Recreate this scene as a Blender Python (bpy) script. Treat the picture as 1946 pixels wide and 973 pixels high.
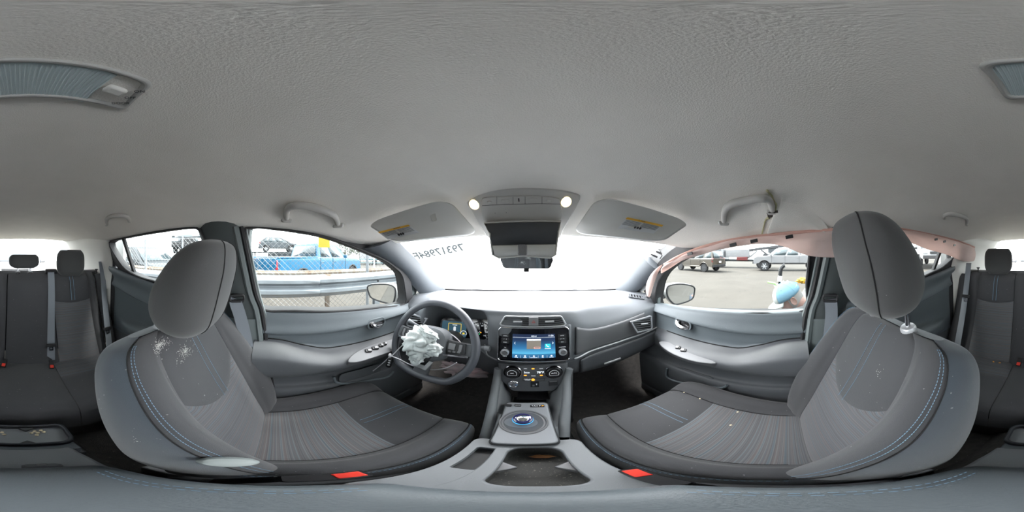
import bpy, bmesh, math, random
from mathutils import Vector, Matrix, noise

for _o in list(bpy.data.objects):
    bpy.data.objects.remove(_o, do_unlink=True)
scene = bpy.context.scene
COL = scene.collection
R = math.radians

# ------------------------------------------------------------------ camera (full-sphere camera held between the front seats)
PSI = 7.0                       # the car points 7 degrees to the right of the picture's middle
GROUND = -1.35                  # yard surface below the camera
FLOOR = -1.06                   # cabin carpet below the camera
cam_d = bpy.data.cameras.new('camera')
cam_d.type = 'PANO'
cam_d.panorama_type = 'EQUIRECTANGULAR'
try:
    cam_d.cycles.panorama_type = 'EQUIRECTANGULAR'
except Exception:
    pass
cam_d.clip_start = 0.005
cam_d.clip_end = 500
cam = bpy.data.objects.new('camera', cam_d)
COL.objects.link(cam)
cam.location = (0, 0, 0)
cam.rotation_euler = (R(90), 0, R(PSI))
scene.camera = cam

# ------------------------------------------------------------------ world: bright hazy overcast, sun veiled ahead of the car
SKY = 7.5
SUN = 22.0
world = bpy.data.worlds.new('world')
scene.world = world
world.use_nodes = True
_nt = world.node_tree
_bg = _nt.nodes['Background']
_bg.inputs[0].default_value = (0.93, 0.97, 1.0, 1)
_bg.inputs[1].default_value = SKY
sun_d = bpy.data.lights.new('sun', 'SUN')
sun_d.energy = SUN
sun_d.angle = R(30)
sun_d.color = (1.0, 0.97, 0.93)
sun = bpy.data.objects.new('sun', sun_d)
COL.objects.link(sun)
sun.location = (0, 6, 8)
sun.rotation_euler = Vector((0.03, -0.66, -1.0)).to_track_quat('-Z', 'Y').to_euler()

scene.view_settings.view_transform = 'Standard'
scene.view_settings.look = 'None'
scene.view_settings.gamma = 1
scene.view_settings.use_curve_mapping = False
scene.view_settings.exposure = 0.38
scene.cycles.max_bounces = 9
scene.cycles.diffuse_bounces = 5
scene.cycles.glossy_bounces = 4
scene.cycles.transmission_bounces = 8
scene.cycles.transparent_max_bounces = 24
scene.cycles.sample_clamp_indirect = 6
scene.cycles.caustics_reflective = False
scene.cycles.caustics_refractive = False

# ------------------------------------------------------------------ pixel (1946x973 panorama) -> point at a real distance
def D(px, py):
    b = R((px - 973) / 1946 * 360 - PSI)
    l = R((486.5 - py) / 973 * 180)
    return Vector((math.sin(b) * math.cos(l), math.cos(b) * math.cos(l), math.sin(l)))

def P(px, py, x=None, y=None, z=None, h=None):
    d = D(px, py)
    if x is not None: return d * (x / d.x)
    if y is not None: return d * (y / d.y)
    if z is not None: return d * (z / d.z)
    return d * (h / math.hypot(d.x, d.y))

def PP(px, py, o, n):
    d = D(px, py); n = Vector(n)
    return d * (Vector(o).dot(n) / d.dot(n))

# ------------------------------------------------------------------ materials
MATS = {}
def M(name, col, rough=0.55, metal=0.0, bump=None, var=None, coat=0.0, sheen=0.0, emis=None, spec=0.5, specks=None, alpha=None):
    """procedural principled material; var=(scale, colour2, detail), bump=(scale, strength), specks=(scale, colour, amount)"""
    if name in MATS: return MATS[name]
    m = bpy.data.materials.new(name); m.use_nodes = True
    nt = m.node_tree; b = nt.nodes['Principled BSDF']
    b.inputs['Roughness'].default_value = rough
    b.inputs['Metallic'].default_value = metal
    b.inputs['Specular IOR Level'].default_value = spec
    b.inputs['Coat Weight'].default_value = coat
    b.inputs['Sheen Weight'].default_value = sheen
    c4 = (*col, 1)
    b.inputs['Base Color'].default_value = c4
    tc = nt.nodes.new('ShaderNodeTexCoord')
    src = None
    if var:
        n = nt.nodes.new('ShaderNodeTexNoise'); n.inputs['Scale'].default_value = var[0]
        n.inputs['Detail'].default_value = var[2] if len(var) > 2 else 4
        nt.links.new(tc.outputs['Object'], n.inputs['Vector'])
        mx = nt.nodes.new('ShaderNodeMix'); mx.data_type = 'RGBA'
        mr = nt.nodes.new('ShaderNodeMapRange'); mr.inputs[1].default_value = 0.35; mr.inputs[2].default_value = 0.65
        nt.links.new(n.outputs['Fac'], mr.inputs[0])
        nt.links.new(mr.outputs[0], mx.inputs[0])
        mx.inputs[6].default_value = c4; mx.inputs[7].default_value = (*var[1], 1)
        src = mx.outputs[2]
    if specks:
        n = nt.nodes.new('ShaderNodeTexNoise'); n.inputs['Scale'].default_value = specks[0]; n.inputs['Detail'].default_value = 3
        nt.links.new(tc.outputs['Object'], n.inputs['Vector'])
        mr = nt.nodes.new('ShaderNodeMapRange'); mr.inputs[1].default_value = specks[2]; mr.inputs[2].default_value = specks[2] + 0.04
        nt.links.new(n.outputs['Fac'], mr.inputs[0])
        mx = nt.nodes.new('ShaderNodeMix'); mx.data_type = 'RGBA'
        nt.links.new(mr.outputs[0], mx.inputs[0])
        if src: nt.links.new(src, mx.inputs[6])
        else: mx.inputs[6].default_value = c4
        mx.inputs[7].default_value = (*specks[1], 1)
        src = mx.outputs[2]
    if src: nt.links.new(src, b.inputs['Base Color'])
    if bump:
        n = nt.nodes.new('ShaderNodeTexNoise'); n.inputs['Scale'].default_value = bump[0]; n.inputs['Detail'].default_value = 3
        nt.links.new(tc.outputs['Object'], n.inputs['Vector'])
        bp = nt.nodes.new('ShaderNodeBump'); bp.inputs['Strength'].default_value = bump[1]; bp.inputs['Distance'].default_value = 0.002
        nt.links.new(n.outputs['Fac'], bp.inputs['Height'])
        nt.links.new(bp.outputs[0], b.inputs['Normal'])
    if emis:
        b.inputs['Emission Color'].default_value = (*emis[0], 1)
        b.inputs['Emission Strength'].default_value = emis[1]
    if alpha is not None:
        b.inputs['Alpha'].default_value = alpha
    MATS[name] = m
    return m

def glass(name, tint=(0.9, 0.95, 0.94), gloss=0.06, haze=0.0, haze_col=(0.9, 0.93, 0.95)):
    if name in MATS: return MATS[name]
    m = bpy.data.materials.new(name); m.use_nodes = True
    nt = m.node_tree; nt.nodes.clear()
    out = nt.nodes.new('ShaderNodeOutputMaterial')
    tr = nt.nodes.new('ShaderNodeBsdfTransparent'); tr.inputs[0].default_value = (*tint, 1)
    gl = nt.nodes.new('ShaderNodeBsdfGlossy'); gl.inputs['Roughness'].default_value = 0.02
    last = tr
    if haze > 0:
        tl = nt.nodes.new('ShaderNodeBsdfTranslucent'); tl.inputs[0].default_value = (*haze_col, 1)
        tc = nt.nodes.new('ShaderNodeTexCoord')
        no = nt.nodes.new('ShaderNodeTexNoise'); no.inputs['Scale'].default_value = 3; no.inputs['Detail'].default_value = 5
        nt.links.new(tc.outputs['Object'], no.inputs['Vector'])
        mr = nt.nodes.new('ShaderNodeMapRange')
        mr.inputs[1].default_value = 0.3; mr.inputs[2].default_value = 0.7
        mr.inputs[3].default_value = haze * 0.92; mr.inputs[4].default_value = min(1, haze * 1.08)
        nt.links.new(no.outputs['Fac'], mr.inputs[0])
        mh = nt.nodes.new('ShaderNodeMixShader')
        nt.links.new(mr.outputs[0], mh.inputs[0]); nt.links.new(tr.outputs[0], mh.inputs[1]); nt.links.new(tl.outputs[0], mh.inputs[2])
        last = mh
    mx = nt.nodes.new('ShaderNodeMixShader')
    lw = nt.nodes.new('ShaderNodeLayerWeight'); lw.inputs[0].default_value = 0.5
    pw = nt.nodes.new('ShaderNodeMath'); pw.operation = 'POWER'; pw.inputs[1].default_value = 4.0
    ml = nt.nodes.new('ShaderNodeMath'); ml.operation = 'MULTIPLY_ADD'; ml.inputs[1].default_value = 0.35; ml.inputs[2].default_value = gloss
    nt.links.new(lw.outputs['Facing'], pw.inputs[0]); nt.links.new(pw.outputs[0], ml.inputs[0]); nt.links.new(ml.outputs[0], mx.inputs[0])
    nt.links.new(last.outputs[0], mx.inputs[1]); nt.links.new(gl.outputs[0], mx.inputs[2])
    nt.links.new(mx.outputs[0], out.inputs[0])
    MATS[name] = m
    return m

def stripe_fabric(name, axis, base=(0.095, 0.095, 0.10)):
    """woven seat insert: fine lines of grey, blue and brown running straight across the seat"""
    m = bpy.data.materials.new(name); m.use_nodes = True
    nt = m.node_tree; b = nt.nodes['Principled BSDF']
    b.inputs['Roughness'].default_value = 0.9; b.inputs['Sheen Weight'].default_value = 0.15
    tc = nt.nodes.new('ShaderNodeTexCoord'); sp = nt.nodes.new('ShaderNodeSeparateXYZ')
    nt.links.new(tc.outputs['Object'], sp.inputs[0])
    def band(scale, phase, c2, amt, prev):
        mul = nt.nodes.new('ShaderNodeMath'); mul.operation = 'MULTIPLY'; mul.inputs[1].default_value = scale
        nt.links.new(sp.outputs[axis], mul.inputs[0])
        ns = nt.nodes.new('ShaderNodeTexNoise'); ns.noise_dimensions = '1D'; ns.inputs['Scale'].default_value = 1.0; ns.inputs['Detail'].default_value = 2
        ad = nt.nodes.new('ShaderNodeMath'); ad.inputs[1].default_value = phase
        nt.links.new(mul.outputs[0], ad.inputs[0]); nt.links.new(ad.outputs[0], ns.inputs['W'])
        mr = nt.nodes.new('ShaderNodeMapRange'); mr.inputs[1].default_value = 0.5; mr.inputs[2].default_value = 0.62; mr.inputs[4].default_value = amt
        nt.links.new(ns.outputs['Fac'], mr.inputs[0])
        mx = nt.nodes.new('ShaderNodeMix'); mx.data_type = 'RGBA'
        nt.links.new(mr.outputs[0], mx.inputs[0])
        if prev is None: mx.inputs[6].default_value = (*base, 1)
        else: nt.links.new(prev, mx.inputs[6])
        mx.inputs[7].default_value = (*c2, 1)
        return mx.outputs[2]
    s = band(230, 0, (0.055, 0.055, 0.06), 0.6, None)
    s = band(130, 31, (0.075, 0.115, 0.145), 0.5, s)
    s = band(110, 87, (0.125, 0.095, 0.09), 0.45, s)
    s = band(330, 140, (0.16, 0.16, 0.17), 0.5, s)
    nt.links.new(s, b.inputs['Base Color'])
    n = nt.nodes.new('ShaderNodeTexNoise'); n.inputs['Scale'].default_value = 700
    nt.links.new(tc.outputs['Object'], n.inputs['Vector'])
    bp = nt.nodes.new('ShaderNodeBump'); bp.inputs['Strength'].default_value = 0.25; bp.inputs['Distance'].default_value = 0.001
    nt.links.new(n.outputs['Fac'], bp.inputs['Height']); nt.links.new(bp.outputs[0], b.inputs['Normal'])
    MATS[name] = m
    return m

# ------------------------------------------------------------------ objects
def tag(o, label=None, cat=None, group=None, kind=None):
    if label: o['label'] = label
    if cat: o['category'] = cat
    if group: o['group'] = group
    if kind: o['kind'] = kind
    return o

def thing(name, label, cat, loc=(0, 0, 0), group=None, kind=None):
    o = bpy.data.objects.new(name, None); COL.objects.link(o)
    o.empty_display_size = 0.05
    o.location = loc
    o['ploc'] = tuple(loc)
    return tag(o, label, cat, group, kind)

def base_of(p):
    """world position of a parent Empty / mesh as built"""
    return Vector(p['ploc']) if 'ploc' in p else Vector(p.location)

def mk(name, vf, mat, parent=None, smooth=True, bev=0, seg=2, sub=0, solid=0, soff=0, ang=40, label=None, cat=None, group=None, kind=None, recalc=True):
    """one mesh object; vertices are given in scene coordinates, its origin is put in the middle of it"""
    V, F = vf[0], vf[1]
    V = [Vector(v) for v in V]
    c = Vector((0, 0, 0))
    if V:
        lo = Vector([min(v[i] for v in V) for i in range(3)]); hi = Vector([max(v[i] for v in V) for i in range(3)])
        c = (lo + hi) / 2
    me = bpy.data.meshes.new(name)
    me.from_pydata([tuple(v - c) for v in V], [], [tuple(f) for f in F])
    if recalc:
        bm = bmesh.new(); bm.from_mesh(me); bmesh.ops.recalc_face_normals(bm, faces=bm.faces[:]); bm.to_mesh(me); bm.free()
    if len(vf) > 2:                       # per-face material slots
        for mm in mat: me.materials.append(mm)
        for p, i in zip(me.polygons, vf[2]): p.material_index = i
    elif mat is not None:
        me.materials.append(mat)
    if smooth:
        me.polygons.foreach_set('use_smooth', [True] * len(me.polygons))
        if not sub:
            try: me.set_sharp_from_angle(angle=R(ang))
            except Exception: pass
    o = bpy.data.objects.new(name, me); COL.objects.link(o)
    pb = Vector((0, 0, 0))
    if parent is not None:
        o.parent = parent
        pb = base_of(parent)
    o.location = c - pb
    o['ploc'] = tuple(c)
    if solid:
        md = o.modifiers.new('s', 'SOLIDIFY'); md.thickness = solid; md.offset = soff
    if bev:
        md = o.modifiers.new('b', 'BEVEL'); md.width = bev; md.segments = seg; md.limit_method = 'ANGLE'; md.angle_limit = R(35)
    if sub:
        md = o.modifiers.new('u', 'SUBSURF'); md.levels = sub; md.render_levels = sub
    return tag(o, label, cat, group, kind)

def copy_tree(o, parent=None):
    c = o.copy(); COL.objects.link(c)
    if parent is not None: c.parent = parent
    for ch in list(o.children): copy_tree(ch, c)
    return c

# ------------------------------------------------------------------ shapes: every one returns (vertices, faces)
def join(*parts):
    V, F = [], []
    for p in parts:
        n = len(V); V += list(p[0]); F += [tuple(i + n for i in f) for f in p[1]]
    return V, F

def xf(vf, m):
    return [m @ Vector(v) for v in vf[0]], vf[1]

def fr(o, n, up=(0, 0, 1)):
    """frame with local z along n, local y as near to up as can be"""
    n = Vector(n).normalized(); up = Vector(up)
    x = up.cross(n).normalized(); y = n.cross(x).normalized()
    return Matrix(((x.x, y.x, n.x, o[0]), (x.y, y.y, n.y, o[1]), (x.z, y.z, n.z, o[2]), (0, 0, 0, 1)))

def box(c, s):
    x, y, z = s[0] / 2, s[1] / 2, s[2] / 2
    V = [Vector((c[0] + a * x, c[1] + b * y, c[2] + d * z)) for a in (-1, 1) for b in (-1, 1) for d in (-1, 1)]
    F = [(0, 1, 3, 2), (4, 6, 7, 5), (0, 4, 5, 1), (2, 3, 7, 6), (0, 2, 6, 4), (1, 5, 7, 3)]
    return V, F

def cr(pts, n, closed=False):
    """Catmull-Rom through pts (tuples of any length), n steps per span"""
    out = []; m = len(pts)
    spans = m if closed else m - 1
    for i in range(spans):
        p1 = pts[i]; p2 = pts[(i + 1) % m]
        p0 = pts[(i - 1) % m] if (closed or i > 0) else p1
        p3 = pts[(i + 2) % m] if (closed or i + 2 < m) else p2
        for k in range(n):
            t = k / n
            out.append(tuple(0.5 * (2 * b + (c - a) * t + (2 * a - 5 * b + 4 * c - d) * t * t + (3 * b - a - 3 * c + d) * t ** 3) for a, b, c, d in zip(p0, p1, p2, p3)))
    if not closed: out.append(tuple(pts[-1]))
    return out

def interp(keys, t):
    """keys: rows (t, a, b, ...) -> smooth values at t"""
    if t <= keys[0][0]: return keys[0][1:]
    if t >= keys[-1][0]: return keys[-1][1:]
    for i in range(len(keys) - 1):
        if keys[i][0] <= t <= keys[i + 1][0]:
            a, b = keys[i], keys[i + 1]
            pa = keys[i - 1] if i > 0 else a
            pb = keys[i + 2] if i + 2 < len(keys) else b
            h = b[0] - a[0]; s = (t - a[0]) / h
            r = []
            for j in range(1, len(a)):
                ma = (b[j] - pa[j]) / (b[0] - pa[0]) if b[0] != pa[0] else 0
                mb = (pb[j] - a[j]) / (pb[0] - a[0]) if pb[0] != a[0] else 0
                r.append((2 * s ** 3 - 3 * s * s + 1) * a[j] + (s ** 3 - 2 * s * s + s) * h * ma + (-2 * s ** 3 + 3 * s * s) * b[j] + (s ** 3 - s * s) * h * mb)
            return tuple(r)

def loft(rings, closed=True, caps=True, loop=False):
    n = len(rings[0]); V = [Vector(p) for r in rings for p in r]; F = []
    m = len(rings)
    for i in range(m if loop else m - 1):
        for j in range(n if closed else n - 1):
            a = i * n + j; b = i * n + (j + 1) % n; c = ((i + 1) % m) * n + (j + 1) % n; d = ((i + 1) % m) * n + j
            F.append((a, b, c, d))
    if caps and closed and not loop:
        F.append(tuple(range(n - 1, -1, -1))); F.append(tuple((m - 1) * n + j for j in range(n)))
    return V, F

def grid(rows):
    return loft(rows, closed=False, caps=False)

def frames(path, closed=False):
    P_ = [Vector(p) for p in path]; n = len(P_); out = []
    tans = []
    for i in range(n):
        a = P_[i - 1] if (i > 0 or closed) else P_[i]
        b = P_[(i + 1) % n] if (i < n - 1 or closed) else P_[i]
        t = (b - a)
        tans.append(t.normalized() if t.length > 1e-9 else Vector((0, 0, 1)))
    t0 = tans[0]
    u = t0.orthogonal().normalized()
    for i in range(n):
        t = tans[i]
        u = (u - t * u.dot(t))
        u = u.normalized() if u.length > 1e-6 else t.orthogonal().normalized()
        out.append((P_[i], u, t.cross(u)))
    return out

def tube(path, r, n=8, closed=False, flat=1.0, caps=True):
    fs = frames(path, closed); rings = []
    for i, (p, u, w) in enumerate(fs):
        rr = r[i] if isinstance(r, (list, tuple)) else r
        rings.append([p + u * (rr * math.cos(2 * math.pi * k / n)) + w * (rr * flat * math.sin(2 * math.pi * k / n)) for k in range(n)])
    return loft(rings, True, caps, closed)

def ribbon(path, width, wide, thick=0.0018):
    """flat strap: `wide` is the direction of its breadth (vector or one per point)"""
    P_ = [Vector(p) for p in path]; rings = []
    for i, p in enumerate(P_):
        a = P_[max(i - 1, 0)]; b = P_[min(i + 1, len(P_) - 1)]
        t = (b - a).normalized()
        w = Vector(wide[i] if isinstance(wide, list) else wide)
        w = (w - t * w.dot(t)).normalized(); nn = t.cross(w)
        rings.append([p + w * (width / 2) + nn * (thick / 2), p - w * (width / 2) + nn * (thick / 2), p - w * (width / 2) - nn * (thick / 2), p + w * (width / 2) - nn * (thick / 2)])
    return loft(rings)

def rrect(w, h, r, n=4):
    out = []
    for cx, cy, a0 in ((w / 2 - r, h / 2 - r, 0), (-w / 2 + r, h / 2 - r, 90), (-w / 2 + r, -h / 2 + r, 180), (w / 2 - r, -h / 2 + r, 270)):
        for k in range(n + 1):
            a = R(a0 + 90 * k / n); out.append((cx + r * math.cos(a), cy + r * math.sin(a)))
    return out

def prism(outline, depth, m=None, z0=0.0):
    """2-D outline extruded along local z from z0 to z0+depth"""
    n = len(outline)
    V = [Vector((p[0], p[1], z0)) for p in outline] + [Vector((p[0], p[1], z0 + depth)) for p in outline]
    F = [tuple(range(n - 1, -1, -1)), tuple(range(n, 2 * n))] + [(i, (i + 1) % n, n + (i + 1) % n, n + i) for i in range(n)]
    return xf((V, F), m) if m is not None else (V, F)

def ringprism(outer, inner, depth, m=None, z0=0.0):
    """frame between two outlines with the same number of points"""
    n = len(outer)
    V = [Vector((p[0], p[1], z)) for z in (z0, z0 + depth) for o in (outer, inner) for p in o]
    F = []
    for i in range(n):
        j = (i + 1) % n
        F += [(i, n + i, n + j, j), (2 * n + i, 2 * n + j, 3 * n + j, 3 * n + i), (i, j, 2 * n + j, 2 * n + i), (n + i, 3 * n + i, 3 * n + j, n + j)]
    return xf((V, F), m) if m is not None else (V, F)

def lathe(prof, n=24, m=None, loop=False):
    rings = [[(r * math.cos(2 * math.pi * k / n), r * math.sin(2 * math.pi * k / n), z) for k in range(n)] for r, z in prof]
    vf = loft(rings, loop=loop)
    return xf(vf, m) if m is not None else vf

def ball(c, r, nu=12, nv=8):
    rx, ry, rz = r if isinstance(r, (tuple, list)) else (r, r, r)
    rings = []
    for i in range(1, nv):
        a = math.pi * i / nv
        rings.append([(c[0] + rx * math.sin(a) * math.cos(2 * math.pi * k / nu), c[1] + ry * math.sin(a) * math.sin(2 * math.pi * k / nu), c[2] + rz * math.cos(a)) for k in range(nu)])
    V, F = loft(rings, caps=False)
    n = len(V); V += [Vector((c[0], c[1], c[2] + rz)), Vector((c[0], c[1], c[2] - rz))]
    for k in range(nu):
        F.append((n, k, (k + 1) % nu)); F.append((n + 1, (nv - 2) * nu + (k + 1) % nu, (nv - 2) * nu + k))
    return V, F

def dashes(path, on, off, r=0.0009, n=4):
    """thread stitches along a polyline"""
    P_ = [Vector(p) for p in path]; out = []
    acc = 0.0; L = [0.0]
    for a, b in zip(P_, P_[1:]): acc += (b - a).length; L.append(acc)
    def at(s):
        for i in range(len(L) - 1):
            if L[i] <= s <= L[i + 1]: return P_[i].lerp(P_[i + 1], (s - L[i]) / max(L[i + 1] - L[i], 1e-9))
        return P_[-1]
    s = 0.0
    while s + on < acc:
        out.append(tube([at(s), at(s + on)], r, n)); s += on + off
    return join(*out)

def text(name, body, size, m, mat, parent=None, depth=0.0004, align='CENTER', bold=0.0, post=None):
    """lettering standing on the local xy plane of frame m, turned into mesh"""
    c = bpy.data.curves.new(name, 'FONT'); c.body = body; c.size = size; c.extrude = depth; c.offset = bold
    c.align_x = align; c.align_y = 'CENTER'; c.resolution_u = 2
    t = bpy.data.objects.new(name, c); COL.objects.link(t)
    dg = bpy.context.evaluated_depsgraph_get()
    me = bpy.data.meshes.new_from_object(t.evaluated_get(dg))
    bpy.data.objects.remove(t, do_unlink=True)
    V = [m @ v.co for v in me.vertices]; F = [tuple(p.vertices) for p in me.polygons]
    if post: V = [post(v) for v in V]
    bpy.data.meshes.remove(me)
    return mk(name, (V, F), mat, parent, smooth=False, recalc=False)

rnd = random.Random(7)
# ------------------------------------------------------------------ shared materials
m_head = M('headliner_fabric', (0.81, 0.78, 0.73), 0.95, bump=(420, 0.5), var=(9, (0.78, 0.75, 0.70)), sheen=0.1)
m_greytrim = M('warm_grey_plastic', (0.60, 0.585, 0.555), 0.6, bump=(900, 0.12))
m_greytrim2 = M('pale_grey_plastic', (0.66, 0.655, 0.62), 0.6, bump=(900, 0.12))
m_visor = M('visor_vinyl', (0.60, 0.60, 0.58), 0.75, bump=(900, 0.2))
m_door = M('door_plastic', (0.15, 0.175, 0.192), 0.48, bump=(700, 0.25), var=(3, (0.135, 0.158, 0.175)))
m_doorlow = M('door_lower_plastic', (0.115, 0.122, 0.132), 0.5, bump=(700, 0.25), var=(6, (0.10, 0.107, 0.117)))
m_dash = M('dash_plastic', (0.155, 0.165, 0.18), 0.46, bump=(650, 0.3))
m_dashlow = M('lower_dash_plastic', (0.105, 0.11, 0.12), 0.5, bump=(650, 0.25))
m_black = M('black_plastic', (0.012, 0.012, 0.014), 0.4)
m_pianoblack = M('piano_black', (0.006, 0.006, 0.01), 0.12, coat=0.6)
m_rubber = M('black_rubber', (0.018, 0.018, 0.02), 0.7)
m_chrome = M('chrome', (0.75, 0.75, 0.78), 0.14, metal=1.0)
m_satin = M('satin_silver', (0.5, 0.51, 0.53), 0.35, metal=0.35)
m_silverplastic = M('silver_plastic', (0.30, 0.31, 0.33), 0.5, metal=0.2)
m_gunmetal = M('gunmetal_trim', (0.2, 0.2, 0.21), 0.35, metal=0.3, bump=(900, 0.15))
m_pillardark = M('pillar_upper_trim', (0.055, 0.066, 0.068), 0.6, bump=(700, 0.2))
m_pillar = M('pillar_trim', (0.15, 0.175, 0.178), 0.55, bump=(700, 0.2))
m_pillarA = M('front_pillar_trim', (0.085, 0.097, 0.11), 0.55, bump=(700, 0.2))
m_carpet = M('dark_carpet', (0.06, 0.056, 0.055), 1.0, bump=(300, 0.9), var=(40, (0.08, 0.075, 0.07)), specks=(120, (0.22, 0.2, 0.17), 0.685))
m_body = M('car_body_white', (0.4, 0.405, 0.41), 0.3, coat=0.5)
m_glass = glass('side_glass', (0.55, 0.58, 0.57), 0.03)
m_wind = glass('hazed_windscreen', (0.94, 0.97, 0.99), 0.03, haze=0.75, haze_col=(0.97, 0.98, 1.0))  # haze added to the glass for blown-out glare and soft light inside
m_belt = M('belt_webbing', (0.2, 0.22, 0.25), 0.8, bump=(900, 0.4))
m_white = M('white_plastic', (0.8, 0.8, 0.8), 0.5)
m_amber = M('amber_led', (1.0, 0.42, 0.05), 0.4, emis=((1.0, 0.4, 0.04), 1.2))
m_red = M('red_button', (0.75, 0.04, 0.02), 0.4, var=(30, (0.6, 0.03, 0.02)))
m_thread = M('blue_thread', (0.16, 0.27, 0.37), 0.7)
m_glassrear = glass('rear_glass', (0.62, 0.65, 0.64), 0.03)
m_glasshatch = glass('hatch_glass', (0.96, 0.98, 0.97), 0.02)
m_seam = M('seam_black', (0.012, 0.012, 0.013), 0.9)  # near-black colour of seam lines, panel gaps and piping

# ------------------------------------------------------------------ ceiling
CK = [  # s, v at the side, forward bow of the middle, half width, edge z left, edge z right, middle z, power
    (0, -1.74, -0.04, 0.54, 0.165, 0.165, 0.195, 3.0),
    (1, -1.25, 0.0, 0.575, 0.13, 0.13, 0.25, 3.0),
    (2, -0.92, 0.0, 0.59, 0.115, 0.105, 0.265, 3.0),
    (3, -0.45, 0.0, 0.592, 0.125, 0.115, 0.272, 3.2),
    (4, -0.1, 0.0, 0.592, 0.112, 0.098, 0.272, 3.2),
    (5, 0.1, 0.04, 0.598, 0.094, 0.084, 0.268, 3.0),
    (6, 0.25, 0.12, 0.606, 0.068, 0.056, 0.262, 3.0),
    (7, 0.38, 0.2, 0.602, 0.056, 0.044, 0.245, 2.9),
    (8, 0.46, 0.25, 0.59, 0.06, 0.05, 0.19, 2.6),
    (9, 0.505, 0.31, 0.575, 0.068, 0.06, 0.112, 2.0)]
def C(t, s):
    v, dv, X, zl, zr, zc, p = interp(CK, s)
    ze = zl if t < 0 else zr
    return Vector((X * t, v + dv * (1 - t * t), ze + (zc - ze) * (1 - abs(t) ** p)))
def ceil_at(x, y):
    """headliner height over (x, y)"""
    best = None
    for i in range(181):
        s = i * 0.05
        X = interp(CK, s)[2]; t = max(-1, min(1, x / X)); c = C(t, s)
        d = abs(c.y - y)
        if best is None or d < best[0]: best = (d, c.z)
    return best[1]
NS, NT = 90, 56
rows = [[C(-1 + 2 * j / NT, 9 * i / NS) for j in range(NT + 1)] for i in range(NS + 1)]
def wrinkle(p):
    # the headliner over the passenger door has been pulled loose by the curtain airbag: folds and a sag
    w = max(0, 1 - abs(p.y - 0.1) / 0.45) * max(0, (p.x - 0.25) / 0.35)
    if w > 0:
        p = p + Vector((0, 0, -0.004 * w * (1 + math.sin(p.y * 26 + p.x * 14)) + 0.006 * w * noise.noise(p * 14)))
    return p
rows = [[wrinkle(p) for p in r] for r in rows]
ceiling = mk('ceiling', grid(rows), m_head, solid=0.02, soff=1 if False else 0, kind='structure', label='grey fabric headliner lining the whole roof of the car', cat='ceiling')
# outer roof skin
rows = [[C(-1.06 + 2.12 * j / 24, 9 * i / 40) + Vector((0, 0, 0.04)) for j in range(25)] for i in range(41)]
mk('roof_skin', grid(rows), m_body, ceiling, solid=0.006)

# ------------------------------------------------------------------ side windows
def gX(z): return 0.735 - 0.27 * (z + 0.26)
def iX(z): return 0.668 - 0.21 * (z + 0.26)
def PX(px, py, side, fn):
    """point where the pixel's ray meets the leaning side plane x = side*fn(z)"""
    d = D(px, py); lo, hi = 0.2, 8.0
    for _ in range(50):
        m = (lo + hi) / 2; p = d * m
        if side * p.x < fn(p.z): lo = m
        else: hi = m
    return d * lo
def offset2(pts, d):
    n = len(pts); out = []
    ar = sum(pts[i][0] * pts[(i + 1) % n][1] - pts[(i + 1) % n][0] * pts[i][1] for i in range(n))
    sg = 1 if ar > 0 else -1
    for i in range(n):
        a = Vector(pts[i - 1]); b = Vector(pts[i]); c = Vector(pts[(i + 1) % n])
        e1 = (b - a).normalized(); e2 = (c - b).normalized()
        n1 = Vector((e1.y, -e1.x)) * sg; n2 = Vector((e2.y, -e2.x)) * sg
        nn = (n1 + n2); nn = nn.normalized() if nn.length > 1e-6 else n1
        k = d / max(0.35, nn.dot(n1))
        out.append((b.x + nn.x * k, b.y + nn.y * k))
    return out
def side_window(name, pix, side, label, flange=0.07, smooth=3, gm=None):
    ins = [PX(a, b, side, iX) for a, b in pix]
    ol = [(p.y, p.z) for p in ins]
    ol = cr(ol, smooth, closed=True) if smooth > 1 else ol
    root = thing(name, label, 'window', loc=tuple(sum((Vector((side * gX(q[1]), q[0], q[1])) for q in ol), Vector()) / len(ol)), kind='structure')
    n = len(ol)
    out = offset2(ol, flange)
    a = [Vector((side * (iX(q[1]) - 0.004), q[0], q[1])) for q in ol]
    b = [Vector((side * gX(q[1]), q[0], q[1])) for q in ol]
    c = [Vector((side * gX(q[1]), q[0], q[1])) for q in out]
    d = [Vector((side * (iX(q[1]) + 0.012), q[0], q[1])) for q in out]
    V = a + b + c + d; F = []
    for k in range(4):
        for i in range(n):
            j = (i + 1) % n; k2 = (k + 1) % 4
            F.append((k * n + i, k * n + j, k2 * n + j, k2 * n + i))
    mk('window_frame', (V, F), m_rubber, root, ang=50)
    mk('window_seal', tube(a, 0.006, 6, closed=True), m_rubber, root)
    pv = [Vector((side * (gX(q[1]) - 0.012), q[0], q[1])) for q in offset2(ol, 0.004)]
    pv2 = [p + Vector((side * 0.004, 0, 0)) for p in pv]
    mk('pane', (pv, [tuple(range(n))]), gm or m_glass, root, smooth=False)
    return root, ol
WL = [(466, 440), (475, 433), (490, 431), (520, 434), (560, 439), (605, 447), (642, 458), (691, 477), (728, 493), (750, 508), (763, 522), (768, 545), (768, 577), (720, 584), (640, 591), (560, 590), (500, 588), (490, 560), (478, 500)]
WLR = [(209, 461), (240, 451), (300, 440), (350, 433), (375, 434), (386, 446), (394, 470), (398, 520), (390, 565), (345, 552), (300, 536), (268, 527), (240, 512), (222, 490)]
WR = [(2032 - x if False else 1973 + 31 - x, y) for x, y in WL]
win1, ol1 = side_window('window_1', WL, -1, 'driver door window with guardrail and chain-link fence outside')
win2, ol2 = side_window('window_2', WLR, -1, 'rear door window behind the driver headrest', gm=m_glassrear)
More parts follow.
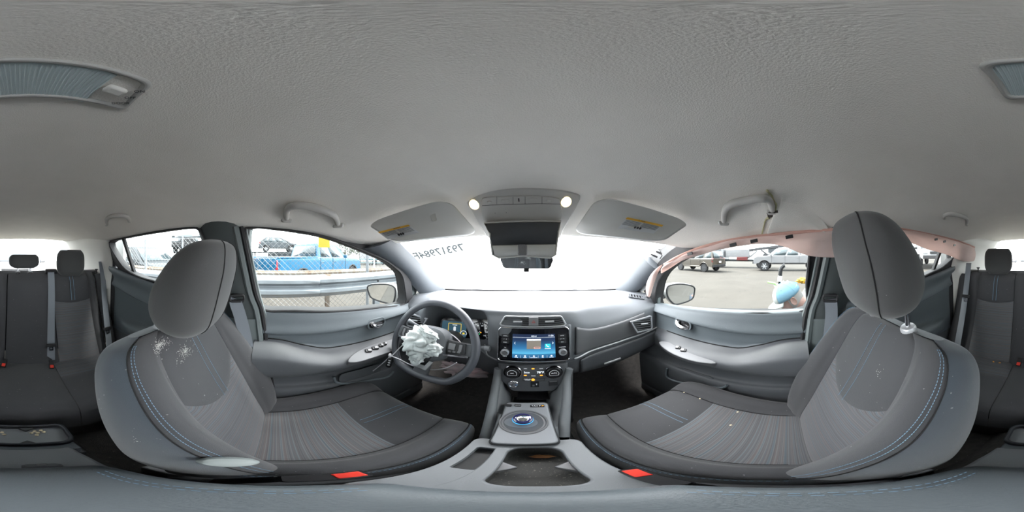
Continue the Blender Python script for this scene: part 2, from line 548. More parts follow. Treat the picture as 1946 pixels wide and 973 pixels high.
WRF = [(1541, 447), (1530, 440), (1500, 436), (1462, 440), (1417, 448), (1380, 459), (1331, 478), (1294, 494), (1272, 509), (1259, 523), (1250, 545), (1248, 584), (1300, 589), (1380, 594), (1450, 595), (1528, 590), (1533, 540)]
win3, ol3 = side_window('window_3', WRF, 1, 'passenger door window with the asphalt yard and pickups outside')
WRR = [(1822, 461), (1790, 448), (1740, 437), (1690, 431), (1655, 433), (1643, 445), (1636, 470), (1634, 520), (1640, 563), (1685, 556), (1728, 538), (1765, 520), (1790, 508), (1812, 488)]
win4, ol4 = side_window('window_4', WRR, 1, 'rear door window behind the passenger headrest', gm=m_glassrear)
# fixed quarter-light bars of the rear doors
for root, side, pa, pb in ((win2, -1, (234, 450), (259, 529)), (win4, 1, (1797, 448), (1771, 520))):
    a = PX(*pa, side, lambda z: gX(z) - 0.02); b = PX(*pb, side, lambda z: gX(z) - 0.02)
    mk('division_bar', ribbon([a + (a - b) * 0.06, a.lerp(b, 0.5), b + (b - a) * 0.12], 0.022, (0, 1, 0), 0.02), m_rubber, root, bev=0.003)

# ------------------------------------------------------------------ windscreen
def WS(t, s):
    top = Vector((0.585 * t, 0.525 + 0.30 * (1 - t * t), 0.075 + 0.045 * (1 - t * t)))
    bot = Vector((0.70 * t, 1.12 + 0.19 * (1 - t * t), -0.275 - 0.015 * (1 - t * t)))
    p = top.lerp(bot, s)
    return p + Vector((0, 0.02, 0.03)) * math.sin(math.pi * s)
ws = thing('window_5', 'wide windscreen glowing white from added haze over the dashboard', 'window', (0, 0.95, -0.1), kind='structure')
mk('pane', grid([[WS(-1.02 + 2.04 * j / 32, i / 16) for j in range(33)] for i in range(17)]), m_wind, ws)
mk('window_seal', tube([WS(-1 + 2 * j / 40, 1.0) + Vector((0, -0.012, 0.006)) for j in range(41)], 0.011, 6), m_rubber, ws)
# number written on the outside of the glass, seen mirrored from within
from mathutils.bvhtree import BVHTree
_wg = grid([[WS(-1.02 + 2.04 * j / 32, i / 16) for j in range(33)] for i in range(17)])
WS_BVH = BVHTree.FromPolygons([tuple(v) for v in _wg[0]], _wg[1])
pc, nrm = WS_BVH.ray_cast(Vector((0, 0, 0)), D(833, 477))[:2]
if nrm.y < 0: nrm = -nrm
m_ink = glass('grease_pencil', (0.02, 0.023, 0.024), 0.0)
def on_ws(v):
    h = WS_BVH.ray_cast(Vector((0, 0, 0)), v.normalized())[0]
    return h * 0.994 if h is not None else v
text('lettering', '79317984F', 0.105, fr(pc - nrm * 0.008, nrm, (0.05, -0.5, 0.85)) @ Matrix.Diagonal((0.60, 1, 1, 1)), m_ink, ws, depth=0.0, bold=0.0042, post=on_ws)

# ------------------------------------------------------------------ rear hatch window
def HS(t, s):
    top = Vector((0.54 * t, -1.77 - 0.05 * (1 - t * t), 0.178 - 0.02 * abs(t) ** 6))
    bot = Vector((0.575 * t, -1.9 - 0.05 * (1 - t * t), -0.215))
    return top.lerp(bot, s)
hw = thing('window_6', 'rear hatch window behind the back seat headrests', 'window', (0, -1.86, -0.02), kind='structure')
hn = fr((0, 0, 0), (0, -1, 0.3))
def hatch_outline(sc):
    pts = []
    for tx, sy in ((-1, .2), (-.985, .06), (-.93, 0), (-.6, -.02), (0, -.03), (.6, -.02), (.93, 0), (.985, .06), (1, .2), (1.02, .9), (.97, 1), (0, 1), (-.97, 1), (-1.02, .9)):
        pts.append(HS(tx * sc, 0.5 + (sy - 0.5) * sc))
    return pts
oi = hatch_outline(1.0); oo = hatch_outline(1.13); oin = [p + Vector((0, 0.07, 0)) for p in hatch_outline(1.02)]
n = len(oi)
mk('pane', (oi, [tuple(range(n))]), m_glasshatch, hw, smooth=False)
V = oin + [p + Vector((0, 0.004, 0)) for p in oi] + oo; F = []
for k in range(2):
    for i in range(n):
        j = (i + 1) % n; F.append((k * n + i, k * n + j, (k + 1) * n + j, (k + 1) * n + i))
mk('window_frame', (V, F), m_greytrim2, hw)
oo2 = [p + Vector((0, 0.085, 0)) for p in hatch_outline(1.17)]
V = oin + oo2
mk('hatch_surround', (V, [(i, (i + 1) % n, n + (i + 1) % n, n + i) for i in range(n)]), m_greytrim, hw, solid=0.01)
mk('wiper_arm', tube([HS(0.05, 0.96) + Vector((0, -0.02, 0)), HS(-0.25, 0.93) + Vector((0, -0.03, 0)), HS(-0.62, 0.9) + Vector((0, -0.02, 0))], 0.008, 6), m_rubber, hw)
wr = thing('wall_rear', 'pale plastic lining of the hatch below the rear window', 'wall', (0, -1.9, -0.6), kind='structure')
rows = [[Vector((x, -1.83 + 0.05 * x * x - 0.03 * k, -0.2 - 0.16 * k)) for x in [-.62 + .31 * i for i in range(5)]] for k in range(5)]
mk('hatch_panel', grid(rows), m_greytrim2, wr, solid=0.03)

# ------------------------------------------------------------------ C pillars and side lining behind the rear doors
for side, nm, lb in ((-1, 'wall_left', 'pale grey side lining behind the rear door on the driver side'), (1, 'wall_right', 'pale grey side lining behind the rear door on the passenger side')):
    w = thing(nm, lb, 'wall', (side * 0.62, -1.3, -0.5), kind='structure')
    rows = []
    for z, xf_, xr_, vf_ in ((0.17, 0.56, 0.50, -0.93), (0.10, 0.60, 0.545, -0.965), (0.0, 0.622, 0.565, -0.985), (-0.1, 0.64, 0.58, -1.0), (-0.2, 0.645, 0.585, -1.02), (-0.4, 0.65, 0.6, -1.04), (-0.75, 0.66, 0.61, -1.0)):
        rows.append([Vector((side * (xf_ + (xr_ - xf_) * k / 8 - 0.012 * math.sin(math.pi * k / 8)), vf_ + (-1.80 - vf_) * k / 8, z)) for k in range(9)])
    mk('pillar_lining', grid(rows), m_greytrim2, w, solid=0.02)
    # outer skin, closes the cabin
    mk('body_panel', join(box((side * 0.80, -0.3, -0.775), (0.02, 3.3, 0.75)), box((side * 0.76, -1.45, -0.1), (0.02, 0.86, 0.7))), m_body, w, smooth=False)
    mk('door_seal', tube([(side * 0.652, -0.99, 0.03), (side * 0.655, -1.012, -0.1), (side * 0.66, -1.025, -0.3), (side * 0.66, -1.03, -0.6), (side * 0.66, -1.02, -1.0)], 0.022, 8), m_rubber, w)
    mk('sill_plate', box((side * 0.69, -0.2, -1.03), (0.12, 2.0, 0.08)), m_doorlow, w, bev=0.01)

# ------------------------------------------------------------------ floor
fl = thing('floor', 'dark carpeted car floor strewn with crumbs of dirt', 'floor', (0, 0, FLOOR), kind='structure')
def floor_pt(x, y):
    z = FLOOR
    tun = max(0, 1 - (abs(x) / 0.17) ** 4) * 0.16 * (1 if y > -0.5 else 0)
    z += tun
    if y > 0.85: z += (y - 0.85) * 1.0
    if y < -0.62: z += min(0.22, (-0.62 - y) * 0.8)
    return Vector((x, y, z + 0.004 * noise.noise(Vector((x * 9, y * 9, 1)))))
xs = [-0.8 + 1.6 * i / 48 for i in range(49)]; ys = [1.5 - 3.4 * i / 60 for i in range(61)]
mk('carpet', grid([[floor_pt(x, y) for x in xs] for y in ys]), m_carpet, fl)
fwv = [[Vector((x, 1.22 + 0.05 * k, FLOOR + 0.1 + 0.18 * k)) for x in (-0.8, -0.4, 0, 0.4, 0.8)] for k in range(6)]
mk('firewall', grid(fwv), m_carpet, fl, solid=0.02)
for sx, lab in ((-1, None), (1, None)):
    o = rrect(0.44, 0.62, 0.06, 4)
    mk('floor_mat', prism(o, 0.008, Matrix.Translation((sx * 0.38, 0.62, FLOOR + 0.004))), m_carpet, fl, bev=0.003)

# ------------------------------------------------------------------ B pillars
for side, nm, lb in ((-1, 'trim_1', 'dark grey centre pillar trim beside the driver headrest'), (1, 'trim_2', 'dark grey centre pillar trim beside the passenger headrest')):
    w = thing(nm, lb, 'pillar trim', (side * 0.66, -0.2, -0.5), kind='structure')
    dv = 0.0 if side < 0 else -0.018
    keys = [(0.15, -0.325, -0.085, 0.565), (0.10, -0.315, -0.10, 0.585), (0.0, -0.285, -0.11, 0.600), (-0.15, -0.25, -0.08, 0.625), (-0.27, -0.235, -0.045, 0.645)]
    def ring(z, v0, v1, X, bul=0.012):
        pts = []
        for k in range(9):
            f = k / 8; pts.append(Vector((side * (X + 0.03 * (abs(2 * f - 1)) ** 4 - bul * math.sin(math.pi * f)), v0 + (v1 - v0) * f + dv, z)))
        pts += [Vector((side * (X + 0.10), v1 + dv, z)), Vector((side * (X + 0.10), v0 + dv, z))]
        return pts
    mk('upper_trim', loft([ring(*k) for k in keys]), m_pillardark, w)
    keys = [(-0.262, -0.245, -0.03, 0.64), (-0.3, -0.25, -0.02, 0.645), (-0.5, -0.25, -0.02, 0.65), (-0.8, -0.26, 0.0, 0.64), (-1.03, -0.28, 0.03, 0.62)]
    mk('lower_trim', loft([ring(*k) for k in keys]), m_pillar, w)
    # ribbed door seal beside the pillar
    s = [Vector((side * (X - 0.002), v + dv, z)) for z, v, X in ((0.11, -0.125, 0.588), (0.0, -0.105, 0.605), (-0.15, -0.078, 0.63), (-0.26, -0.05, 0.648), (-0.6, -0.02, 0.65), (-1.0, 0.02, 0.625))]
    mk('door_seal', tube(cr([tuple(p) for p in s], 4), 0.009, 6), m_rubber, w)
    a = [p + Vector((side * 0.01, 0.010, 0)) for p in s]
    mk('frame_strip', tube(cr([tuple(p) for p in a[:4]], 4), 0.007, 6), m_pillar, w)
    b_ = [p + Vector((-side * 0.004, -0.022, 0)) for p in s]
    mk('frame_strip', tube(cr([tuple(p) for p in b_[:5]], 4), 0.013, 6), m_pillar, w)

# ------------------------------------------------------------------ A pillars
def a_pillar(nm, lb, st, side, mat):
    w = thing(nm, lb, 'pillar trim', tuple((st[-1][0] + st[-1][1]) / 2), kind='structure')
    rings = []
    for A, B in st:
        out = Vector((side * 0.05, 0.035, 0.03))
        r = []
        for k in range(9):
            f = k / 8
            r.append(A.lerp(B, f) - out * 0.5 * math.sin(math.pi * f) * 0.9)
        r += [B + out, A + out]
        rings.append(r)
    # smooth along its length
    flat = [tuple(c for p in r for c in p) for r in rings]
    fine = cr(flat, 5)
    rings = [[Vector(q[3 * i:3 * i + 3]) for i in range(len(q) // 3)] for q in fine]
    mk('pillar_cover', loft(rings), mat, w)
    return w
stL = [(P(752, 452, x=-0.555), P(684, 473, x=-0.612)), (P(768, 470, x=-0.57), P(708, 485, x=-0.625)), (P(792, 494, x=-0.595), P(744, 507, x=-0.645)), (P(820, 523, x=-0.625), P(776, 534, x=-0.665)), (P(850, 555, x=-0.655), P(812, 575, x=-0.69))]
apl = a_pillar('trim_3', 'grey windscreen pillar trim on the driver side', stL, -1, m_pillarA)
stR = [(P(1219, 483, x=0.585), P(1258, 516, x=0.635)), (P(1203, 504, x=0.60), P(1236, 532, x=0.65)), (P(1182, 530, x=0.625), P(1214, 551, x=0.665)), (P(1160, 556, x=0.65), P(1190, 572, x=0.69))]
apr = a_pillar('trim_4', 'grey windscreen pillar trim torn loose at its top on the passenger side', stR, 1, m_pillarA)
# body-side pillar metal behind the torn trim
stB = [(P(1262, 448, x=0.60), P(1296, 480, x=0.64)), (P(1236, 476, x=0.62), P(1268, 506, x=0.66)), (P(1205, 510, x=0.65), P(1238, 540, x=0.68)), (P(1165, 550, x=0.67), P(1200, 572, x=0.71))]
rings = [[A, B, B + Vector((0.05, 0.04, 0.02)), A + Vector((0.05, 0.04, 0.02))] for A, B in stB]
mk('pillar_metal', loft(rings), m_body, apr)
for px, py, l in ((1246, 470, 0.05), (1252, 480, 0.035), (1243, 486, 0.04)):
    c = P(px, py, x=0.60)
    mk('clip_bracket', xf(box((0, 0, 0), (l, 0.008, 0.014)), fr(c, (-0.6, -0.7, 0.2), (0.3, -0.3, 0.9))), m_black, apr, bev=0.002)
mk('clip_bracket', tube([P(1255, 478, x=0.6), P(1258, 486, x=0.6), P(1254, 492, x=0.6)], 0.003, 6), m_black, apr)
for w, p, sd in ((apl, (818, 541), -1), (apr, (1186, 546), 1)):
    c = P(*p, x=sd * 0.645)
    mk('trim_hook', tube([c + Vector((-.006, 0, .002)), c + Vector((0, -.008, -.003)), c + Vector((.008, 0, .002))], 0.0022, 6), m_satin, w)
# door-frame posts in front of the door glass, with the little quarter lights
for side, nm, pts, tri, lb in (
    (-1, 'window_7', [(765, 532), (771, 560), (774, 590), (776, 606)], [(786, 568), (790, 552), (803, 541), (812, 553), (817, 567), (806, 574), (794, 578)], 'small quarter light beside the steering wheel'),
    (1, 'window_8', [(1256, 512), (1248, 545), (1246, 575), (1248, 606)], [(1232, 568), (1228, 556), (1222, 548), (1213, 556), (1206, 566), (1214, 574), (1226, 577)], 'small quarter light above the passenger side vent')):
    root = thing(nm, lb, 'window', tuple(P(*tri[0], x=side * 0.7)), kind='structure')
    c = [P(a, b, x=side * 0.70) for a, b in pts]
    mk('frame_post', ribbon(c, 0.06, (0, 1, 0.1), 0.03), m_pillar, root, bev=0.006)
    mk('window_seal', ribbon([p + Vector((-side * 0.018, 0, 0)) for p in c], 0.014, (0, 1, 0.1), 0.012), m_rubber, root, bev=0.003)
    q = [P(a, b, x=side * 0.715) for a, b in tri]
    mk('pane', (q, [tuple(range(len(q)))]), m_glass, root, smooth=False)
    mk('window_frame', tube(q, 0.008, 6, closed=True), m_pillar, root)
    # corner trim between dash, post and pillar
    e = [p + Vector((-side * 0.004, 0, 0)) for p in q]
    ctr = sum(q, Vector()) / len(q)
    big = [ctr + (p - ctr) * 2.0 for p in e]
    mk('corner_panel', (e + big, [(i, (i + 1) % len(e), len(e) + (i + 1) % len(e), len(e) + i) for i in range(len(e))]), m_pillar, root, solid=0.008)
# ------------------------------------------------------------------ doors
SILL = [(-1.05, -0.07), (-0.8, -0.118), (-0.6, -0.15), (-0.3, -0.2), (-0.07, -0.232), (0.27, -0.256), (0.75, -0.30)]
def sill(v): return interp(SILL, v)[0]
def door_profile(v, A, rear):
    zs = sill(v); x0 = iX(zs)
    if rear:
        pts = [(x0 + 0.05, zs - 0.004), (x0 - 0.002, zs + 0.004), (x0 - 0.012, zs - 0.02), (0.645, zs - 0.07), (0.638, zs - 0.125), (0.643, zs - 0.138), (0.655, zs - 0.146), (0.66, zs - 0.22),
               (0.655, -0.42), (0.655 - 0.05 * A, -0.45), (0.655 - 0.06 * A, -0.475), (0.655 - 0.05 * A, -0.52), (0.65, -0.56), (0.65, -0.66), (0.63, -0.68), (0.628, -0.75), (0.64, -1.02)]
    else:
        k = interp([(-0.1, 1.08), (0.25, 1.0), (0.5, 0.68), (0.75, 0.35)], v)[0]
        dz = interp([(-0.1, 0.078), (0.02, 0.066), (0.12, 0.03), (0.22, 0.0), (0.8, 0.0)], v)[0]
        pts = [(x0 + 0.05, zs - 0.004), (x0 - 0.002, zs + 0.004), (x0 - 0.012, zs - 0.015 * k), (0.648, zs - 0.05 * k), (0.640, zs - 0.082 * k), (0.645, zs - 0.094 * k), (0.656, zs - 0.102 * k), (0.660, zs - 0.14 * k),
               (0.654, -0.435 + dz), (0.652 - 0.06 * A, -0.470 + dz), (0.652 - 0.078 * A, -0.495 + dz * 0.8), (0.652 - 0.062 * A, -0.54), (0.65, -0.575), (0.655, -0.655), (0.628, -0.675), (0.622, -0.74), (0.64, -1.02)]
    return pts
def arm(v, rear):
    if rear: return interp([(-1.0, 0.0), (-0.92, 0.35), (-0.8, 0.9), (-0.5, 1.0), (-0.25, 1.0)], v)[0]
    return interp([(-0.12, 1.15), (0.15, 1.0), (0.4, 0.95), (0.56, 0.75), (0.66, 0.35), (0.78, 0.15)], v)[0]
def door_grid(side, v0, v1, rear, s0, s1, nv=40):
    rows = []
    for i in range(nv + 1):
        v = v0 + (v1 - v0) * i / nv
        pr = cr(door_profile(v, arm(v, rear), rear), 4)
        rows.append([Vector((side * x, v, z)) for x, z in pr[s0 * 4:s1 * 4 + 1]])
    return grid(rows)
def make_door(nm, label, side, v0, v1, rear):
    d = thing(nm, label, 'car door', (side * 0.7, (v0 + v1) / 2, -1.0), kind='structure')
    mk('upper_panel', door_grid(side, v0, v1, rear, 0, 6), m_door, d, ang=60)
    mk('middle_panel', door_grid(side, v0, v1, rear, 6, 8), m_door, d, ang=60)
    mk('armrest', door_grid(side, v0, v1, rear, 8, 12), m_doorlow if not rear else m_door, d, ang=60)
    mk('door_pocket', door_grid(side, v0, v1, rear, 12, 14), m_doorlow, d, ang=60)
    mk('lower_panel', door_grid(side, v0, v1, rear, 14, 16), m_doorlow, d, ang=60)
    return d
def door_handle(d, c, side, flip):
    m = fr(c, (-side, 0, 0.05))                       # local z towards the cabin
    k = 1 if flip else -1
    o1 = rrect(0.105, 0.058, 0.024, 5); o2 = rrect(0.088, 0.042, 0.019, 5)
    h = mk('door_handle', ringprism(o1, o2, 0.007, m), m_door, d, bev=0.002)
    mk('recess', prism(o2, 0.004, m, -0.003), m_black, h)
    pts = cr([(-0.036 * k, -0.012, 0.004), (-0.02 * k, -0.014, 0.012), (0.01 * k, -0.011, 0.016), (0.030 * k, 0.002, 0.012), (0.036 * k, 0.014, 0.004)], 5)
    mk('lever', tube([m @ Vector(p) for p in pts], [0.006 + 0.004 * math.sin(math.pi * i / (len(pts) - 1)) for i in range(len(pts))], 8), m_chrome, h)
    mk('lock_tab', xf(box((0.026 * k, 0.008, 0.006), (0.014, 0.012, 0.01)), m), m_gunmetal, h, bev=0.002)
    return h
def switch_plate(d, pix, side, xa, slope, sw):
    """silver switch plate lying on the armrest; pix = outline, xa = distance of its middle from the car's centre line"""
    nrm = Vector((-side * slope, 0, 1)).normalized()
    c0 = P(*sw[0], x=side * xa) * 0.972
    pts = [PP(a, b, c0, nrm) for a, b in pix]
    pts = [Vector(p) for p in cr([tuple(p) for p in pts], 3, closed=True)]
    n = len(pts); lo = [p - nrm * 0.03 for p in pts]
    o = mk('switch_plate', (pts + lo, [tuple(range(n)), tuple(range(2 * n - 1, n - 1, -1))] + [(i, (i + 1) % n, n + (i + 1) % n, n + i) for i in range(n)]), M('switch_plate_grey', (0.15, 0.155, 0.165), 0.5, metal=0.2), d, bev=0.003)
    return o, c0, nrm

door1 = make_door('door_1', 'driver door lining with chrome handle and four window switches', -1, -0.085, 0.80, False)
door2 = make_door('door_2', 'passenger door lining with chrome handle and one window switch', 1, -0.075, 0.80, False)
door3 = make_door('door_3', 'rear door lining behind the driver seat', -1, -1.02, -0.24, True)
door4 = make_door('door_4', 'rear door lining behind the passenger seat', 1, -1.02, -0.24, True)
door_handle(door1, P(715, 614, x=-0.645), -1, False)
door_handle(door2, P(1298, 616, x=0.645), 1, False)
# switch plates
o, c0, nr = switch_plate(door1, [(661, 687), (672, 672), (700, 657), (730, 648), (750, 645), (752, 662), (735, 671), (705, 681), (680, 688)], -1, 0.605, 0.45, [(713, 664)])
for k, (px, py, w) in enumerate(((700, 667, 0.024), (713, 662, 0.026), (724, 657, 0.018), (731, 654, 0.014))):
    c = PP(px, py, c0, nr)
    m = fr(c, nr, (0.35, 1, 0))
    b = mk('window_switch', prism(rrect(0.02, w * 1.25, 0.006, 3), 0.007, m), m_black, o, bev=0.002)
    mk('switch_paddle', xf(box((0, 0.004, 0.008), (0.014, w * 0.8, 0.006)), m), m_gunmetal, o, bev=0.002)
o, c0, nr = switch_plate(door2, [(1252, 652), (1262, 648), (1290, 655), (1320, 666), (1345, 680), (1362, 690), (1340, 690), (1305, 683), (1270, 668)], 1, 0.605, 0.45, [(1293, 664)])
for px, py, w in ((1289, 661, 0.02), (1299, 666, 0.022)):
    m = fr(PP(px, py, c0, nr), nr, (-0.35, 1, 0))
    mk('window_switch', prism(rrect(0.018, w * 1.3, 0.005, 3), 0.006, m), m_black, o, bev=0.002)
    mk('switch_paddle', xf(box((0, 0.003, 0.007), (0.013, w * 0.8, 0.006)), m), m_satin, o, bev=0.002)
# bright edge of the door pockets, seam of the armrest pads
for d, side, pts in ((door1, -1, [(634, 716), (640, 727), (665, 728), (700, 723), (735, 717), (748, 706)]), (door2, 1, [(1268, 700), (1268, 716), (1290, 726), (1330, 732), (1370, 737), (1382, 732)])):
    q = [P(a, b, x=side * 0.617) for a, b in pts]
    mk('pocket_lip', tube(cr([tuple(p) for p in q], 5), 0.0065, 7), m_door, d)
    mk('pocket_well', xf(prism(rrect(0.22, 0.07, 0.03, 4), 0.006), fr(sum((Vector(p) for p in q), Vector()) / len(q) + Vector((side * 0.022, 0, 0.03)), (-side, 0, 0.1))), m_doorlow, d, bev=0.002)
for d, side, rear, v0, v1 in ((door1, -1, False, -0.08, 0.6), (door2, 1, False, -0.07, 0.6)):
    for s, rr, mt in ((8, 0.003, m_seam), (12, 0.003, m_seam)):
        q = []
        for i in range(30):
            v = v0 + (v1 - v0) * i / 29
            x, z = door_profile(v, arm(v, rear), rear)[s]
            q.append(Vector((side * (x - 0.001), v, z)))
        mk('panel_seam', tube(q, rr, 5), mt, d)
# ------------------------------------------------------------------ dashboard
def pr(*p): return [c for q in p for c in q]
DK = [
    (-0.70, *pr((1.09, -.273), (.98, -.255), (.84, -.25), (.77, -.262), (.72, -.29), (.70, -.32), (.69, -.43), (.685, -.45), (.70, -.56), (.80, -.61), (1.1, -.6))),
    (-0.57, *pr((1.14, -.275), (.98, -.252), (.82, -.245), (.74, -.255), (.69, -.285), (.675, -.32), (.68, -.43), (.672, -.45), (.69, -.58), (.80, -.62), (1.1, -.6))),
    (-0.505, *pr((1.17, -.276), (.98, -.248), (.79, -.232), (.69, -.236), (.665, -.26), (.665, -.30), (.67, -.43), (.665, -.45), (.685, -.59), (.80, -.62), (1.1, -.6))),
    (-0.47, *pr((1.19, -.277), (.98, -.246), (.77, -.226), (.67, -.229), (.655, -.243), (.78, -.27), (.79, -.42), (.66, -.45), (.685, -.59), (.80, -.62), (1.1, -.6))),
    (-0.212, *pr((1.26, -.28), (.99, -.243), (.76, -.222), (.66, -.225), (.648, -.238), (.78, -.265), (.79, -.42), (.65, -.45), (.675, -.6), (.80, -.62), (1.2, -.6))),
    (-0.172, *pr((1.28, -.281), (.99, -.243), (.75, -.222), (.655, -.226), (.634, -.25), (.625, -.30), (.635, -.44), (.63, -.47), (.66, -.6), (.80, -.62), (1.2, -.6))),
    (0.0, *pr((1.31, -.283), (1.0, -.243), (.74, -.222), (.655, -.226), (.632, -.240), (.622, -.30), (.622, -.46), (.63, -.53), (.66, -.60), (.78, -.62), (1.2, -.6))),
    (0.17, *pr((1.29, -.282), (1.0, -.245), (.76, -.225), (.675, -.232), (.645, -.26), (.635, -.32), (.64, -.46), (.645, -.50), (.665, -.60), (.78, -.63), (1.2, -.6))),
    (0.26, *pr((1.27, -.281), (.99, -.248), (.80, -.238), (.735, -.252), (.70, -.30), (.68, -.36), (.685, -.468), (.675, -.485), (.69, -.61), (.79, -.64), (1.2, -.6))),
    (0.42, *pr((1.22, -.279), (.98, -.25), (.83, -.245), (.77, -.262), (.725, -.31), (.70, -.36), (.70, -.46), (.69, -.475), (.70, -.60), (.80, -.64), (1.2, -.6))),
    (0.58, *pr((1.15, -.276), (.98, -.253), (.84, -.25), (.77, -.262), (.71, -.295), (.69, -.33), (.685, -.44), (.678, -.455), (.69, -.565), (.80, -.62), (1.1, -.6))),
    (0.70, *pr((1.09, -.273), (.98, -.256), (.85, -.252), (.78, -.264), (.725, -.29), (.70, -.32), (.69, -.43), (.683, -.445), (.70, -.55), (.80, -.61), (1.1, -.6)))]
def dash_prof(x):
    q = interp(DK, x)
    return [(q[2 * i], q[2 * i + 1]) for i in range(11)]
def dash_pt(x, s):
    p = dash_prof(x); i = min(int(s), 9); f = s - i
    a = p[i - 1] if i > 0 else p[i]; b, c = p[i], p[i + 1]; d = p[i + 2] if i + 2 < 11 else p[i + 1]
    return Vector((x, *[0.5 * (2 * B + (C_ - A) * f + (2 * A - 5 * B + 4 * C_ - D_) * f * f + (3 * B - A - 3 * C_ + D_) * f ** 3) for A, B, C_, D_ in zip(a, b, c, d)]))
def dash_grid(x0, x1, s0, s1, nx, ns, off=0.0):
    return grid([[dash_pt(x0 + (x1 - x0) * i / nx, s0 + (s1 - s0) * j / ns) + Vector((0, -off, off * 0.3)) for j in range(ns + 1)] for i in range(nx + 1)])
dash = thing('dashboard', 'grey dashboard with air vents and glovebox under the windscreen', 'dashboard', (0, 0.9, -0.62))
mk('top_pad', dash_grid(-0.70, 0.70, 0, 4, 120, 24), m_dash, dash, ang=70)
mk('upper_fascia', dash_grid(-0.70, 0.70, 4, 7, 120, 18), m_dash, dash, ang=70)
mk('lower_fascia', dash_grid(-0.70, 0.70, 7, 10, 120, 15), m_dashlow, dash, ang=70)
mk('passenger_trim', dash_grid(0.175, 0.565, 4.85, 6.0, 40, 8, 0.006), m_gunmetal, dash, solid=0.004)
mk('chrome_strip', tube([dash_pt(0.17 + 0.52 * i / 40, 6.5) + Vector((0, -0.006, 0.002)) for i in range(41)], 0.004, 6), m_satin, dash)
mk('chrome_strip', tube([dash_pt(-0.60 + 0.10 * i / 8, 6.5) + Vector((0, -0.005, 0.002)) for i in range(9)], 0.003, 6), m_satin, dash)
mk('chrome_strip', tube([dash_pt(-0.205 + 0.07 * i / 8, 6.6) + Vector((0, -0.005, 0.002)) for i in range(9)], 0.003, 6), m_satin, dash)
gb = mk('glovebox', dash_grid(0.20, 0.64, 7.12, 8.25, 30, 8, 0.006), m_dashlow, dash, solid=0.006)
q = [dash_pt(0.32 + 0.09 * i / 6, 7.75) + Vector((0, -0.014, 0)) for i in range(7)]
mk('glovebox_handle', ribbon(q, 0.012, (0, 0, 1), 0.008), m_satin, gb, bev=0.003)
# defroster outlet on the passenger corner of the top pad
c = dash_pt(0.59, 2.6) + Vector((0, 0, 0.003)); m = fr(c, (0.12, -0.25, 1), (0.5, 1, 0))
dv = mk('defroster_vent', ringprism(rrect(0.10, 0.05, 0.008), rrect(0.088, 0.038, 0.004), 0.004, m), m_dash, dash)
mk('backing', prism(rrect(0.088, 0.038, 0.004), 0.001, m), m_black, dv)
for k in range(5): mk('slat', xf(box((-0.036 + 0.018 * k, 0, 0.003), (0.005, 0.038, 0.003)), m), m_dash, dv)

def vent(name, outline, inset, m, nsl, mat_ring, tabs, parent, rows=True, depth=0.03, wide=1.0):
    """air outlet: ring, dark well, slats and a bright adjuster tab"""
    inner = offset2(outline, -inset)
    v = mk(name, ringprism(outline, inner, 0.010, m), mat_ring, parent, bev=0.002)
    mk('well', prism(inner, 0.002, m, -0.002), m_black, v)
    ys = [p[1] for p in inner]; y0, y1 = min(ys), max(ys)
    def span(y):
        xs_ = []
        n = len(inner)
        for i in range(n):
            a, b = inner[i], inner[(i + 1) % n]
            if (a[1] - y) * (b[1] - y) < 0: xs_.append(a[0] + (b[0] - a[0]) * (y - a[1]) / (b[1] - a[1]))
        return (min(xs_), max(xs_)) if len(xs_) > 1 else None
    for k in range(nsl):
        y = y0 + (y1 - y0) * (k + 0.75) / (nsl + 0.5)
        sp = span(y)
        if sp: mk('slat', xf(box(((sp[0] + sp[1]) / 2, y, 0.004), (sp[1] - sp[0], 0.0032, 0.011)), m), m_dashlow, v, bev=0.0008)
    for tx, ty, tw in tabs: mk('adjuster_tab', xf(box((tx, ty, 0.012), (tw, 0.007, 0.010)), m), m_satin, v, bev=0.002)
    return v
# centre vents with the hazard switch between them
c = P(1013, 611, y=0.622); mv = fr(c, (0, -1, 0.22))
ol = [(-0.128, -0.014), (-0.122, -0.021), (-0.105, -0.024), (0.105, -0.024), (0.122, -0.021), (0.128, -0.014), (0.112, 0.018), (0.104, 0.023), (0.0, 0.0245), (-0.104, 0.023), (-0.112, 0.018)]
cv = vent('centre_vent', ol, 0.006, mv, 4, m_satin, ((-0.058, 0.001, 0.034), (0.062, 0.001, 0.034)), dash)
hz = mk('hazard_switch', xf(prism(rrect(0.036, 0.036, 0.003), 0.014), mv @ Matrix.Translation((0.002, 0.002, 0.003))), m_gunmetal, cv, bev=0.002)
tri = [(0.0, 0.007), (-0.007, -0.005), (0.007, -0.005)]; tri2 = [(p[0] * 0.55, p[1] * 0.55) for p in tri]
mk('triangle_mark', ringprism(tri, tri2, 0.0006, mv @ Matrix.Translation((0.002, 0.002, 0.0172))), M('dim_red', (0.45, 0.06, 0.05), 0.5), hz, smooth=False)
# end vents
c = P(1219, 616, y=0.668); mr_ = fr(c, (-0.16, -1, 0.24), (0.1, 0, 1))
vent('side_vent', [(-0.068, 0.022), (-0.03, -0.048), (0.056, -0.040), (0.064, -0.030), (0.062, 0.042), (0.052, 0.046)], 0.009, mr_, 6, m_silverplastic, ((0.012, 0.002, 0.04),), dash)
c = P(793, 610, x=-0.575) * 0.972; ml_ = fr(c, (0.10, -1, 0.24), (-0.1, 0, 1))
vent('side_vent', [(0.068, 0.022), (0.03, -0.048), (-0.056, -0.040), (-0.064, -0.030), (-0.062, 0.042), (-0.052, 0.046)], 0.009, ml_, 6, m_silverplastic, ((-0.012, 0.002, 0.04),), dash)

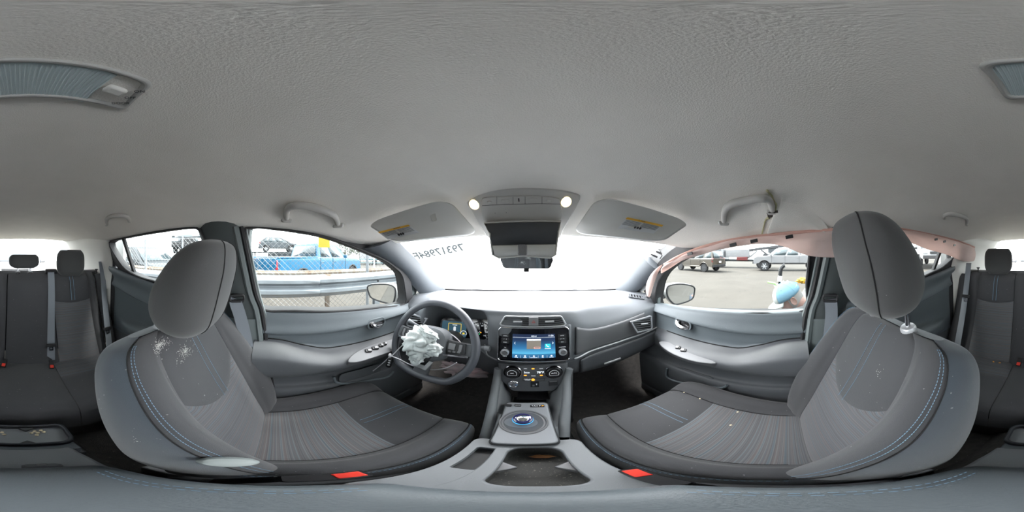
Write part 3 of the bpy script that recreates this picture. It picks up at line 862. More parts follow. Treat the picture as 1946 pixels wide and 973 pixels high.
# ------------------------------------------------------------------ instrument cluster
ic = thing('instrument_cluster', 'lit instrument cluster with colour display and round speedometer behind the wheel', 'instrument cluster', tuple(P(890, 640, y=0.74)))
mc = fr(P(886, 627, y=0.735), (0.25, -1, 0.32))
mk('cluster_panel', prism(rrect(0.27, 0.125, 0.035, 5), 0.006, mc, -0.006), m_pianoblack, ic, bev=0.002)
m_disp = M('cluster_display', (0.01, 0.02, 0.03), 0.25, emis=((0.05, 0.12, 0.17), 0.5))
disp = mk('display', prism(rrect(0.125, 0.085, 0.008, 3), 0.002, mc @ Matrix.Translation((-0.062, 0.0, 0.0))), m_disp, ic)
m_line = M('white_marking', (0.75, 0.78, 0.8), 0.5, emis=((0.8, 0.85, 0.9), 0.5))
m_yel = M('yellow_marking', (0.85, 0.6, 0.05), 0.5, emis=((0.9, 0.62, 0.05), 0.7))
md_ = mc @ Matrix.Translation((-0.058, 0.006, 0.0025))
mk('warning_frame', ringprism(rrect(0.066, 0.052, 0.002, 2), rrect(0.062, 0.048, 0.002, 2), 0.0006, md_), m_yel, disp, smooth=False)
mk('car_symbol', prism(rrect(0.012, 0.026, 0.005, 3), 0.0008, md_ @ Matrix.Translation((0, -0.004, 0))), m_line, disp, smooth=False)
mk('text_bar', prism(rrect(0.024, 0.004, 0.001, 2), 0.0008, md_ @ Matrix.Translation((0.0, 0.017, 0))), m_line, disp, smooth=False)
mk('battery_gauge', ringprism([(0.016 * math.cos(R(a)), 0.016 * math.sin(R(a))) for a in range(-30, 215, 15)] , [(0.0135 * math.cos(R(a)), 0.0135 * math.sin(R(a))) for a in range(-30, 215, 15)], 0.0008, mc @ Matrix.Translation((-0.012, -0.020, 0.0025))), m_line, disp, smooth=False)
mk('range_mark', prism(rrect(0.01, 0.008, 0.001, 2), 0.0008, mc @ Matrix.Translation((-0.012, -0.020, 0.0025))), m_yel, disp, smooth=False)
mk('text_bar', prism(rrect(0.05, 0.0035, 0.001, 2), 0.0008, mc @ Matrix.Translation((-0.06, -0.034, 0.0025))), m_line, disp, smooth=False)
gz = mc @ Matrix.Translation((0.068, -0.004, 0.0005)) @ Matrix.Scale(1.15, 4)
sp = mk('speedometer', lathe([(0.044, 0), (0.046, 0.004), (0.0445, 0.006), (0.043, 0.003), (0.0, 0.0025)], 32, gz), m_gunmetal, ic)
mk('dial_face', lathe([(0.0425, 0.003), (0.0, 0.0035)], 32, gz), m_pianoblack, sp)
for k in range(21):
    a = R(225 - 270 * k / 20); r0 = 0.034 if k % 2 == 0 else 0.037
    mk('tick', xf(box(((r0 + 0.041) / 2, 0, 0.0045), (0.041 - r0, 0.0009, 0.0006)), gz @ Matrix.Rotation(a, 4, 'Z')), m_line, sp, smooth=False)
for k, tx in enumerate(('0', '20', '40', '60', '80', '100', '120', '140')):
    a = R(225 - 270 * k / 7)
    text('numeral', tx, 0.0085, gz @ Matrix.Translation((0.028 * math.cos(a), 0.028 * math.sin(a), 0.0042)), m_line, sp)
mk('needle', xf(box((0.014, 0, 0.006), (0.03, 0.0014, 0.001)), gz @ Matrix.Rotation(R(225), 4, 'Z')), m_line, sp)
m_redled = M('red_led', (0.9, 0.05, 0.03), 0.5, emis=((1, 0.05, 0.03), 1.0)); m_grnled = M('green_led', (0.05, 0.7, 0.2), 0.5, emis=((0.05, 0.8, 0.25), 0.8))
for tx, ty, mt, w in ((0.072, -0.010, m_amber, 0.006), (0.056, -0.026, m_amber, 0.006), (0.066, -0.018, m_grnled, 0.005), (0.022, 0.036, m_redled, 0.006), (0.030, 0.028, m_amber, 0.005), (0.026, 0.047, m_redled, 0.010)):
    mk('warning_lamp', lathe([(w / 2, 0.0047), (w / 2, 0.0055), (0, 0.0055)], 10, mc @ Matrix.Translation((tx, ty, 0))), mt, ic)
# hood ribs inside the binnacle
mk('binnacle_shelf', ribbon([P(x, y, y=0.70) for x, y in ((838, 668), (862, 660), (890, 658), (918, 664))], 0.07, (0, 1, -0.1), 0.006), m_dashlow, ic, bev=0.002)

# ------------------------------------------------------------------ infotainment unit
NI = Vector((0, -1, 0.16)).normalized()
ci = P(1014.5, 657, y=0.598)
mi = fr(ci, NI)
iu = thing('infotainment_unit', 'glossy black infotainment unit with lit blue menu screen in a silver frame', 'car stereo', tuple(ci + Vector((0, 0, -0.08))))
W, H = 0.266, 0.156
mk('housing', prism(rrect(W - 0.004, H - 0.004, 0.016, 5), 0.03, mi, -0.03), m_pianoblack, iu, bev=0.003)
mk('silver_frame', ringprism(rrect(W + 0.004, H + 0.004, 0.018, 5), rrect(W - 0.004, H - 0.004, 0.015, 5), 0.010, mi, -0.006), m_chrome, iu, bev=0.002)
m_scr = bpy.data.materials.new('menu_screen'); m_scr.use_nodes = True
_t = m_scr.node_tree; _b = _t.nodes['Principled BSDF']; _b.inputs['Base Color'].default_value = (0.01, 0.015, 0.03, 1); _b.inputs['Roughness'].default_value = 0.2
_tc = _t.nodes.new('ShaderNodeTexCoord'); _sp = _t.nodes.new('ShaderNodeSeparateXYZ'); _rp = _t.nodes.new('ShaderNodeValToRGB')
_t.links.new(_tc.outputs['Object'], _sp.inputs[0])
_mr = _t.nodes.new('ShaderNodeMapRange'); _mr.inputs[1].default_value = -0.055; _mr.inputs[2].default_value = 0.055
_t.links.new(_sp.outputs['Z'], _mr.inputs[0]); _t.links.new(_mr.outputs[0], _rp.inputs[0])
_e = _rp.color_ramp.elements; _e[0].position = 0.0; _e[0].color = (0.02, 0.10, 0.22, 1); _e[1].position = 1; _e[1].color = (0.012, 0.02, 0.05, 1)
for pos, colr in ((0.17, (0.03, 0.16, 0.32, 1)), (0.19, (0.10, 0.45, 0.70, 1)), (0.42, (0.03, 0.17, 0.36, 1)), (0.75, (0.015, 0.035, 0.09, 1))):
    e = _rp.color_ramp.elements.new(pos); e.color = colr
_t.links.new(_rp.outputs[0], _b.inputs['Emission Color']); _b.inputs['Emission Strength'].default_value = 1.0
sc = mk('screen', prism(rrect(0.158, 0.112, 0.002, 2), 0.001, mi @ Matrix.Translation((0, -0.004, 0))), m_scr, iu, smooth=False)
ms = mi @ Matrix.Translation((0, -0.004, 0.0014))
m_lit = M('lit_white', (0.8, 0.85, 0.9), 0.5, emis=((0.85, 0.92, 1.0), 0.9))
text('screen_text', 'MENU', 0.0075, ms @ Matrix.Translation((0.0, 0.0475, 0)), m_lit, sc)
text('screen_text', '11:56', 0.0095, ms @ Matrix.Translation((0.063, 0.0485, 0)), m_lit, sc)
mk('header_line', xf(box((0, 0.0415, 0), (0.156, 0.0008, 0.0004)), ms), m_lit, sc, smooth=False)
pop = mk('popup', prism(rrect(0.052, 0.046, 0.001, 2), 0.0006, ms @ Matrix.Translation((0.0, 0.012, 0))), M('popup_grey', (0.2, 0.18, 0.15), 0.5, emis=((0.2, 0.175, 0.15), 0.7)), sc, smooth=False)
mk('popup_bar', xf(box((0, 0.032, 0.0008), (0.052, 0.007, 0.0004)), ms), m_lit, sc, smooth=False)
mk('popup_button', ringprism(rrect(0.024, 0.009, 0.0044, 4), rrect(0.021, 0.006, 0.003, 4), 0.0006, ms @ Matrix.Translation((0.012, -0.005, 0.0008))), M('pink_outline', (0.8, 0.4, 0.4), 0.5, emis=((0.9, 0.45, 0.42), 0.7)), sc, smooth=False)
tile = mk('phone_tile', prism(rrect(0.021, 0.018, 0.002, 2), 0.0006, ms @ Matrix.Translation((0.051, 0.003, 0))), M('teal_tile', (0.02, 0.4, 0.45), 0.5, emis=((0.03, 0.45, 0.5), 0.9)), sc, smooth=False)
mk('phone_symbol', tube([ms @ Vector(p) for p in ((0.046, 0.009, 0.001), (0.048, 0.002, 0.001), (0.055, -0.002, 0.001))], 0.0012, 5), m_lit, sc)
mk('tile_caption', xf(box((0.051, -0.010, 0.0004), (0.022, 0.0022, 0.0004)), ms), m_lit, sc, smooth=False)
for s_ in (-1, 1):
    mk('arrow_mark', tube([ms @ Vector((s_ * (0.072 - 0.004), 0.020, 0.0005)), ms @ Vector((s_ * 0.072, 0.015, 0.0005)), ms @ Vector((s_ * (0.072 - 0.004), 0.010, 0.0005))], 0.0008, 4), m_lit, sc)
for k, cap in enumerate(('Phone', 'Audio', 'Connections', 'Info', 'Settings')):
    x = -0.064 + 0.032 * k
    text('screen_text', cap, 0.0048, ms @ Matrix.Translation((x, -0.0525, 0)), m_lit, sc)
    mk('icon', lathe([(0.0035, 0), (0.0035, 0.0004), (0, 0.0004)], 8, ms @ Matrix.Translation((x, -0.0455, 0))), m_lit, sc)
    if k: mk('divider', xf(box((x - 0.016, -0.049, 0), (0.0005, 0.012, 0.0003)), ms), m_lit, sc, smooth=False)
m_btn = M('button_black', (0.03, 0.03, 0.034), 0.45)
for s_, names in ((-1, ('CAMERA', '\u2713    \u263C', 'AUDIO')), (1, ('PHONE', '|<<   >>|', 'MENU'))):
    for k in range(3):
        mb = mi @ Matrix.Translation((s_ * 0.106, 0.042 - 0.0145 * k, 0))
        b = mk('key', prism(rrect(0.030, 0.0125, 0.002, 2), 0.003, mb), m_btn, iu, bev=0.0008)
        text('key_mark', names[k], 0.0042, mb @ Matrix.Translation((0, 0, 0.0032)), m_line, b)
    mb = mi @ Matrix.Translation((s_ * 0.106, -0.034, 0))
    kn = mk('knob', lathe([(0.0155, 0), (0.0155, 0.010), (0.0135, 0.013), (0.0105, 0.013), (0.0095, 0.011), (0, 0.011)], 28, mb), m_satin, iu)
    mk('knob_cap', lathe([(0.0092, 0.0112), (0.008, 0.0135), (0, 0.0135)], 24, mb), m_gunmetal, kn)
text('key_mark', 'VOL', 0.0042, mi @ Matrix.Translation((-0.106, -0.012, 0.0003)), m_line, iu)
text('key_mark', 'TUNE\u00b7SCROLL', 0.0042, mi @ Matrix.Translation((0.106, -0.012, 0.0003)), m_line, iu)
text('key_mark', 'PUSH \u23FB', 0.0042, mi @ Matrix.Translation((-0.106, -0.056, 0.0003)), m_line, iu)
mk('stack_surround', join(prism([(-0.150, 0.085), (0.150, 0.085), (0.142, -0.09), (-0.142, -0.09)], 0.03, mi, -0.045)), m_dash, iu, bev=0.01)

# ------------------------------------------------------------------ climate panel below it
NC = Vector((0, -1, 0.30)).normalized()
cc = P(1013, 713, y=0.592); mcl = fr(cc, NC)
cp = thing('climate_panel', 'dark climate control panel with two silver-ringed dials and amber lamps', 'climate panel', tuple(cc + Vector((0, 0, -0.09))))
ol = [(-0.132, 0.055), (0.132, 0.055), (0.128, 0.0), (0.118, -0.035), (0.095, -0.060), (0.080, -0.085), (0.068, -0.094), (-0.068, -0.094), (-0.080, -0.085), (-0.095, -0.060), (-0.118, -0.035), (-0.128, 0.0)]
mk('panel', prism(ol, 0.04, mcl, -0.04), m_dashlow, cp, bev=0.004)
mk('upper_panel', prism([(-0.122, 0.05), (0.122, 0.05), (0.119, 0.0), (0.108, -0.032), (-0.108, -0.032), (-0.119, 0.0)], 0.004, mcl), m_dashlow, cp, bev=0.002)
for s_ in (-1, 1):
    mb = mcl @ Matrix.Translation((s_ * 0.075, 0.016, 0.004)) @ Matrix.Scale(1.22, 4)
    dl = mk('dial', lathe([(0.0245, 0), (0.0235, 0.012), (0.021, 0.014), (0, 0.0135)], 32, mb), m_black, cp)
    mk('dial_ring', lathe([(0.0285, 0), (0.0285, 0.004), (0.0265, 0.006), (0.0255, 0.004), (0.0255, 0.0)], 36, mb), m_chrome, dl)
    mk('dial_scale', ringprism([(0.0145 * math.cos(R(a)), 0.0145 * math.sin(R(a))) for a in range(-30, 211, 20)], [(0.0138 * math.cos(R(a)), 0.0138 * math.sin(R(a))) for a in range(-30, 211, 20)], 0.0006, mb @ Matrix.Translation((0, -0.002, 0.0138))), m_line, dl, smooth=False)
    text('dial_mark', 'A/C' if s_ < 0 else 'AUTO', 0.006, mb @ Matrix.Translation((0, 0, 0.0141)), m_line, dl)
text('segment_display', '1\u25AD', 0.014, mcl @ Matrix.Translation((-0.024, 0.016, 0.0042)), m_lit, cp, bold=0.0003)
text('segment_display', '78\u00b0F', 0.014, mcl @ Matrix.Translation((0.027, 0.016, 0.0042)), m_lit, cp, bold=0.0003)
for tx, ty, nmx in ((0.0, 0.036, None), (-0.028, 0.0005, None), (0.030, 0.0005, None)):
    mk('indicator', xf(box((tx, ty, 0.0045), (0.010, 0.005, 0.001)), mcl), m_amber, cp, smooth=False)
for tx, ty, tx_ in ((-0.028, 0.036, 'MAX'), (0.030, 0.036, 'REAR'), (0.001, -0.002, 'MODE')):
    text('key_mark', tx_, 0.0055, mcl @ Matrix.Translation((tx, ty, 0.0042)), m_line, cp)
pb = mk('airbag_lamp_bar', ringprism(rrect(0.078, 0.016, 0.003, 2), rrect(0.075, 0.013, 0.002, 2), 0.001, mcl @ Matrix.Translation((0.002, -0.0225, 0.004))), m_btn, cp)
text('key_mark', 'PASSENGER\nAIR BAG', 0.0048, mcl @ Matrix.Translation((-0.020, -0.0225, 0.0042)), m_line, cp)
mk('airbag_lamp', lathe([(0.0062, 0.004), (0.0062, 0.0052), (0, 0.0052)], 14, mcl @ Matrix.Translation((0.0, -0.0225, 0))), m_amber, cp)
sb = mk('start_button', lathe([(0.0195, 0), (0.0195, 0.006), (0.0165, 0.008), (0.0155, 0.006), (0.014, 0.0065), (0, 0.0075)], 28, mcl @ Matrix.Translation((-0.069, -0.050, 0))), m_chrome, cp)
text('button_mark', 'POWER', 0.0055, mcl @ Matrix.Translation((-0.069, -0.050, 0.008)), m_btn, sb)
us = mk('usb_socket', prism(rrect(0.030, 0.032, 0.002, 2), 0.002, mcl @ Matrix.Translation((0.006, -0.050, 0))), m_black, cp)
mk('socket_slot', xf(box((0.0015, -0.056, 0.0025), (0.008, 0.009, 0.001)), mcl), m_gunmetal, us, smooth=False)
text('key_mark', 'USB', 0.005, mcl @ Matrix.Translation((0.0125, -0.05, 0.0022)) @ Matrix.Rotation(R(90), 4, 'Z'), m_line, us)
so = mk('power_socket', prism(rrect(0.032, 0.030, 0.003, 2), 0.003, mcl @ Matrix.Translation((0.072, -0.046, 0))), m_btn, cp, bev=0.001)
mk('socket_lid', xf(box((0.072, -0.036, 0.004), (0.028, 0.006, 0.002)), mcl), m_gunmetal, so, bev=0.0005)
# open cubby below
mk('cubby', join(xf(box((0, -0.115, -0.05), (0.11, 0.045, 0.004)), mcl), xf(box((0, -0.136, -0.02), (0.11, 0.004, 0.06)), mcl)), m_black, cp)
# ------------------------------------------------------------------ steering wheel
SWC = P(818, 652, x=-0.375)
SWN = Vector((0.0, -math.cos(R(25)), math.sin(R(25))))
msw = fr(SWC, SWN)
sw = thing('steering_wheel', 'dark three-spoke steering wheel with flat bottom and silver spoke trim', 'steering wheel', tuple(SWC))
def rim_pt(a, rr=0.186):
    x, y = rr * math.cos(a), rr * math.sin(a)
    if y < -0.150: y = -0.150 - (abs(y) - 0.150) * 0.35
    return msw @ Vector((x, y, 0.0))
m_leather = M('wheel_leather', (0.085, 0.09, 0.105), 0.42, bump=(500, 0.3))
mk('rim', tube([rim_pt(2 * math.pi * k / 72) for k in range(72)], 0.0165, 12, closed=True), m_leather, sw)
mk('rim_seam', tube([rim_pt(2 * math.pi * k / 72, 0.1705) + SWN * 0.003 for k in range(72)], 0.0012, 5, closed=True), m_seam, sw)
def spoke(path, w, mat, nm='spoke', t=0.02, lift=0.0):
    return mk(nm, ribbon([msw @ Vector((x, y, lift)) for x, y in path], w, msw.to_3x3() @ Vector((-(path[-1][1] - path[0][1]), path[-1][0] - path[0][0], 0)), t), mat, sw, bev=0.006)
spoke([(-0.05, 0.0), (-0.11, 0.006), (-0.178, 0.010)], 0.058, m_dashlow)
spoke([(0.05, 0.0), (0.11, 0.006), (0.178, 0.010)], 0.058, m_dashlow)
spoke([(0, -0.045), (0.0, -0.10), (0, -0.162)], 0.065, m_dashlow)
mk('hub', xf(loft([[(x * s, y * s, z) for x, y in rrect(0.165, 0.155, 0.06, 5)] for s, z in ((0.8, -0.06), (1, -0.03), (1.0, 0.005), (0.92, 0.022), (0.7, 0.030))]), msw), m_dash, sw)
mk('airbag_door', prism([(-0.055, -0.02), (0.055, -0.02), (0.03, -0.075), (-0.03, -0.075)], 0.004, msw, 0.030), m_black, sw)
# silver V of the lower spoke and the silver blades of the side spokes
vv = [(-0.052, -0.072), (-0.034, -0.118), (0.034, -0.118), (0.052, -0.072), (0.036, -0.072), (0.024, -0.098), (-0.024, -0.098), (-0.036, -0.072)]
mk('spoke_trim', prism(vv, 0.006, msw, 0.026), m_satin, sw, bev=0.002)
for s_ in (-1, 1):
    mk('spoke_trim', ribbon([msw @ Vector(p) for p in ((s_ * 0.07, -0.030, 0.016), (s_ * 0.12, -0.024, 0.014), (s_ * 0.165, -0.018, 0.010))], 0.007, msw.to_3x3() @ Vector((0, 1, 0)), 0.006), m_chrome, sw, bev=0.001)
    pad = mk('switch_pod', prism([(s_ * 0.082, -0.018), (s_ * 0.155, -0.010), (s_ * 0.150, 0.036), (s_ * 0.080, 0.040)], 0.012, msw, 0.006), m_btn, sw, bev=0.003)
    for bx, by, bw, bh in ((0.102, 0.014, 0.026, 0.026), (0.135, 0.014, 0.012, 0.030), (0.098, -0.008, 0.012, 0.007), (0.115, -0.006, 0.012, 0.007), (0.132, -0.004, 0.012, 0.007)):
        mk('wheel_button', prism(rrect(bw, bh, 0.002, 2), 0.003, msw @ Matrix.Translation((s_ * bx, by, 0.018))), m_gunmetal, pad, bev=0.0008)
col_t = [SWC - SWN * 0.05, SWC - SWN * 0.12, SWC - SWN * 0.26]
sc_ = thing('steering_column', 'dark steering column shroud with stalks behind the wheel', 'steering column', tuple(SWC - SWN * 0.2))
mk('shroud', tube(col_t, [0.05, 0.062, 0.075], 16), m_dashlow, sc_)
def stalk(path, tip):
    o = mk('stalk', tube(path, [0.008, 0.008, 0.009, 0.013, 0.013][:len(path)], 10), m_dash, sc_)
    mk('stalk_tip', lathe([(0.0125, 0), (0.0135, 0.004), (0.0135, 0.016), (0.011, 0.02), (0, 0.02)], 16, fr(path[-1], (path[-1] - path[-2]), (0, 0, 1))), m_silverplastic, o)
    return o
w0 = SWC - SWN * 0.085
stalk([w0 + Vector((0.05, 0.01, 0)), w0 + Vector((0.12, 0.015, 0.008)), w0 + Vector((0.17, 0.01, 0.012)), w0 + Vector((0.195, 0.008, 0.014))], 1)
stalk([w0 + Vector((-0.05, 0.01, 0)), w0 + Vector((-0.12, 0.015, 0.045)), w0 + Vector((-0.165, 0.01, 0.058)), w0 + Vector((-0.19, 0.008, 0.064))], 1)

# ------------------------------------------------------------------ burst airbags: lumpy folded cloth
m_bag = M('airbag_cloth', (0.72, 0.75, 0.74), 0.85, bump=(700, 0.4), var=(12, (0.62, 0.67, 0.67)))
def crumple(c, r, m, amp, freq, seed, nu=56, nv=36, fold=0.02):
    V, F = ball((0, 0, 0), 1.0, nu, nv)
    off = Vector((seed * 3.1, seed * 1.7, seed))
    out = []
    for v in V:
        d = v.normalized()
        e = Vector((d.x * 0.7 + d.y * 0.5, d.y * 1.5 - d.x * 0.6, d.z))
        n1 = abs(noise.noise(e * freq + off)); n2 = abs(noise.noise(Vector((d.x * 1.6, d.y * 0.6 + d.x, d.z)) * freq * 1.9 + off * 2)); n3 = noise.noise(d * 1.1 + off)
        n1 = math.sqrt(n1 * n1 + 0.004); n2 = math.sqrt(n2 * n2 + 0.006)
        k = 1 + amp * (n1 * 2 - 0.6) + amp * 0.28 * (n2 * 2 - 0.5) + 0.45 * amp * n3
        out.append(m @ Vector((d.x * r[0] * k, d.y * r[1] * k, d.z * r[2] * k)))
    return out, F
bag = thing('driver_airbag', 'crumpled white burst airbag hanging from the steering wheel hub', 'airbag', tuple(SWC + SWN * 0.04))
mk('airbag_cloth', crumple(None, (0.070, 0.068, 0.036), msw @ Matrix.Translation((-0.026, -0.005, 0.045)), 0.30, 1.7, 1), m_bag, bag, ang=80)
mk('airbag_fold', crumple(None, (0.050, 0.020, 0.018), msw @ Matrix.Translation((0.008, 0.048, 0.052)) @ Matrix.Rotation(R(-18), 4, 'Z'), 0.34, 1.8, 4, 40, 24), m_bag, bag, ang=80)
mk('airbag_fold', crumple(None, (0.030, 0.030, 0.022), msw @ Matrix.Translation((0.048, -0.012, 0.048)), 0.34, 1.6, 9, 40, 24), m_bag, bag, ang=80)
mk('airbag_fold', crumple(None, (0.036, 0.040, 0.022), msw @ Matrix.Translation((-0.018, -0.062, 0.042)), 0.32, 1.6, 12, 40, 24), m_bag, bag, ang=80)
m_knee = M('knee_airbag_cloth', (0.42, 0.38, 0.39), 0.9, bump=(500, 0.5), var=(25, (0.5, 0.36, 0.37)))
kb = P(885, 703, y=0.66)
mk('knee_airbag', crumple(None, (0.10, 0.045, 0.03), fr(kb, (0.1, -1, 0.5)) @ Matrix.Rotation(R(6), 4, 'Z'), 0.4, 1.8, 21), m_knee, None, ang=80, label='crumpled greyish pink burst knee airbag below the steering column', cat='airbag')

# white tie wire looped through the wheel, and the dark key fob it holds
m_wire = M('white_wire', (0.8, 0.78, 0.82), 0.35)
wp = lambda x, y, k=0.02: PP(x, y, SWC + SWN * k, SWN)
tie = thing('tie_wire', 'thin white wire tied in a loop through the steering wheel', 'wire', tuple(wp(740, 680)))
mk('loop', tube(cr([tuple(p) for p in (wp(742, 679), wp(757, 664), wp(772, 650), wp(790, 634, -0.01), wp(812, 624, -0.03), wp(838, 626, -0.03), wp(860, 637, -0.03), wp(876, 652, -0.03), wp(882, 666, -0.02))], 6), 0.0024, 6), m_wire, tie)
mk('loop', tube(cr([tuple(p) for p in (wp(742, 676), wp(760, 683), wp(780, 693, 0.0), wp(812, 702, -0.02), wp(845, 700, -0.02), wp(868, 689, -0.01))], 6), 0.0024, 6), m_wire, tie)
mk('tail', tube([wp(743, 676), wp(725, 692), wp(709, 705)], 0.0024, 6), m_wire, tie)
mk('knot', xf(ball((0, 0, 0), (0.009, 0.011, 0.006), 12, 8), fr(wp(741, 675), SWN)), m_wire, tie)
kc = wp(740, 689, 0.015)
fob = thing('key_fob', 'dark key fob dangling from the white wire beside the wheel', 'key fob', tuple(kc))
mk('fob_case', xf(loft([[(x * s, y * s, z) for x, y in rrect(0.026, 0.055, 0.011, 4)] for s, z in ((0.85, -0.006), (1, -0.002), (1, 0.003), (0.85, 0.006))]), fr(kc, SWN + Vector((0.6, 0, 0)), (0.12, 0, 1))), m_black, fob)
for k in range(3): mk('fob_button', xf(ball((0, 0.012 - 0.012 * k, 0.006), (0.006, 0.004, 0.002), 10, 6), fr(kc, SWN + Vector((0.6, 0, 0)), (0.12, 0, 1))), m_satin, fob)

# ------------------------------------------------------------------ centre console
CX = -0.004
m_cons = M('console_plastic', (0.20, 0.21, 0.225), 0.5, bump=(700, 0.25))
m_consdark = M('console_dark', (0.045, 0.047, 0.05), 0.5, bump=(700, 0.25))
con = thing('centre_console', 'grey centre console with cup holders between the front seats', 'console', (CX, 0.1, FLOOR + 0.1))
TOPZ = -0.685
mk('console_body', loft([[(CX - w, v, -1.0), (CX - w, v, z - 0.02), (CX - w + 0.012, v, z), (CX + w - 0.012, v, z), (CX + w, v, z - 0.02), (CX + w, v, -1.0)] for v, w, z in ((0.62, 0.105, -0.80), (0.45, 0.105, -0.77), (0.30, 0.10, -0.76), (0.05, 0.098, -0.76), (-0.16, 0.095, -0.74), (-0.30, 0.09, -0.745))]), m_consdark, con)
# top plate: frame round the cup holders and frame round the narrow slot
def ringXY(outer, inner, z, t): return ringprism(outer, inner, t, Matrix.Translation((0, 0, z)), -t)
def sh(ol, dx, dy): return [(x + dx, y + dy) for x, y in ol]
o_out = sh(rrect(0.158, 0.28, 0.02, 6), 0.020 + CX, 0.18); o_in = sh(rrect(0.090, 0.178, 0.030, 6), 0.009 + CX, 0.198)
mk('cup_holder_frame', ringXY(o_out, o_in, TOPZ, 0.03), m_cons, con, bev=0.004)
s_out = sh(rrect(0.058, 0.28, 0.02, 6), -0.081 + CX, 0.18); s_in = sh(rrect(0.034, 0.105, 0.006, 6), -0.074 + CX, 0.222)
mk('slot_frame', ringXY(s_out, s_in, TOPZ - 0.0005, 0.03), m_cons, con, bev=0.003)
well = sh(rrect(0.092, 0.18, 0.031, 6), 0.009 + CX, 0.198)
def basin(ol, z0, z1, k):
    cx_ = sum(p[0] for p in ol) / len(ol); cy_ = sum(p[1] for p in ol) / len(ol)
    top = [(x, y, z0) for x, y in ol]; bot = [(cx_ + (x - cx_) * k, cy_ + (y - cy_) * k, z1) for x, y in ol]
    n = len(ol); return [Vector(p) for p in top + bot], [(i, (i + 1) % n, n + (i + 1) % n, n + i) for i in range(n)] + [tuple(range(n, 2 * n))]
ch = mk('cup_holder', basin(well, TOPZ - 0.004, TOPZ - 0.068, 0.93), M('cup_holder_lining', (0.05, 0.05, 0.048), 0.6, bump=(400, 0.4), specks=(260, (0.25, 0.24, 0.2), 0.66)), con, ang=30)
mk('slot_well', basin(sh(rrect(0.036, 0.107, 0.006, 4), -0.074 + CX, 0.222), TOPZ - 0.004, TOPZ - 0.03, 0.96), m_consdark, con, ang=30)
for s_ in (-1, 1):
    x0 = 0.009 + CX + s_ * 0.047
    mk('cup_grip', prism([(x0, 0.168), (x0, 0.222), (x0 - s_ * 0.026, 0.197)] if s_ > 0 else [(x0, 0.168), (x0 - s_ * 0.026, 0.197), (x0, 0.222)], 0.03, Matrix.Translation((0, 0, TOPZ - 0.042))), m_gunmetal, ch, bev=0.004)
# side rails rising to the dash and the grey cheeks inside them
for s_, pts in ((-1, [(947, 700, .60), (945, 716, .585), (940, 745, .53), (934, 780, .455), (927, 815, .385), (922, 836, .345)]), (1, [(1082, 700, .60), (1077, 716, .585), (1077, 745, .53), (1075, 780, .455), (1072, 808, .395), (1070, 830, .35)])):
    path = [P(a, b, y=yy) for a, b, yy in pts]
    mk('side_rail', tube(cr([tuple(p) for p in path], 5), 0.0155, 10, flat=1.0), m_cons, con)
    inner = [p + Vector((-s_ * 0.012, 0, -0.004)) for p in path]
    low = [Vector((CX - 0.006 + s_ * w, p.y - 0.01, z)) for p, w, z in zip(path, (0.062, 0.062, 0.060, 0.058, 0.056, 0.056), (-0.70, -0.70, -0.69, -0.675, -0.68, -0.69))]
    mk('cheek_panel', grid([inner, [a.lerp(b, 0.5) + Vector((s_ * 0.006, 0, 0)) for a, b in zip(inner, low)], low]), m_cons, con, solid=0.004)
    out = [p + Vector((s_ * 0.012, 0, 0)) for p in path]
    mk('outer_cheek', grid([out, [Vector((p.x, p.y, -1.0)) for p in out]]), m_consdark, con, solid=0.004)
mk('cubby_floor', box((CX, 0.53, -0.70), (0.12, 0.12, 0.006)), m_black, con)
# ------------------------------------------------------------------ gear selector plate
GTL, GTR, GBR, GBL = P(962, 764, z=-0.628), P(1040, 764, z=-0.628), P(1064, 842, z=-0.668), P(929, 842, z=-0.668)
gc = (GTL + GTR + GBR + GBL) / 4
gn = (GTR - GBL).cross(GTL - GBR); gn = gn if gn.z > 0 else -gn
mg = fr(gc, gn, (0, 1, 0))
gs = thing('gear_selector', 'silver gear selector plate with a round blue-lit shift puck', 'gear selector', tuple(gc))
inv = mg.inverted()
loc = [(inv @ p) for p in (GTL, GBL, GBR, GTR)]
def roundq(q, r=0.018):
    out = []
    n = len(q)
    for i in range(n):
        a = Vector(q[i - 1]); b = Vector(q[i]); c = Vector(q[(i + 1) % n])
        p1 = b + (a - b).normalized() * r; p2 = b + (c - b).normalized() * r
        for k in range(6):
            t = k / 5; out.append(tuple((1 - t) ** 2 * p1 + 2 * t * (1 - t) * b + t * t * p2))
    return out
gq = roundq([(p.x, p.y) for p in loc])
mk('plate_base', prism([(x * 1.06, y * 1.04) for x, y in gq], 0.05, mg, -0.055), m_consdark, gs, bev=0.004)
mk('plate', prism(gq, 0.012, mg, -0.010), m_silverplastic, gs, bev=0.005, seg=3)
dc = inv @ PP(995, 802, gc, gn)
md2 = mg @ Matrix.Translation((dc.x, dc.y, 0.002))
dish = mk('dish', lathe([(0.061, 0.0005), (0.060, 0.003), (0.056, 0.003), (0.053, -0.001), (0.050, 0.001), (0.0, 0.001)], 40, md2), m_gunmetal, gs)
mk('dish_inlay', lathe([(0.0495, 0.0012), (0.049, 0.002), (0, 0.002)], 40, md2), m_dashlow, gs)
mk('gate', prism([(0.035 * math.cos(R(a)) - (0.012 if math.cos(R(a)) < 0 else 0), 0.026 * math.sin(R(a)) - 0.004) for a in range(0, 360, 12)], 0.0025, md2), m_cons, gs, bev=0.0008)
mp = md2 @ Matrix.Translation((-0.002, 0.004, 0))
mk('stem', lathe([(0.017, 0.002), (0.012, 0.012), (0.012, 0.02)], 20, mp), m_black, gs)
pk = mk('shift_puck', lathe([(0.019, 0.017), (0.0245, 0.021), (0.0255, 0.027), (0.024, 0.033), (0.0185, 0.0365), (0.0, 0.038)], 32, mp), M('puck_navy', (0.03, 0.03, 0.12), 0.1, coat=1.0), gs)
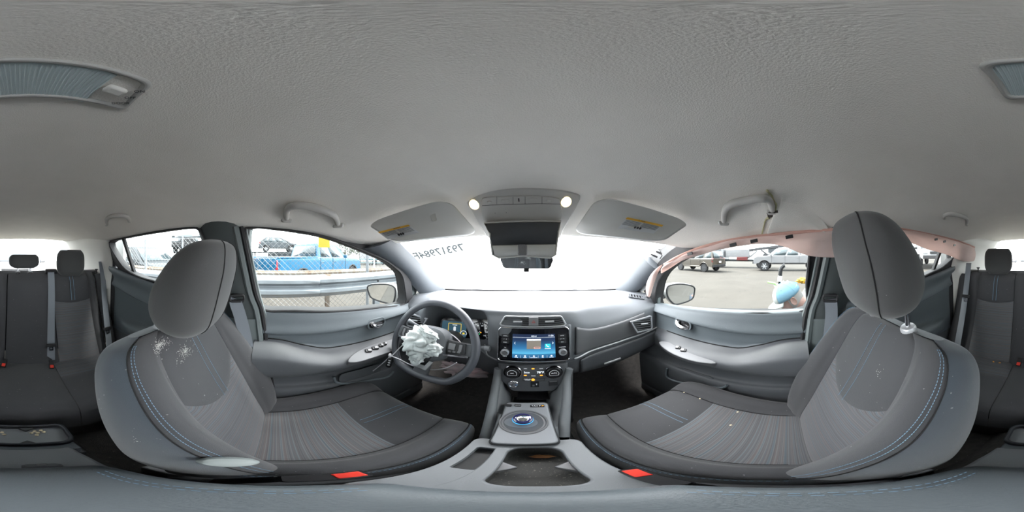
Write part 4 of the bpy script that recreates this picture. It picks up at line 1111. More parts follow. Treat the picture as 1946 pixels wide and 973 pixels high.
mk('light_ring', lathe([(0.0245, 0.0195), (0.0262, 0.021), (0.0262, 0.0235), (0.0245, 0.0235)], 32, mp), M('blue_glow', (0.05, 0.35, 0.8), 0.4, emis=((0.05, 0.45, 1.0), 1.2)), pk)
mk('puck_cap', lathe([(0.0155, 0.0372), (0.014, 0.0385), (0.0, 0.039)], 28, mp), m_chrome, pk)
for (px, py, w, mt) in ((966, 771, 0.020, m_btn), (984, 771, 0.020, m_chrome)):
    q = inv @ PP(px, py, gc, gn)
    sw_ = mk('switch', prism(rrect(w, 0.012, 0.002, 2), 0.004, mg @ Matrix.Translation((q.x, q.y, 0.002))), m_btn, gs, bev=0.001)
    mk('switch_face', prism(rrect(w - 0.004, 0.006, 0.001, 2), 0.002, mg @ Matrix.Translation((q.x, q.y - (0.001 if mt is m_chrome else 0), 0.0045))), mt, sw_)
q = inv @ PP(1021, 772, gc, gn)
pl = mk('shift_legend', prism(rrect(0.042, 0.013, 0.001, 2), 0.001, mg @ Matrix.Translation((q.x, q.y, 0.002))), m_black, gs)
text('legend_mark', '\u2191A\u2193 P', 0.009, mg @ Matrix.Translation((q.x - 0.004, q.y, 0.0032)), m_line, pl)
mk('legend_lamp', xf(box((q.x + 0.016, q.y, 0.0034), (0.006, 0.003, 0.0006)), mg), m_amber, pl)

# ------------------------------------------------------------------ armrest box
m_arm = M('armrest_vinyl', (0.12, 0.138, 0.15), 0.42, bump=(500, 0.3))
ab = thing('armrest_box', 'padded blue-grey armrest box lid with double stitching between the seats', 'armrest', (CX, -0.05, -0.74))
rings = []
for v, w, z, h in ((0.075, 0.070, -0.60, 0.02), (0.066, 0.082, -0.578, 0.05), (0.04, 0.09, -0.563, 0.07), (0.0, 0.093, -0.558, 0.08), (-0.06, 0.094, -0.556, 0.085), (-0.12, 0.092, -0.558, 0.085), (-0.152, 0.084, -0.568, 0.07), (-0.165, 0.07, -0.59, 0.03)):
    rings.append([(CX + x, v, zz) for x, zz in ((-w, z - h), (-w - 0.004, z - h * 0.5), (-w + 0.006, z - 0.008), (-w + 0.025, z), (0, z + 0.004), (w - 0.025, z), (w - 0.006, z - 0.008), (w + 0.004, z - h * 0.5), (w, z - h))])
mk('lid', loft(rings), m_arm, ab, sub=1)
for dx in (0.060, 0.068):
    st = [Vector((CX - dx, 0.04, -0.5605)), Vector((CX - dx, -0.05, -0.5545)), Vector((CX - dx, -0.13, -0.559))]
    for s_ in (-1, 1): mk('stitching', dashes([Vector((CX + (p.x - CX) * s_, p.y, p.z)) for p in st], 0.005, 0.003, 0.0009), m_thread, ab)
mk('box', loft([[(CX - 0.088, v, -1.0), (CX - 0.09, v, z), (CX + 0.09, v, z), (CX + 0.088, v, -1.0)] for v, z in ((0.05, -0.63), (-0.15, -0.63), (-0.20, -0.64), (-0.29, -0.72))]), m_cons, ab, bev=0.006)
lt = mk('latch', xf(loft([[(x * s, y * s, z) for x, y in rrect(0.045, 0.03, 0.008, 3)] for s, z in ((1, 0), (1, 0.005), (0.85, 0.008))]), fr((CX - 0.02, -0.172, -0.612), (0, -0.75, 0.6))), m_doorlow, ab)
mk('latch_tongue', xf(box((0, -0.004, 0.008), (0.014, 0.007, 0.005)), fr((CX - 0.02, -0.172, -0.612), (0, -0.75, 0.6))), m_chrome, lt, bev=0.001)
# rear of the console: sloping panel and the fold-out cup tray
rc = thing('rear_cup_tray', 'black fold-out cup tray with crumbs at the back of the console', 'cup tray', (CX, -0.38, -0.85))
to = sh(rrect(0.21, 0.115, 0.030, 6), CX - 0.012, -0.385); ti = sh(rrect(0.188, 0.095, 0.024, 6), CX - 0.012, -0.385)
mk('tray_rim', ringprism(to, ti, 0.028, Matrix.Translation((0, 0, -0.775))), M('tray_black', (0.03, 0.033, 0.04), 0.4), rc, bev=0.004)
mk('tray_floor', prism(sh(rrect(0.19, 0.097, 0.024, 6), CX - 0.012, -0.385), 0.004, Matrix.Translation((0, 0, -0.778))), m_cons, rc)
for s_ in (-1, 1): mk('tray_divider', prism([(CX - 0.012 - 0.022, -0.385 + s_ * 0.047), (CX - 0.012 + 0.022, -0.385 + s_ * 0.047), (CX - 0.012, -0.385 + s_ * 0.028)], 0.018, Matrix.Translation((0, 0, -0.775))), m_consdark, rc, bev=0.003)
mk('tray_arm', loft([[(CX - 0.012 - w, v, z), (CX - 0.012 + w, v, z), (CX - 0.012 + w, v, z - 0.06), (CX - 0.012 - w, v, z - 0.06)] for v, w, z in ((-0.285, 0.098, -0.735), (-0.31, 0.10, -0.762), (-0.34, 0.10, -0.778))]), M('console_rear_panel', (0.12, 0.135, 0.15), 0.45), rc, bev=0.004)
mk('hinge_frame', loft([[(CX - 0.012 - w, v, z - 0.06), (CX - 0.012 + w, v, z - 0.06), (CX - 0.012 + w, v, -1.0), (CX - 0.012 - w, v, -1.0)] for v, w, z in ((-0.285, 0.11, -0.74), (-0.40, 0.105, -0.80))]), m_consdark, rc, bev=0.006)
# ------------------------------------------------------------------ front seats
m_fab = M('seat_cloth', (0.055, 0.056, 0.061), 0.92, bump=(800, 0.35), var=(5, (0.048, 0.049, 0.054)), sheen=0.25, specks=(110, (0.3, 0.3, 0.3), 0.725))
m_fabside = M('seat_side_cloth', (0.052, 0.066, 0.083), 0.85, bump=(800, 0.35), var=(5, (0.045, 0.058, 0.074)), sheen=0.35, specks=(110, (0.3, 0.3, 0.3), 0.72))
m_head2 = M('headrest_cloth', (0.06, 0.061, 0.062), 0.92, bump=(900, 0.3), sheen=0.25, specks=(110, (0.25, 0.25, 0.25), 0.74))
m_insZ = stripe_fabric('striped_cloth_back', 'Z')
m_insY = stripe_fabric('striped_cloth_cushion', 'Y')
m_dust = M('dust_smear', (0.5, 0.5, 0.48), 1.0)

BK = [(0, -0.79, -0.030, 0.205, 0.020, 0.14), (1, -0.72, -0.040, 0.232, 0.045, 0.155), (2, -0.61, -0.072, 0.25, 0.065, 0.155), (3, -0.49, -0.108, 0.256, 0.066, 0.15),
      (4, -0.38, -0.148, 0.256, 0.052, 0.15), (5, -0.29, -0.186, 0.25, 0.036, 0.14), (6, -0.235, -0.213, 0.24, 0.022, 0.122), (7, -0.20, -0.236, 0.216, 0.010, 0.092), (8, -0.186, -0.256, 0.165, 0.002, 0.048)]
BR = [(0, 0.0, 0, 0), (1, 0.30, 0.0, 0), (2, 0.56, 0.06, 0.0), (3, 0.68, 0.62, 0), (4, 0.82, 1.0, 0), (5, 0.935, 0.75, -0.06), (6, 0.995, 0.15, -0.22), (7, 1.0, 0, -0.5), (8, 0.95, 0, -0.82), (9, 0.72, 0, -1.0), (10, 0, 0, -1.04)]
def back_pt(q, t):
    z, vf, W, B, T = interp(BK, t)
    s = 1 if q >= 0 else -1
    fx, fb, ft = interp(BR, abs(q))
    d = fb * B + ft * T
    return Vector((s * fx * W, vf + d * 0.94, z + d * 0.3))
CK2 = [(-1, -0.16, -0.75, 0.215, 0.02), (0, -0.075, -0.745, 0.225, 0.028), (1, 0.05, -0.745, 0.24, 0.042), (2, 0.18, -0.728, 0.25, 0.044), (3, 0.29, -0.708, 0.252, 0.036), (4, 0.36, -0.706, 0.248, 0.022), (5, 0.405, -0.726, 0.236, 0.008), (6, 0.42, -0.77, 0.224, 0.0), (7, 0.415, -0.84, 0.215, 0.0)]
CR2 = [(0, 0.0, 0.0, 0), (1, 0.30, 0.0, 0), (2, 0.60, -0.05, 0), (3, 0.72, 0.7, 0), (4, 0.84, 1.0, 0), (5, 0.94, 0.7, -0.006), (6, 0.995, 0.0, -0.028), (7, 1.0, 0.0, -0.08), (8, 0.97, 0, -0.15)]
def cush_pt(q, u):
    v, z, W, B = interp(CK2, u)
    s = 1 if q >= 0 else -1
    fx, fb, dz = interp(CR2, abs(q))
    return Vector((s * fx * W, v, z + fb * B + dz))
def patch(fn, q0, q1, t0, t1, nq, nt, org, groove=0.004, edge=0.012, puff=0.0):
    """piece of upholstery: grid over (q, t); t0/t1 may be functions of q; its borders dip so that the seams read as creases"""
    rows = []
    f0 = t0 if callable(t0) else (lambda q: t0); f1 = t1 if callable(t1) else (lambda q: t1)
    for i in range(nt + 1):
        r = []
        for j in range(nq + 1):
            b = j / nq; a = i / nt
            q = q0 + (q1 - q0) * b; t = f0(q) + (f1(q) - f0(q)) * a
            p = fn(q, t)
            e = 1e-2
            n = (fn(q + e, t) - fn(q - e, t)).cross(fn(q, t + e) - fn(q, t - e))
            if n.length > 1e-12:
                n.normalize()
                c = fn(0, 4) - Vector((0, 0.06, 0)) if fn is back_pt else fn(0, 3) - Vector((0, 0, 0.1))
                if n.dot(p - c) < 0: n = -n
            bb = min(b, 1 - b) * nq; aa = min(a, 1 - a) * nt
            g = max(math.exp(-bb * 1.2), math.exp(-aa * 1.2))
            p = p - n * groove * g + n * puff * math.sin(math.pi * b) * math.sin(math.pi * a)
            r.append(p + org)
        rows.append(r)
    return grid(rows)
def headrest(root, c, zc, sd):
    K = [(-0.122, 0.055, 0.022, -0.016), (-0.114, 0.088, 0.048, -0.018), (-0.088, 0.112, 0.074, -0.020), (-0.045, 0.126, 0.088, -0.018), (0.005, 0.132, 0.087, -0.004), (0.052, 0.130, 0.075, 0.018), (0.09, 0.118, 0.057, 0.037), (0.112, 0.095, 0.038, 0.050), (0.122, 0.055, 0.018, 0.056)]
    NR, rings = 40, []
    for i in range(33):
        z, W, Dp, vs = interp([(k, *r) for k, r in enumerate(K)], i * 8 / 32)
        rg = []
        for k in range(NR):
            a = 2 * math.pi * k / NR
            ca, sa = math.cos(a), math.sin(a)
            rg.append(Vector((c[0] + W * math.copysign(abs(ca) ** 0.72, ca), c[1] + vs + Dp * math.copysign(abs(sa) ** 0.8, sa), zc + z)))
        rings.append(rg)
    h = mk('headrest', loft(rings), m_head2, root, ang=80)
    for col in ((8, 12) if sd > 0 else (15, 5)):                                       # seams where the face panel meets the sides (a = 45 and 135 degrees)
        seam = [r[col] for r in rings[1:-1]]
        ctr = [sum(r, Vector()) / NR for r in rings[1:-1]]
        mk('seam', tube([p + (p - q).normalized() * 0.0006 for p, q in zip(seam, ctr)], 0.0016, 5), m_seam, h)
    return h
def build_seat(name, label, cx, dv, hz, sd, cdv=0.0):
    """sd = +1 when the console is on the +x side"""
    org = Vector((cx, dv, 0))
    root = thing(name, label, 'car seat', (cx, dv + 0.1, FLOOR))
    bd = lambda q: 3.35 + 0.75 * (q / 2.0) ** 2                     # curved lower edge of the plain yoke
    bk = mk('backrest', patch(back_pt, 5, 10, 0, 8, 20, 40, org, 0.0), m_fabside, root, ang=80)
    mk('backrest_side', patch(back_pt, -10, -5, 0, 8, 20, 40, org, 0.0), m_fabside, root, ang=80)
    mk('backrest_top', ([back_pt(-10 + 20 * k / 40, 8) + org for k in range(40)], [tuple(range(40))]), m_fabside, root)
    mk('back_insert', patch(back_pt, -2, 2, 0.3, bd, 24, 34, org, 0.004), m_insZ, root, ang=80)
    mk('back_yoke', patch(back_pt, -2, 2, bd, 8, 24, 34, org, 0.004), m_fab, root, ang=80)
    for s in (-1, 1):
        mk('back_bolster', patch(back_pt, s * 2, s * 5, 0.2, 8, 18, 44, org, 0.003), m_fab, root, ang=80)
        mk('piping', tube([back_pt(s * 5, t * 0.2) + org for t in range(3, 40)], 0.0011, 6), m_seam, root)
        # blue double stitching along the bolster edge
        for dq in (-0.22, -0.42):
            ln = [back_pt(s * (5 + dq), t * 0.15) + org + Vector((0, 0.0022, 0.001)) for t in range(4, 50)]
            mk('stitching', dashes(ln, 0.0045, 0.0025, 0.0007), m_thread, root, kind='stuff')
    # twin stitch lines down the yoke, over the headrest side nearest the door
    for dx in (-0.16, 0.16):
        ln = [back_pt(dx, bd(0.1) + (7.4 - bd(0.1)) * k / 30) + org + Vector((0, 0.0015, 0.0008)) for k in range(31)]
        mk('stitching', dashes(ln, 0.0045, 0.002, 0.0006), m_thread, root, kind='stuff')
    # cushion
    org = Vector((cx, dv + cdv, 0))
    ub = 2.27
    mk('cushion_insert', patch(cush_pt, -2, 2, -0.7, ub, 24, 30, org, 0.004), m_insY, root, ang=80)
    mk('cushion_front', patch(cush_pt, -2, 2, ub, 7, 24, 26, org, 0.004), m_fab, root, ang=80)
    for s in (-1, 1):
        mk('cushion_bolster', patch(cush_pt, s * 2, s * 5, -0.7, 7, 16, 36, org, 0.003), m_fab, root, ang=80)
        mk('cushion_side', patch(cush_pt, s * 5, s * 8, -0.7, 7, 10, 36, org, 0.0), m_fabside, root, ang=80)
        mk('piping', tube([cush_pt(s * 5, t * 0.17 + 0.3) + org for t in range(0, 32)], 0.0014, 6), m_seam, root)
        ln = [cush_pt(s * 5.25, t * 0.17 + 0.3) + org + Vector((s * 0.001, 0, 0.001)) for t in range(0, 32)]
        mk('stitching', dashes(ln, 0.0045, 0.003, 0.0009), m_thread if s == sd else m_fab, root, kind='stuff')
        ln = [cush_pt(s * 2.02, t * 0.17 + 0.3) + org + Vector((0, 0, 0.0005)) for t in range(0, 32)]
        mk('seam', tube(ln, 0.0011, 5), m_seam, root)
    for dx in (-0.14, 0.14):
        ln = [cush_pt(dx, ub + 0.1 + (5.2 - ub) * k / 24) + org + Vector((0, 0, 0.0012)) for k in range(25)]
        mk('stitching', tube(ln, 0.0008, 5), m_thread, root)
    # base, rails, trim
    mk('seat_base', loft([[(cx - w, dv + v, z), (cx + w, dv + v, z), (cx + w, dv + v, z - h), (cx - w, dv + v, z - h)] for v, w, z, h in ((-0.14, 0.205, -0.80, 0.14), (0.1, 0.215, -0.80, 0.14), (0.37, 0.21, -0.79, 0.13))]), m_doorlow, root, bev=0.01)
    for s in (-1, 1):
        mk('seat_rail', box((cx + s * 0.18, dv + 0.1, -1.0), (0.05, 0.6, 0.09)), m_satin, root, bev=0.006)
    mk('side_cover', xf(loft([[(x * k, y * k, z) for x, y in rrect(0.30, 0.10, 0.04, 4)] for k, z in ((1, 0), (1, 0.014), (0.9, 0.02))]), fr((cx + sd * 0.235, dv + 0.04, -0.835), (sd, 0, 0.05))), m_doorlow, root)
    # recliner pivot cover on the console side
    org = Vector((cx, dv, 0))
    pc = P(432, 876, x=-0.148)
    if sd > 0: mk('pivot_cover', xf(loft([[(x * k, y * k, z) for x, y in [(0.030 * math.cos(R(a)), 0.015 * math.sin(R(a))) for a in range(0, 360, 15)]] for k, z in ((1, -0.002), (1, 0.008), (0.85, 0.013), (0.5, 0.015))]), fr(pc + Vector((sd * 0.002, 0, 0)), (sd * 0.5, 0.3, 0.8), (sd * -0.5, 0.0, 0.8))), M('pale_cover', (0.27, 0.30, 0.295), 0.45), root)
    hr = headrest(root, (cx, dv - (0.20 if sd > 0 else 0.208)), hz, sd)
    for s in (-1, 1):
        b = Vector((cx + s * 0.075, dv - 0.262, -0.21))
        mk('headrest_post', tube([b, Vector((b.x, b.y + 0.012, hz - 0.02))], 0.0065, 12), m_chrome, hr)
        mk('post_guide', lathe([(0.020, -0.012), (0.020, 0.006), (0.017, 0.011), (0.009, 0.012)], 20, Matrix.Translation((b.x, b.y, -0.188)) @ Matrix.Rotation(R(-14), 4, 'X')), m_gunmetal if s != sd else m_satin, root)
    return root
seatL = build_seat('bucket_seat', 'driver seat with striped cloth insert, chalky dust smears and low headrest', -0.385, 0.0, -0.085, 1)
seatR = build_seat('bucket_seat', 'front passenger seat with striped cloth insert and headrest raised on its posts', 0.362, 0.0, -0.026, -1, 0.04)

# chalky smears on the driver backrest (loose dust lying on the cloth)
def smear(root, org, q, t, n, rq, rt, seed):
    r_ = random.Random(seed); parts = []
    for _ in range(n):
        a = r_.uniform(0, 6.28); k = abs(r_.gauss(0, 0.5))
        p = back_pt(q + rq * k * math.cos(a), t + rt * k * math.sin(a)) + org
        parts.append(ball(p + Vector((0, 0.0012, 0.0008)), (r_.uniform(0.0004, 0.0015), 0.0004, r_.uniform(0.0004, 0.0013)), 5, 4))
    mk('dust', join(*parts), m_dust, root, kind='stuff')
smear(seatL, Vector((-0.385, 0, 0)), 1.9, 6.6, 260, 0.9, 0.5, 3)
smear(seatL, Vector((-0.385, 0, 0)), 0.8, 5.6, 200, 0.5, 0.4, 4)
smear(seatL, Vector((-0.385, 0, 0)), 5.9, 3.6, 14, 0.2, 0.2, 5)
smear(seatR, Vector((0.362, 0.0, 0)), -0.9, 4.9, 16, 0.3, 0.3, 6)

# ------------------------------------------------------------------ front belt buckles beside the console, and the belts on the pillars
def buckle(name, label, c, n, up, L=0.05, strap=None, group=None):
    b = thing(name, label, 'belt buckle', tuple(c), group)
    m = fr(c, n, up)
    mk('buckle_body', xf(loft([[(x * k, y * k, z) for x, y in rrect(0.028, L, 0.006, 3)] for k, z in ((0.9, -0.012), (1, -0.006), (1, 0.006), (0.92, 0.010))]), m), m_black, b)
    mk('release_button', xf(box((0, L * 0.26, 0.009), (0.020, L * 0.36, 0.006)), m), m_red, b, bev=0.002)
    if strap: mk('stalk', ribbon([c - m.to_3x3() @ Vector((0, L * 0.5, 0)), strap], 0.024, m.to_3x3() @ Vector((1, 0, 0)), 0.006), m_black, b)
    return b
bl = P(620, 907, z=-0.665); brr = P(1236, 908, z=-0.665)
buckle('belt_buckle', 'driver seat belt buckle with red button next to the console', bl, (0.12, 0, 1), (0, 1, 0.2), 0.085, bl + Vector((0.0, -0.10, -0.12)))
buckle('belt_buckle', 'passenger seat belt buckle with red button next to the cup holders', brr, (-0.12, 0, 1), (0.1, 1, 0.2), 0.085, brr + Vector((0.0, -0.10, -0.12)))
for side, nm, top, pts, lb in ((-1, 'seat_belt', (450, 566), [(448, 575), (456, 600), (466, 640), (478, 700)], 'grey driver seat belt hanging from the centre pillar'),
                           (1, 'seat_belt', (1578, 566), [(1579, 574), (1580, 600), (1576, 640), (1568, 690)], 'grey passenger seat belt hanging from the centre pillar')):
    X = 0.60
    c = P(*top, x=side * X)
    b = thing(nm, lb, 'seat belt', tuple(c), 'front seat belts')
    mk('belt_guide', xf(ringprism(rrect(0.060, 0.034, 0.012, 4), rrect(0.046, 0.012, 0.004, 4), 0.012), fr(c, (-side, 0.3, 0), (0, 0, 1))), m_black, b, bev=0.003)
    path = [c + Vector((0, 0, -0.006))] + [P(a, bb, x=side * (X - 0.008 + 0.004 * k)) for k, (a, bb) in enumerate(pts)]
    mk('webbing', ribbon(cr([tuple(p) for p in path], 4), 0.047, (side * 0.25, 1, 0), 0.002), m_belt, b)

# ------------------------------------------------------------------ rear bench
rb = thing('rear_bench', 'rear bench seat in dark cloth with striped outer inserts', 'car seat', (0, -0.95, FLOOR))
def rback(x, t):
    """t 0 at the bite .. 1 at the top"""
    z = -0.74 + 0.61 * t; v = -0.93 - 0.21 * t - 0.02 * math.sin(math.pi * t)
    if t > 0.9: v -= (t - 0.9) ** 2 * 4.5
    return Vector((x, v - 0.05 * max(0, (abs(x) - 0.45) / 0.2) ** 2 * 0 , z))
def bpatch(x0, x1, t0, t1, nx=18, nt=30, puff=0.02, fn=rback, nrm=Vector((0, 0.93, 0.3)), groove=0.004):
    f0 = t0 if callable(t0) else (lambda x: t0); f1 = t1 if callable(t1) else (lambda x: t1)
    rows = []
    for i in range(nt + 1):
        r = []
        for j in range(nx + 1):
            a, b = i / nt, j / nx
            x = x0 + (x1 - x0) * b; t = f0(x) + (f1(x) - f0(x)) * a
            g = max(math.exp(-min(b, 1 - b) * nx * 1.2), math.exp(-min(a, 1 - a) * nt * 1.2))
            r.append(fn(x, t) + nrm * (puff * (1 - abs(2 * b - 1) ** 4) - groove * g))
        rows.append(r)
    return grid(rows)
m_insR = stripe_fabric('striped_cloth_rear', 'Z', (0.11, 0.11, 0.115))
m_insRc = stripe_fabric('striped_cloth_rear_cushion', 'Y', (0.075, 0.075, 0.08))
for s, xa, xb in ((-1, -0.235, -0.50), (1, 0.205, 0.475)):
    xm = (xa + xb) / 2
    yk = lambda x, xm=xm: 0.665 + 1.6 * (x - xm) ** 2
    mk('back_insert', bpatch(xa, xb, -0.1, yk, puff=0.004), m_insR, rb, ang=80)
    mk('back_yoke', bpatch(xa, xb, yk, 1.0, puff=0.006), m_fab, rb, ang=80)
    mk('back_bolster', bpatch(xb, s * 0.56, -0.1, 1.0, 10, 30, 0.022), m_fab, rb, ang=80)
    mk('back_bolster', bpatch(s * 0.565, s * 0.64, -0.1, 0.97, 10, 30, 0.045), m_fab, rb, ang=80)
    for dx in (-0.012, 0.012):
        ln = [rback(xm + dx, 0.69 + 0.28 * k / 20) + Vector((0, 0.012, 0.003)) for k in range(21)]
        mk('stitching', tube(ln, 0.0016, 5), m_thread, rb)
mk('back_centre', bpatch(-0.23, 0.085, -0.1, 1.0, puff=0.016), m_fab, rb, ang=80)
mk('back_centre', bpatch(0.092, 0.202, -0.1, 1.0, 10, 30, puff=0.012), m_fab, rb, ang=80)
mk('back_shell', grid([[rback(x, t) + Vector((0, dy, dz)) for x in (-0.635, -0.3, 0, 0.3, 0.635)] for t, dy, dz in ((1.0, 0.0, -0.004), (1.0, -0.05, 0.012), (1.0, -0.10, -0.01), (0.6, -0.16, 0), (0.0, -0.2, 0))]), m_fab, rb, solid=0.01)
def rcush(x, u):
    v = -0.965 + 0.47 * u; z = -0.735 + 0.022 * math.sin(u * 1.8)
    if u > 0.85: z -= ((u - 0.85) / 0.15) ** 2 * 0.035
    if u > 1.0: v = -0.495 + 0.012 * math.sin((u - 1) * 3); z = -0.713 - 0.055 - (u - 1.0) * 0.35
    return Vector((x, v, z))
UP = Vector((0, 0, 1))
for x0, x1, s in ((-0.64, -0.195, -1), (0.175, 0.64, 1)):
    xi = (x0 + 0.07, x1 - 0.02) if s < 0 else (x0 + 0.02, x1 - 0.07)
    mk('cushion_section', bpatch(x0, x1, 0.44, 1.35, 22, 34, 0.014, rcush, UP), m_fab, rb, ang=80)
    mk('cushion_insert', bpatch(x0, x1, 0.0, 0.44, 22, 22, 0.006, rcush, UP), m_insRc, rb, ang=80)
mk('cushion_section', bpatch(-0.193, 0.173, 0.0, 1.35, 20, 40, 0.014, rcush, UP), m_fab, rb, ang=80)
mk('bench_base', box((0, -0.76, -0.96), (1.26, 0.50, 0.24)), m_carpet, rb)
def rear_headrest(xc, v, z0, z1, hw, posts):
    rings = []
    hgt = z1 - z0; N_ = 28
    for i in range(17):
        f = i / 16; k = (1 - abs(2 * f - 1) ** 3.5) ** 0.5 if 0 < f < 1 else 0.35
        k = max(k, 0.35); wk = hw * (0.82 + 0.18 * (1 - abs(2 * f - 1.1) ** 4)) * (0.75 + 0.25 * k); dk = 0.045 * (0.4 + 0.6 * k)
        rings.append([Vector((xc + wk * math.copysign(abs(math.cos(a)) ** 0.6, math.cos(a)), v + dk * math.copysign(abs(math.sin(a)) ** 0.8, math.sin(a)), z0 + hgt * f)) for a in [2 * math.pi * j / N_ for j in range(N_)]])
    h = mk('headrest', loft(rings), m_head2, rb, ang=80)
    if posts:
        for s in (-1, 1): mk('headrest_post', tube([(xc + s * 0.045, v, -0.17), (xc + s * 0.045, v, z0 + 0.02)], 0.006, 10), m_chrome, h)
        for s in (-1, 1): mk('post_guide', lathe([(0.018, -0.01), (0.018, 0.004), (0.012, 0.008), (0.007, 0.008)], 16, Matrix.Translation((xc + s * 0.045, v, -0.122))), m_black, rb)
rear_headrest(-0.375, -1.165, -0.15, 0.045, 0.108, False)
rear_headrest(0.335, -1.165, -0.135, 0.055, 0.105, False)
rear_headrest(-0.03, -1.185, -0.088, 0.012, 0.110, True)
# rear belts
def rear_belt(path, wide, label, extras):
    b = thing('seat_belt', label, 'seat belt', tuple(path[-1]), 'rear seat belts')
    mk('webbing', ribbon(cr([tuple(p) for p in path], 4), 0.047, wide, 0.002), m_belt, b)
    for nm, c, n, mt in extras:
        if nm == 'tongue':
            o = mk('tongue', xf(prism(rrect(0.066, 0.022, 0.007, 3), 0.008), fr(c, n)), m_black, b, bev=0.002)
            mk('tongue_plate', xf(ringprism(rrect(0.026, 0.030, 0.003, 3), rrect(0.014, 0.012, 0.002, 3), 0.003), fr(Vector(c) + Vector((0, 0.004, -0.024)), n)), m_chrome, o)
        elif nm == 'guide':
            mk('belt_guide', xf(prism(rrect(0.085, 0.030, 0.010, 4), 0.03, None, -0.015), fr(c, n)), m_black, b, bev=0.004)
    return b
N0 = (0, 0.95, 0.3)
rear_belt([P(192, 497, y=-1.11), P(196, 530, y=-1.08), P(200, 580, y=-1.0), P(206, 640, y=-0.92), P(208, 668, y=-0.885)], (1, 0.15, 0), 'left rear seat belt hanging in front of the bench end bolster',
          [('tongue', P(204, 624, y=-0.93), N0, None)])
rear_belt([P(96, 512, y=-1.17), P(97, 520, y=-1.14), P(98, 560, y=-1.085), P(97, 630, y=-1.01), P(97, 668, y=-0.955), P(97, 684, y=-0.935)], (1, 0, 0), 'middle rear seat belt running down from the top of the bench back',
          [('guide', P(97, 516, y=-1.16), (0, 0.5, 1), None), ('tongue', P(97, 656, y=-0.958), N0, None)])
rear_belt([P(1841, 500, y=-1.11), P(1838, 530, y=-1.08), P(1832, 580, y=-1.0), P(1822, 640, y=-0.92), P(1816, 672, y=-0.885)], (1, -0.15, 0), 'right rear seat belt with chrome tongue in front of the bench end bolster',
          [('tongue', P(1836, 563, y=-1.015), N0, None)])
for k, (px, py, lb) in enumerate(((8, 690, 'red-buttoned rear belt buckle in the middle of the bench'), (98, 693, 'red-buttoned rear belt buckle below the middle belt'), (1937, 688, 'red-buttoned rear belt buckle at the passenger-side bench'))):
    buckle('belt_buckle', lb, P(px, py, y=-0.87), (0, 0.55, 0.8), (0.1, 0.8, -0.5), 0.06, None, 'rear belt buckles')
# ------------------------------------------------------------------ things on the headliner
from mathutils.bvhtree import BVHTree
_g = grid([[wrinkle(C(-1 + 2 * j / NT, 9 * i / NS)) for j in range(NT + 1)] for i in range(NS + 1)])
CEIL_BVH = BVHTree.FromPolygons([tuple(v) for v in _g[0]], _g[1])
def CE(px, py, lift=0.0):
    d = D(px, py); h = CEIL_BVH.ray_cast(Vector((0, 0, 0)), d)
    p = h[0] if h[0] is not None else d * 0.6
    return p - d * lift
# ---- grab handles
m_handle = M('handle_plastic', (0.50, 0.49, 0.465), 0.5, bump=(900, 0.1))
def grab(label, pix, lift, r, cover):
    fk = 1.0 if r > 0.0112 else 0.62
    pts = [CE(a, b, l) for (a, b), l in zip(pix, lift)]
    g = thing('grab_handle', label, 'grab handle', tuple(pts[0]), 'roof grab handles')
    fine = cr([tuple(p) for p in pts], 6)
    n = len(fine)
    rr = [r * (0.75 + 0.35 * math.sin(math.pi * min(1, k / (n - 1) * 1.0))) for k in range(n)]
    mk('grip', tube(fine, rr, 12), m_handle, g)
    for q in (pts[0], pts[-1]):
        d = q.normalized()
        mk('foot_cover', xf(loft([[(x * s, y * s, z) for x, y in rrect(0.042 * fk, 0.030 * fk, 0.010 * fk, 3)] for s, z in ((1.0, -0.02), (1, 0.004), (0.8, 0.010))]), fr(q + d * 0.012, -d)), m_handle, g)
    return g
grab('front grab handle above the driver door', [(545, 415), (546, 399), (560, 391), (590, 393), (618, 401), (636, 411), (642, 426)], [0.014, 0.03, 0.038, 0.04, 0.04, 0.032, 0.016], 0.0115, 1)
grab('front grab handle above the passenger door beside the torn headliner', [(1376, 421), (1377, 402), (1390, 388), (1420, 381), (1448, 377), (1463, 383), (1468, 400)], [0.014, 0.03, 0.038, 0.04, 0.038, 0.03, 0.016], 0.0115, 1)
grab('small rear grab handle above the rear door behind the driver', [(204, 427), (203, 417), (212, 411), (226, 409), (240, 411), (247, 420)], [0.012, 0.03, 0.036, 0.038, 0.034, 0.014], 0.011, 1)
grab('small rear grab handle above the rear door behind the passenger', [(1793, 414), (1797, 408), (1810, 407), (1826, 410), (1837, 416), (1836, 427)], [0.012, 0.03, 0.036, 0.038, 0.034, 0.014], 0.011, 1)

# ---- dome lamp over the rear seats
LZ = 0.262
ca, cb, cc_, cd = P(297, 158, z=LZ), P(238, 209, z=LZ), P(1911, 190, z=LZ), P(1849, 119, z=LZ)
lamp = thing('dome_lamp', 'grey dome lamp with ribbed lens and slide switch on the ceiling', 'ceiling lamp', tuple((ca + cb + cc_ + cd) / 4))
q = roundq([(p.x, p.y) for p in (ca, cb, cc_, cd)], 0.014)
ctr = Vector((sum(p[0] for p in q) / len(q), sum(p[1] for p in q) / len(q)))
qi = [(ctr.x + (x - ctr.x) * 0.9, ctr.y + (y - ctr.y) * 0.80) for x, y in q]
mz = Matrix.Translation((0, 0, LZ))
m_lampf = M('lamp_frame', (0.40, 0.40, 0.385), 0.5)
mk('lamp_frame', ringprism(q, qi, 0.03, mz, -0.006), m_lampf, lamp, bev=0.004)
mk('switch_well', prism(qi, 0.004, mz, 0.010), M('lamp_well', (0.28, 0.27, 0.26), 0.6), lamp)
la, lb_, lc, ld = P(226, 141, z=LZ), P(160, 194, z=LZ), P(1915, 185, z=LZ), P(1873, 123, z=LZ)
lq = roundq([(p.x, p.y) for p in (la, lb_, lc, ld)], 0.004)
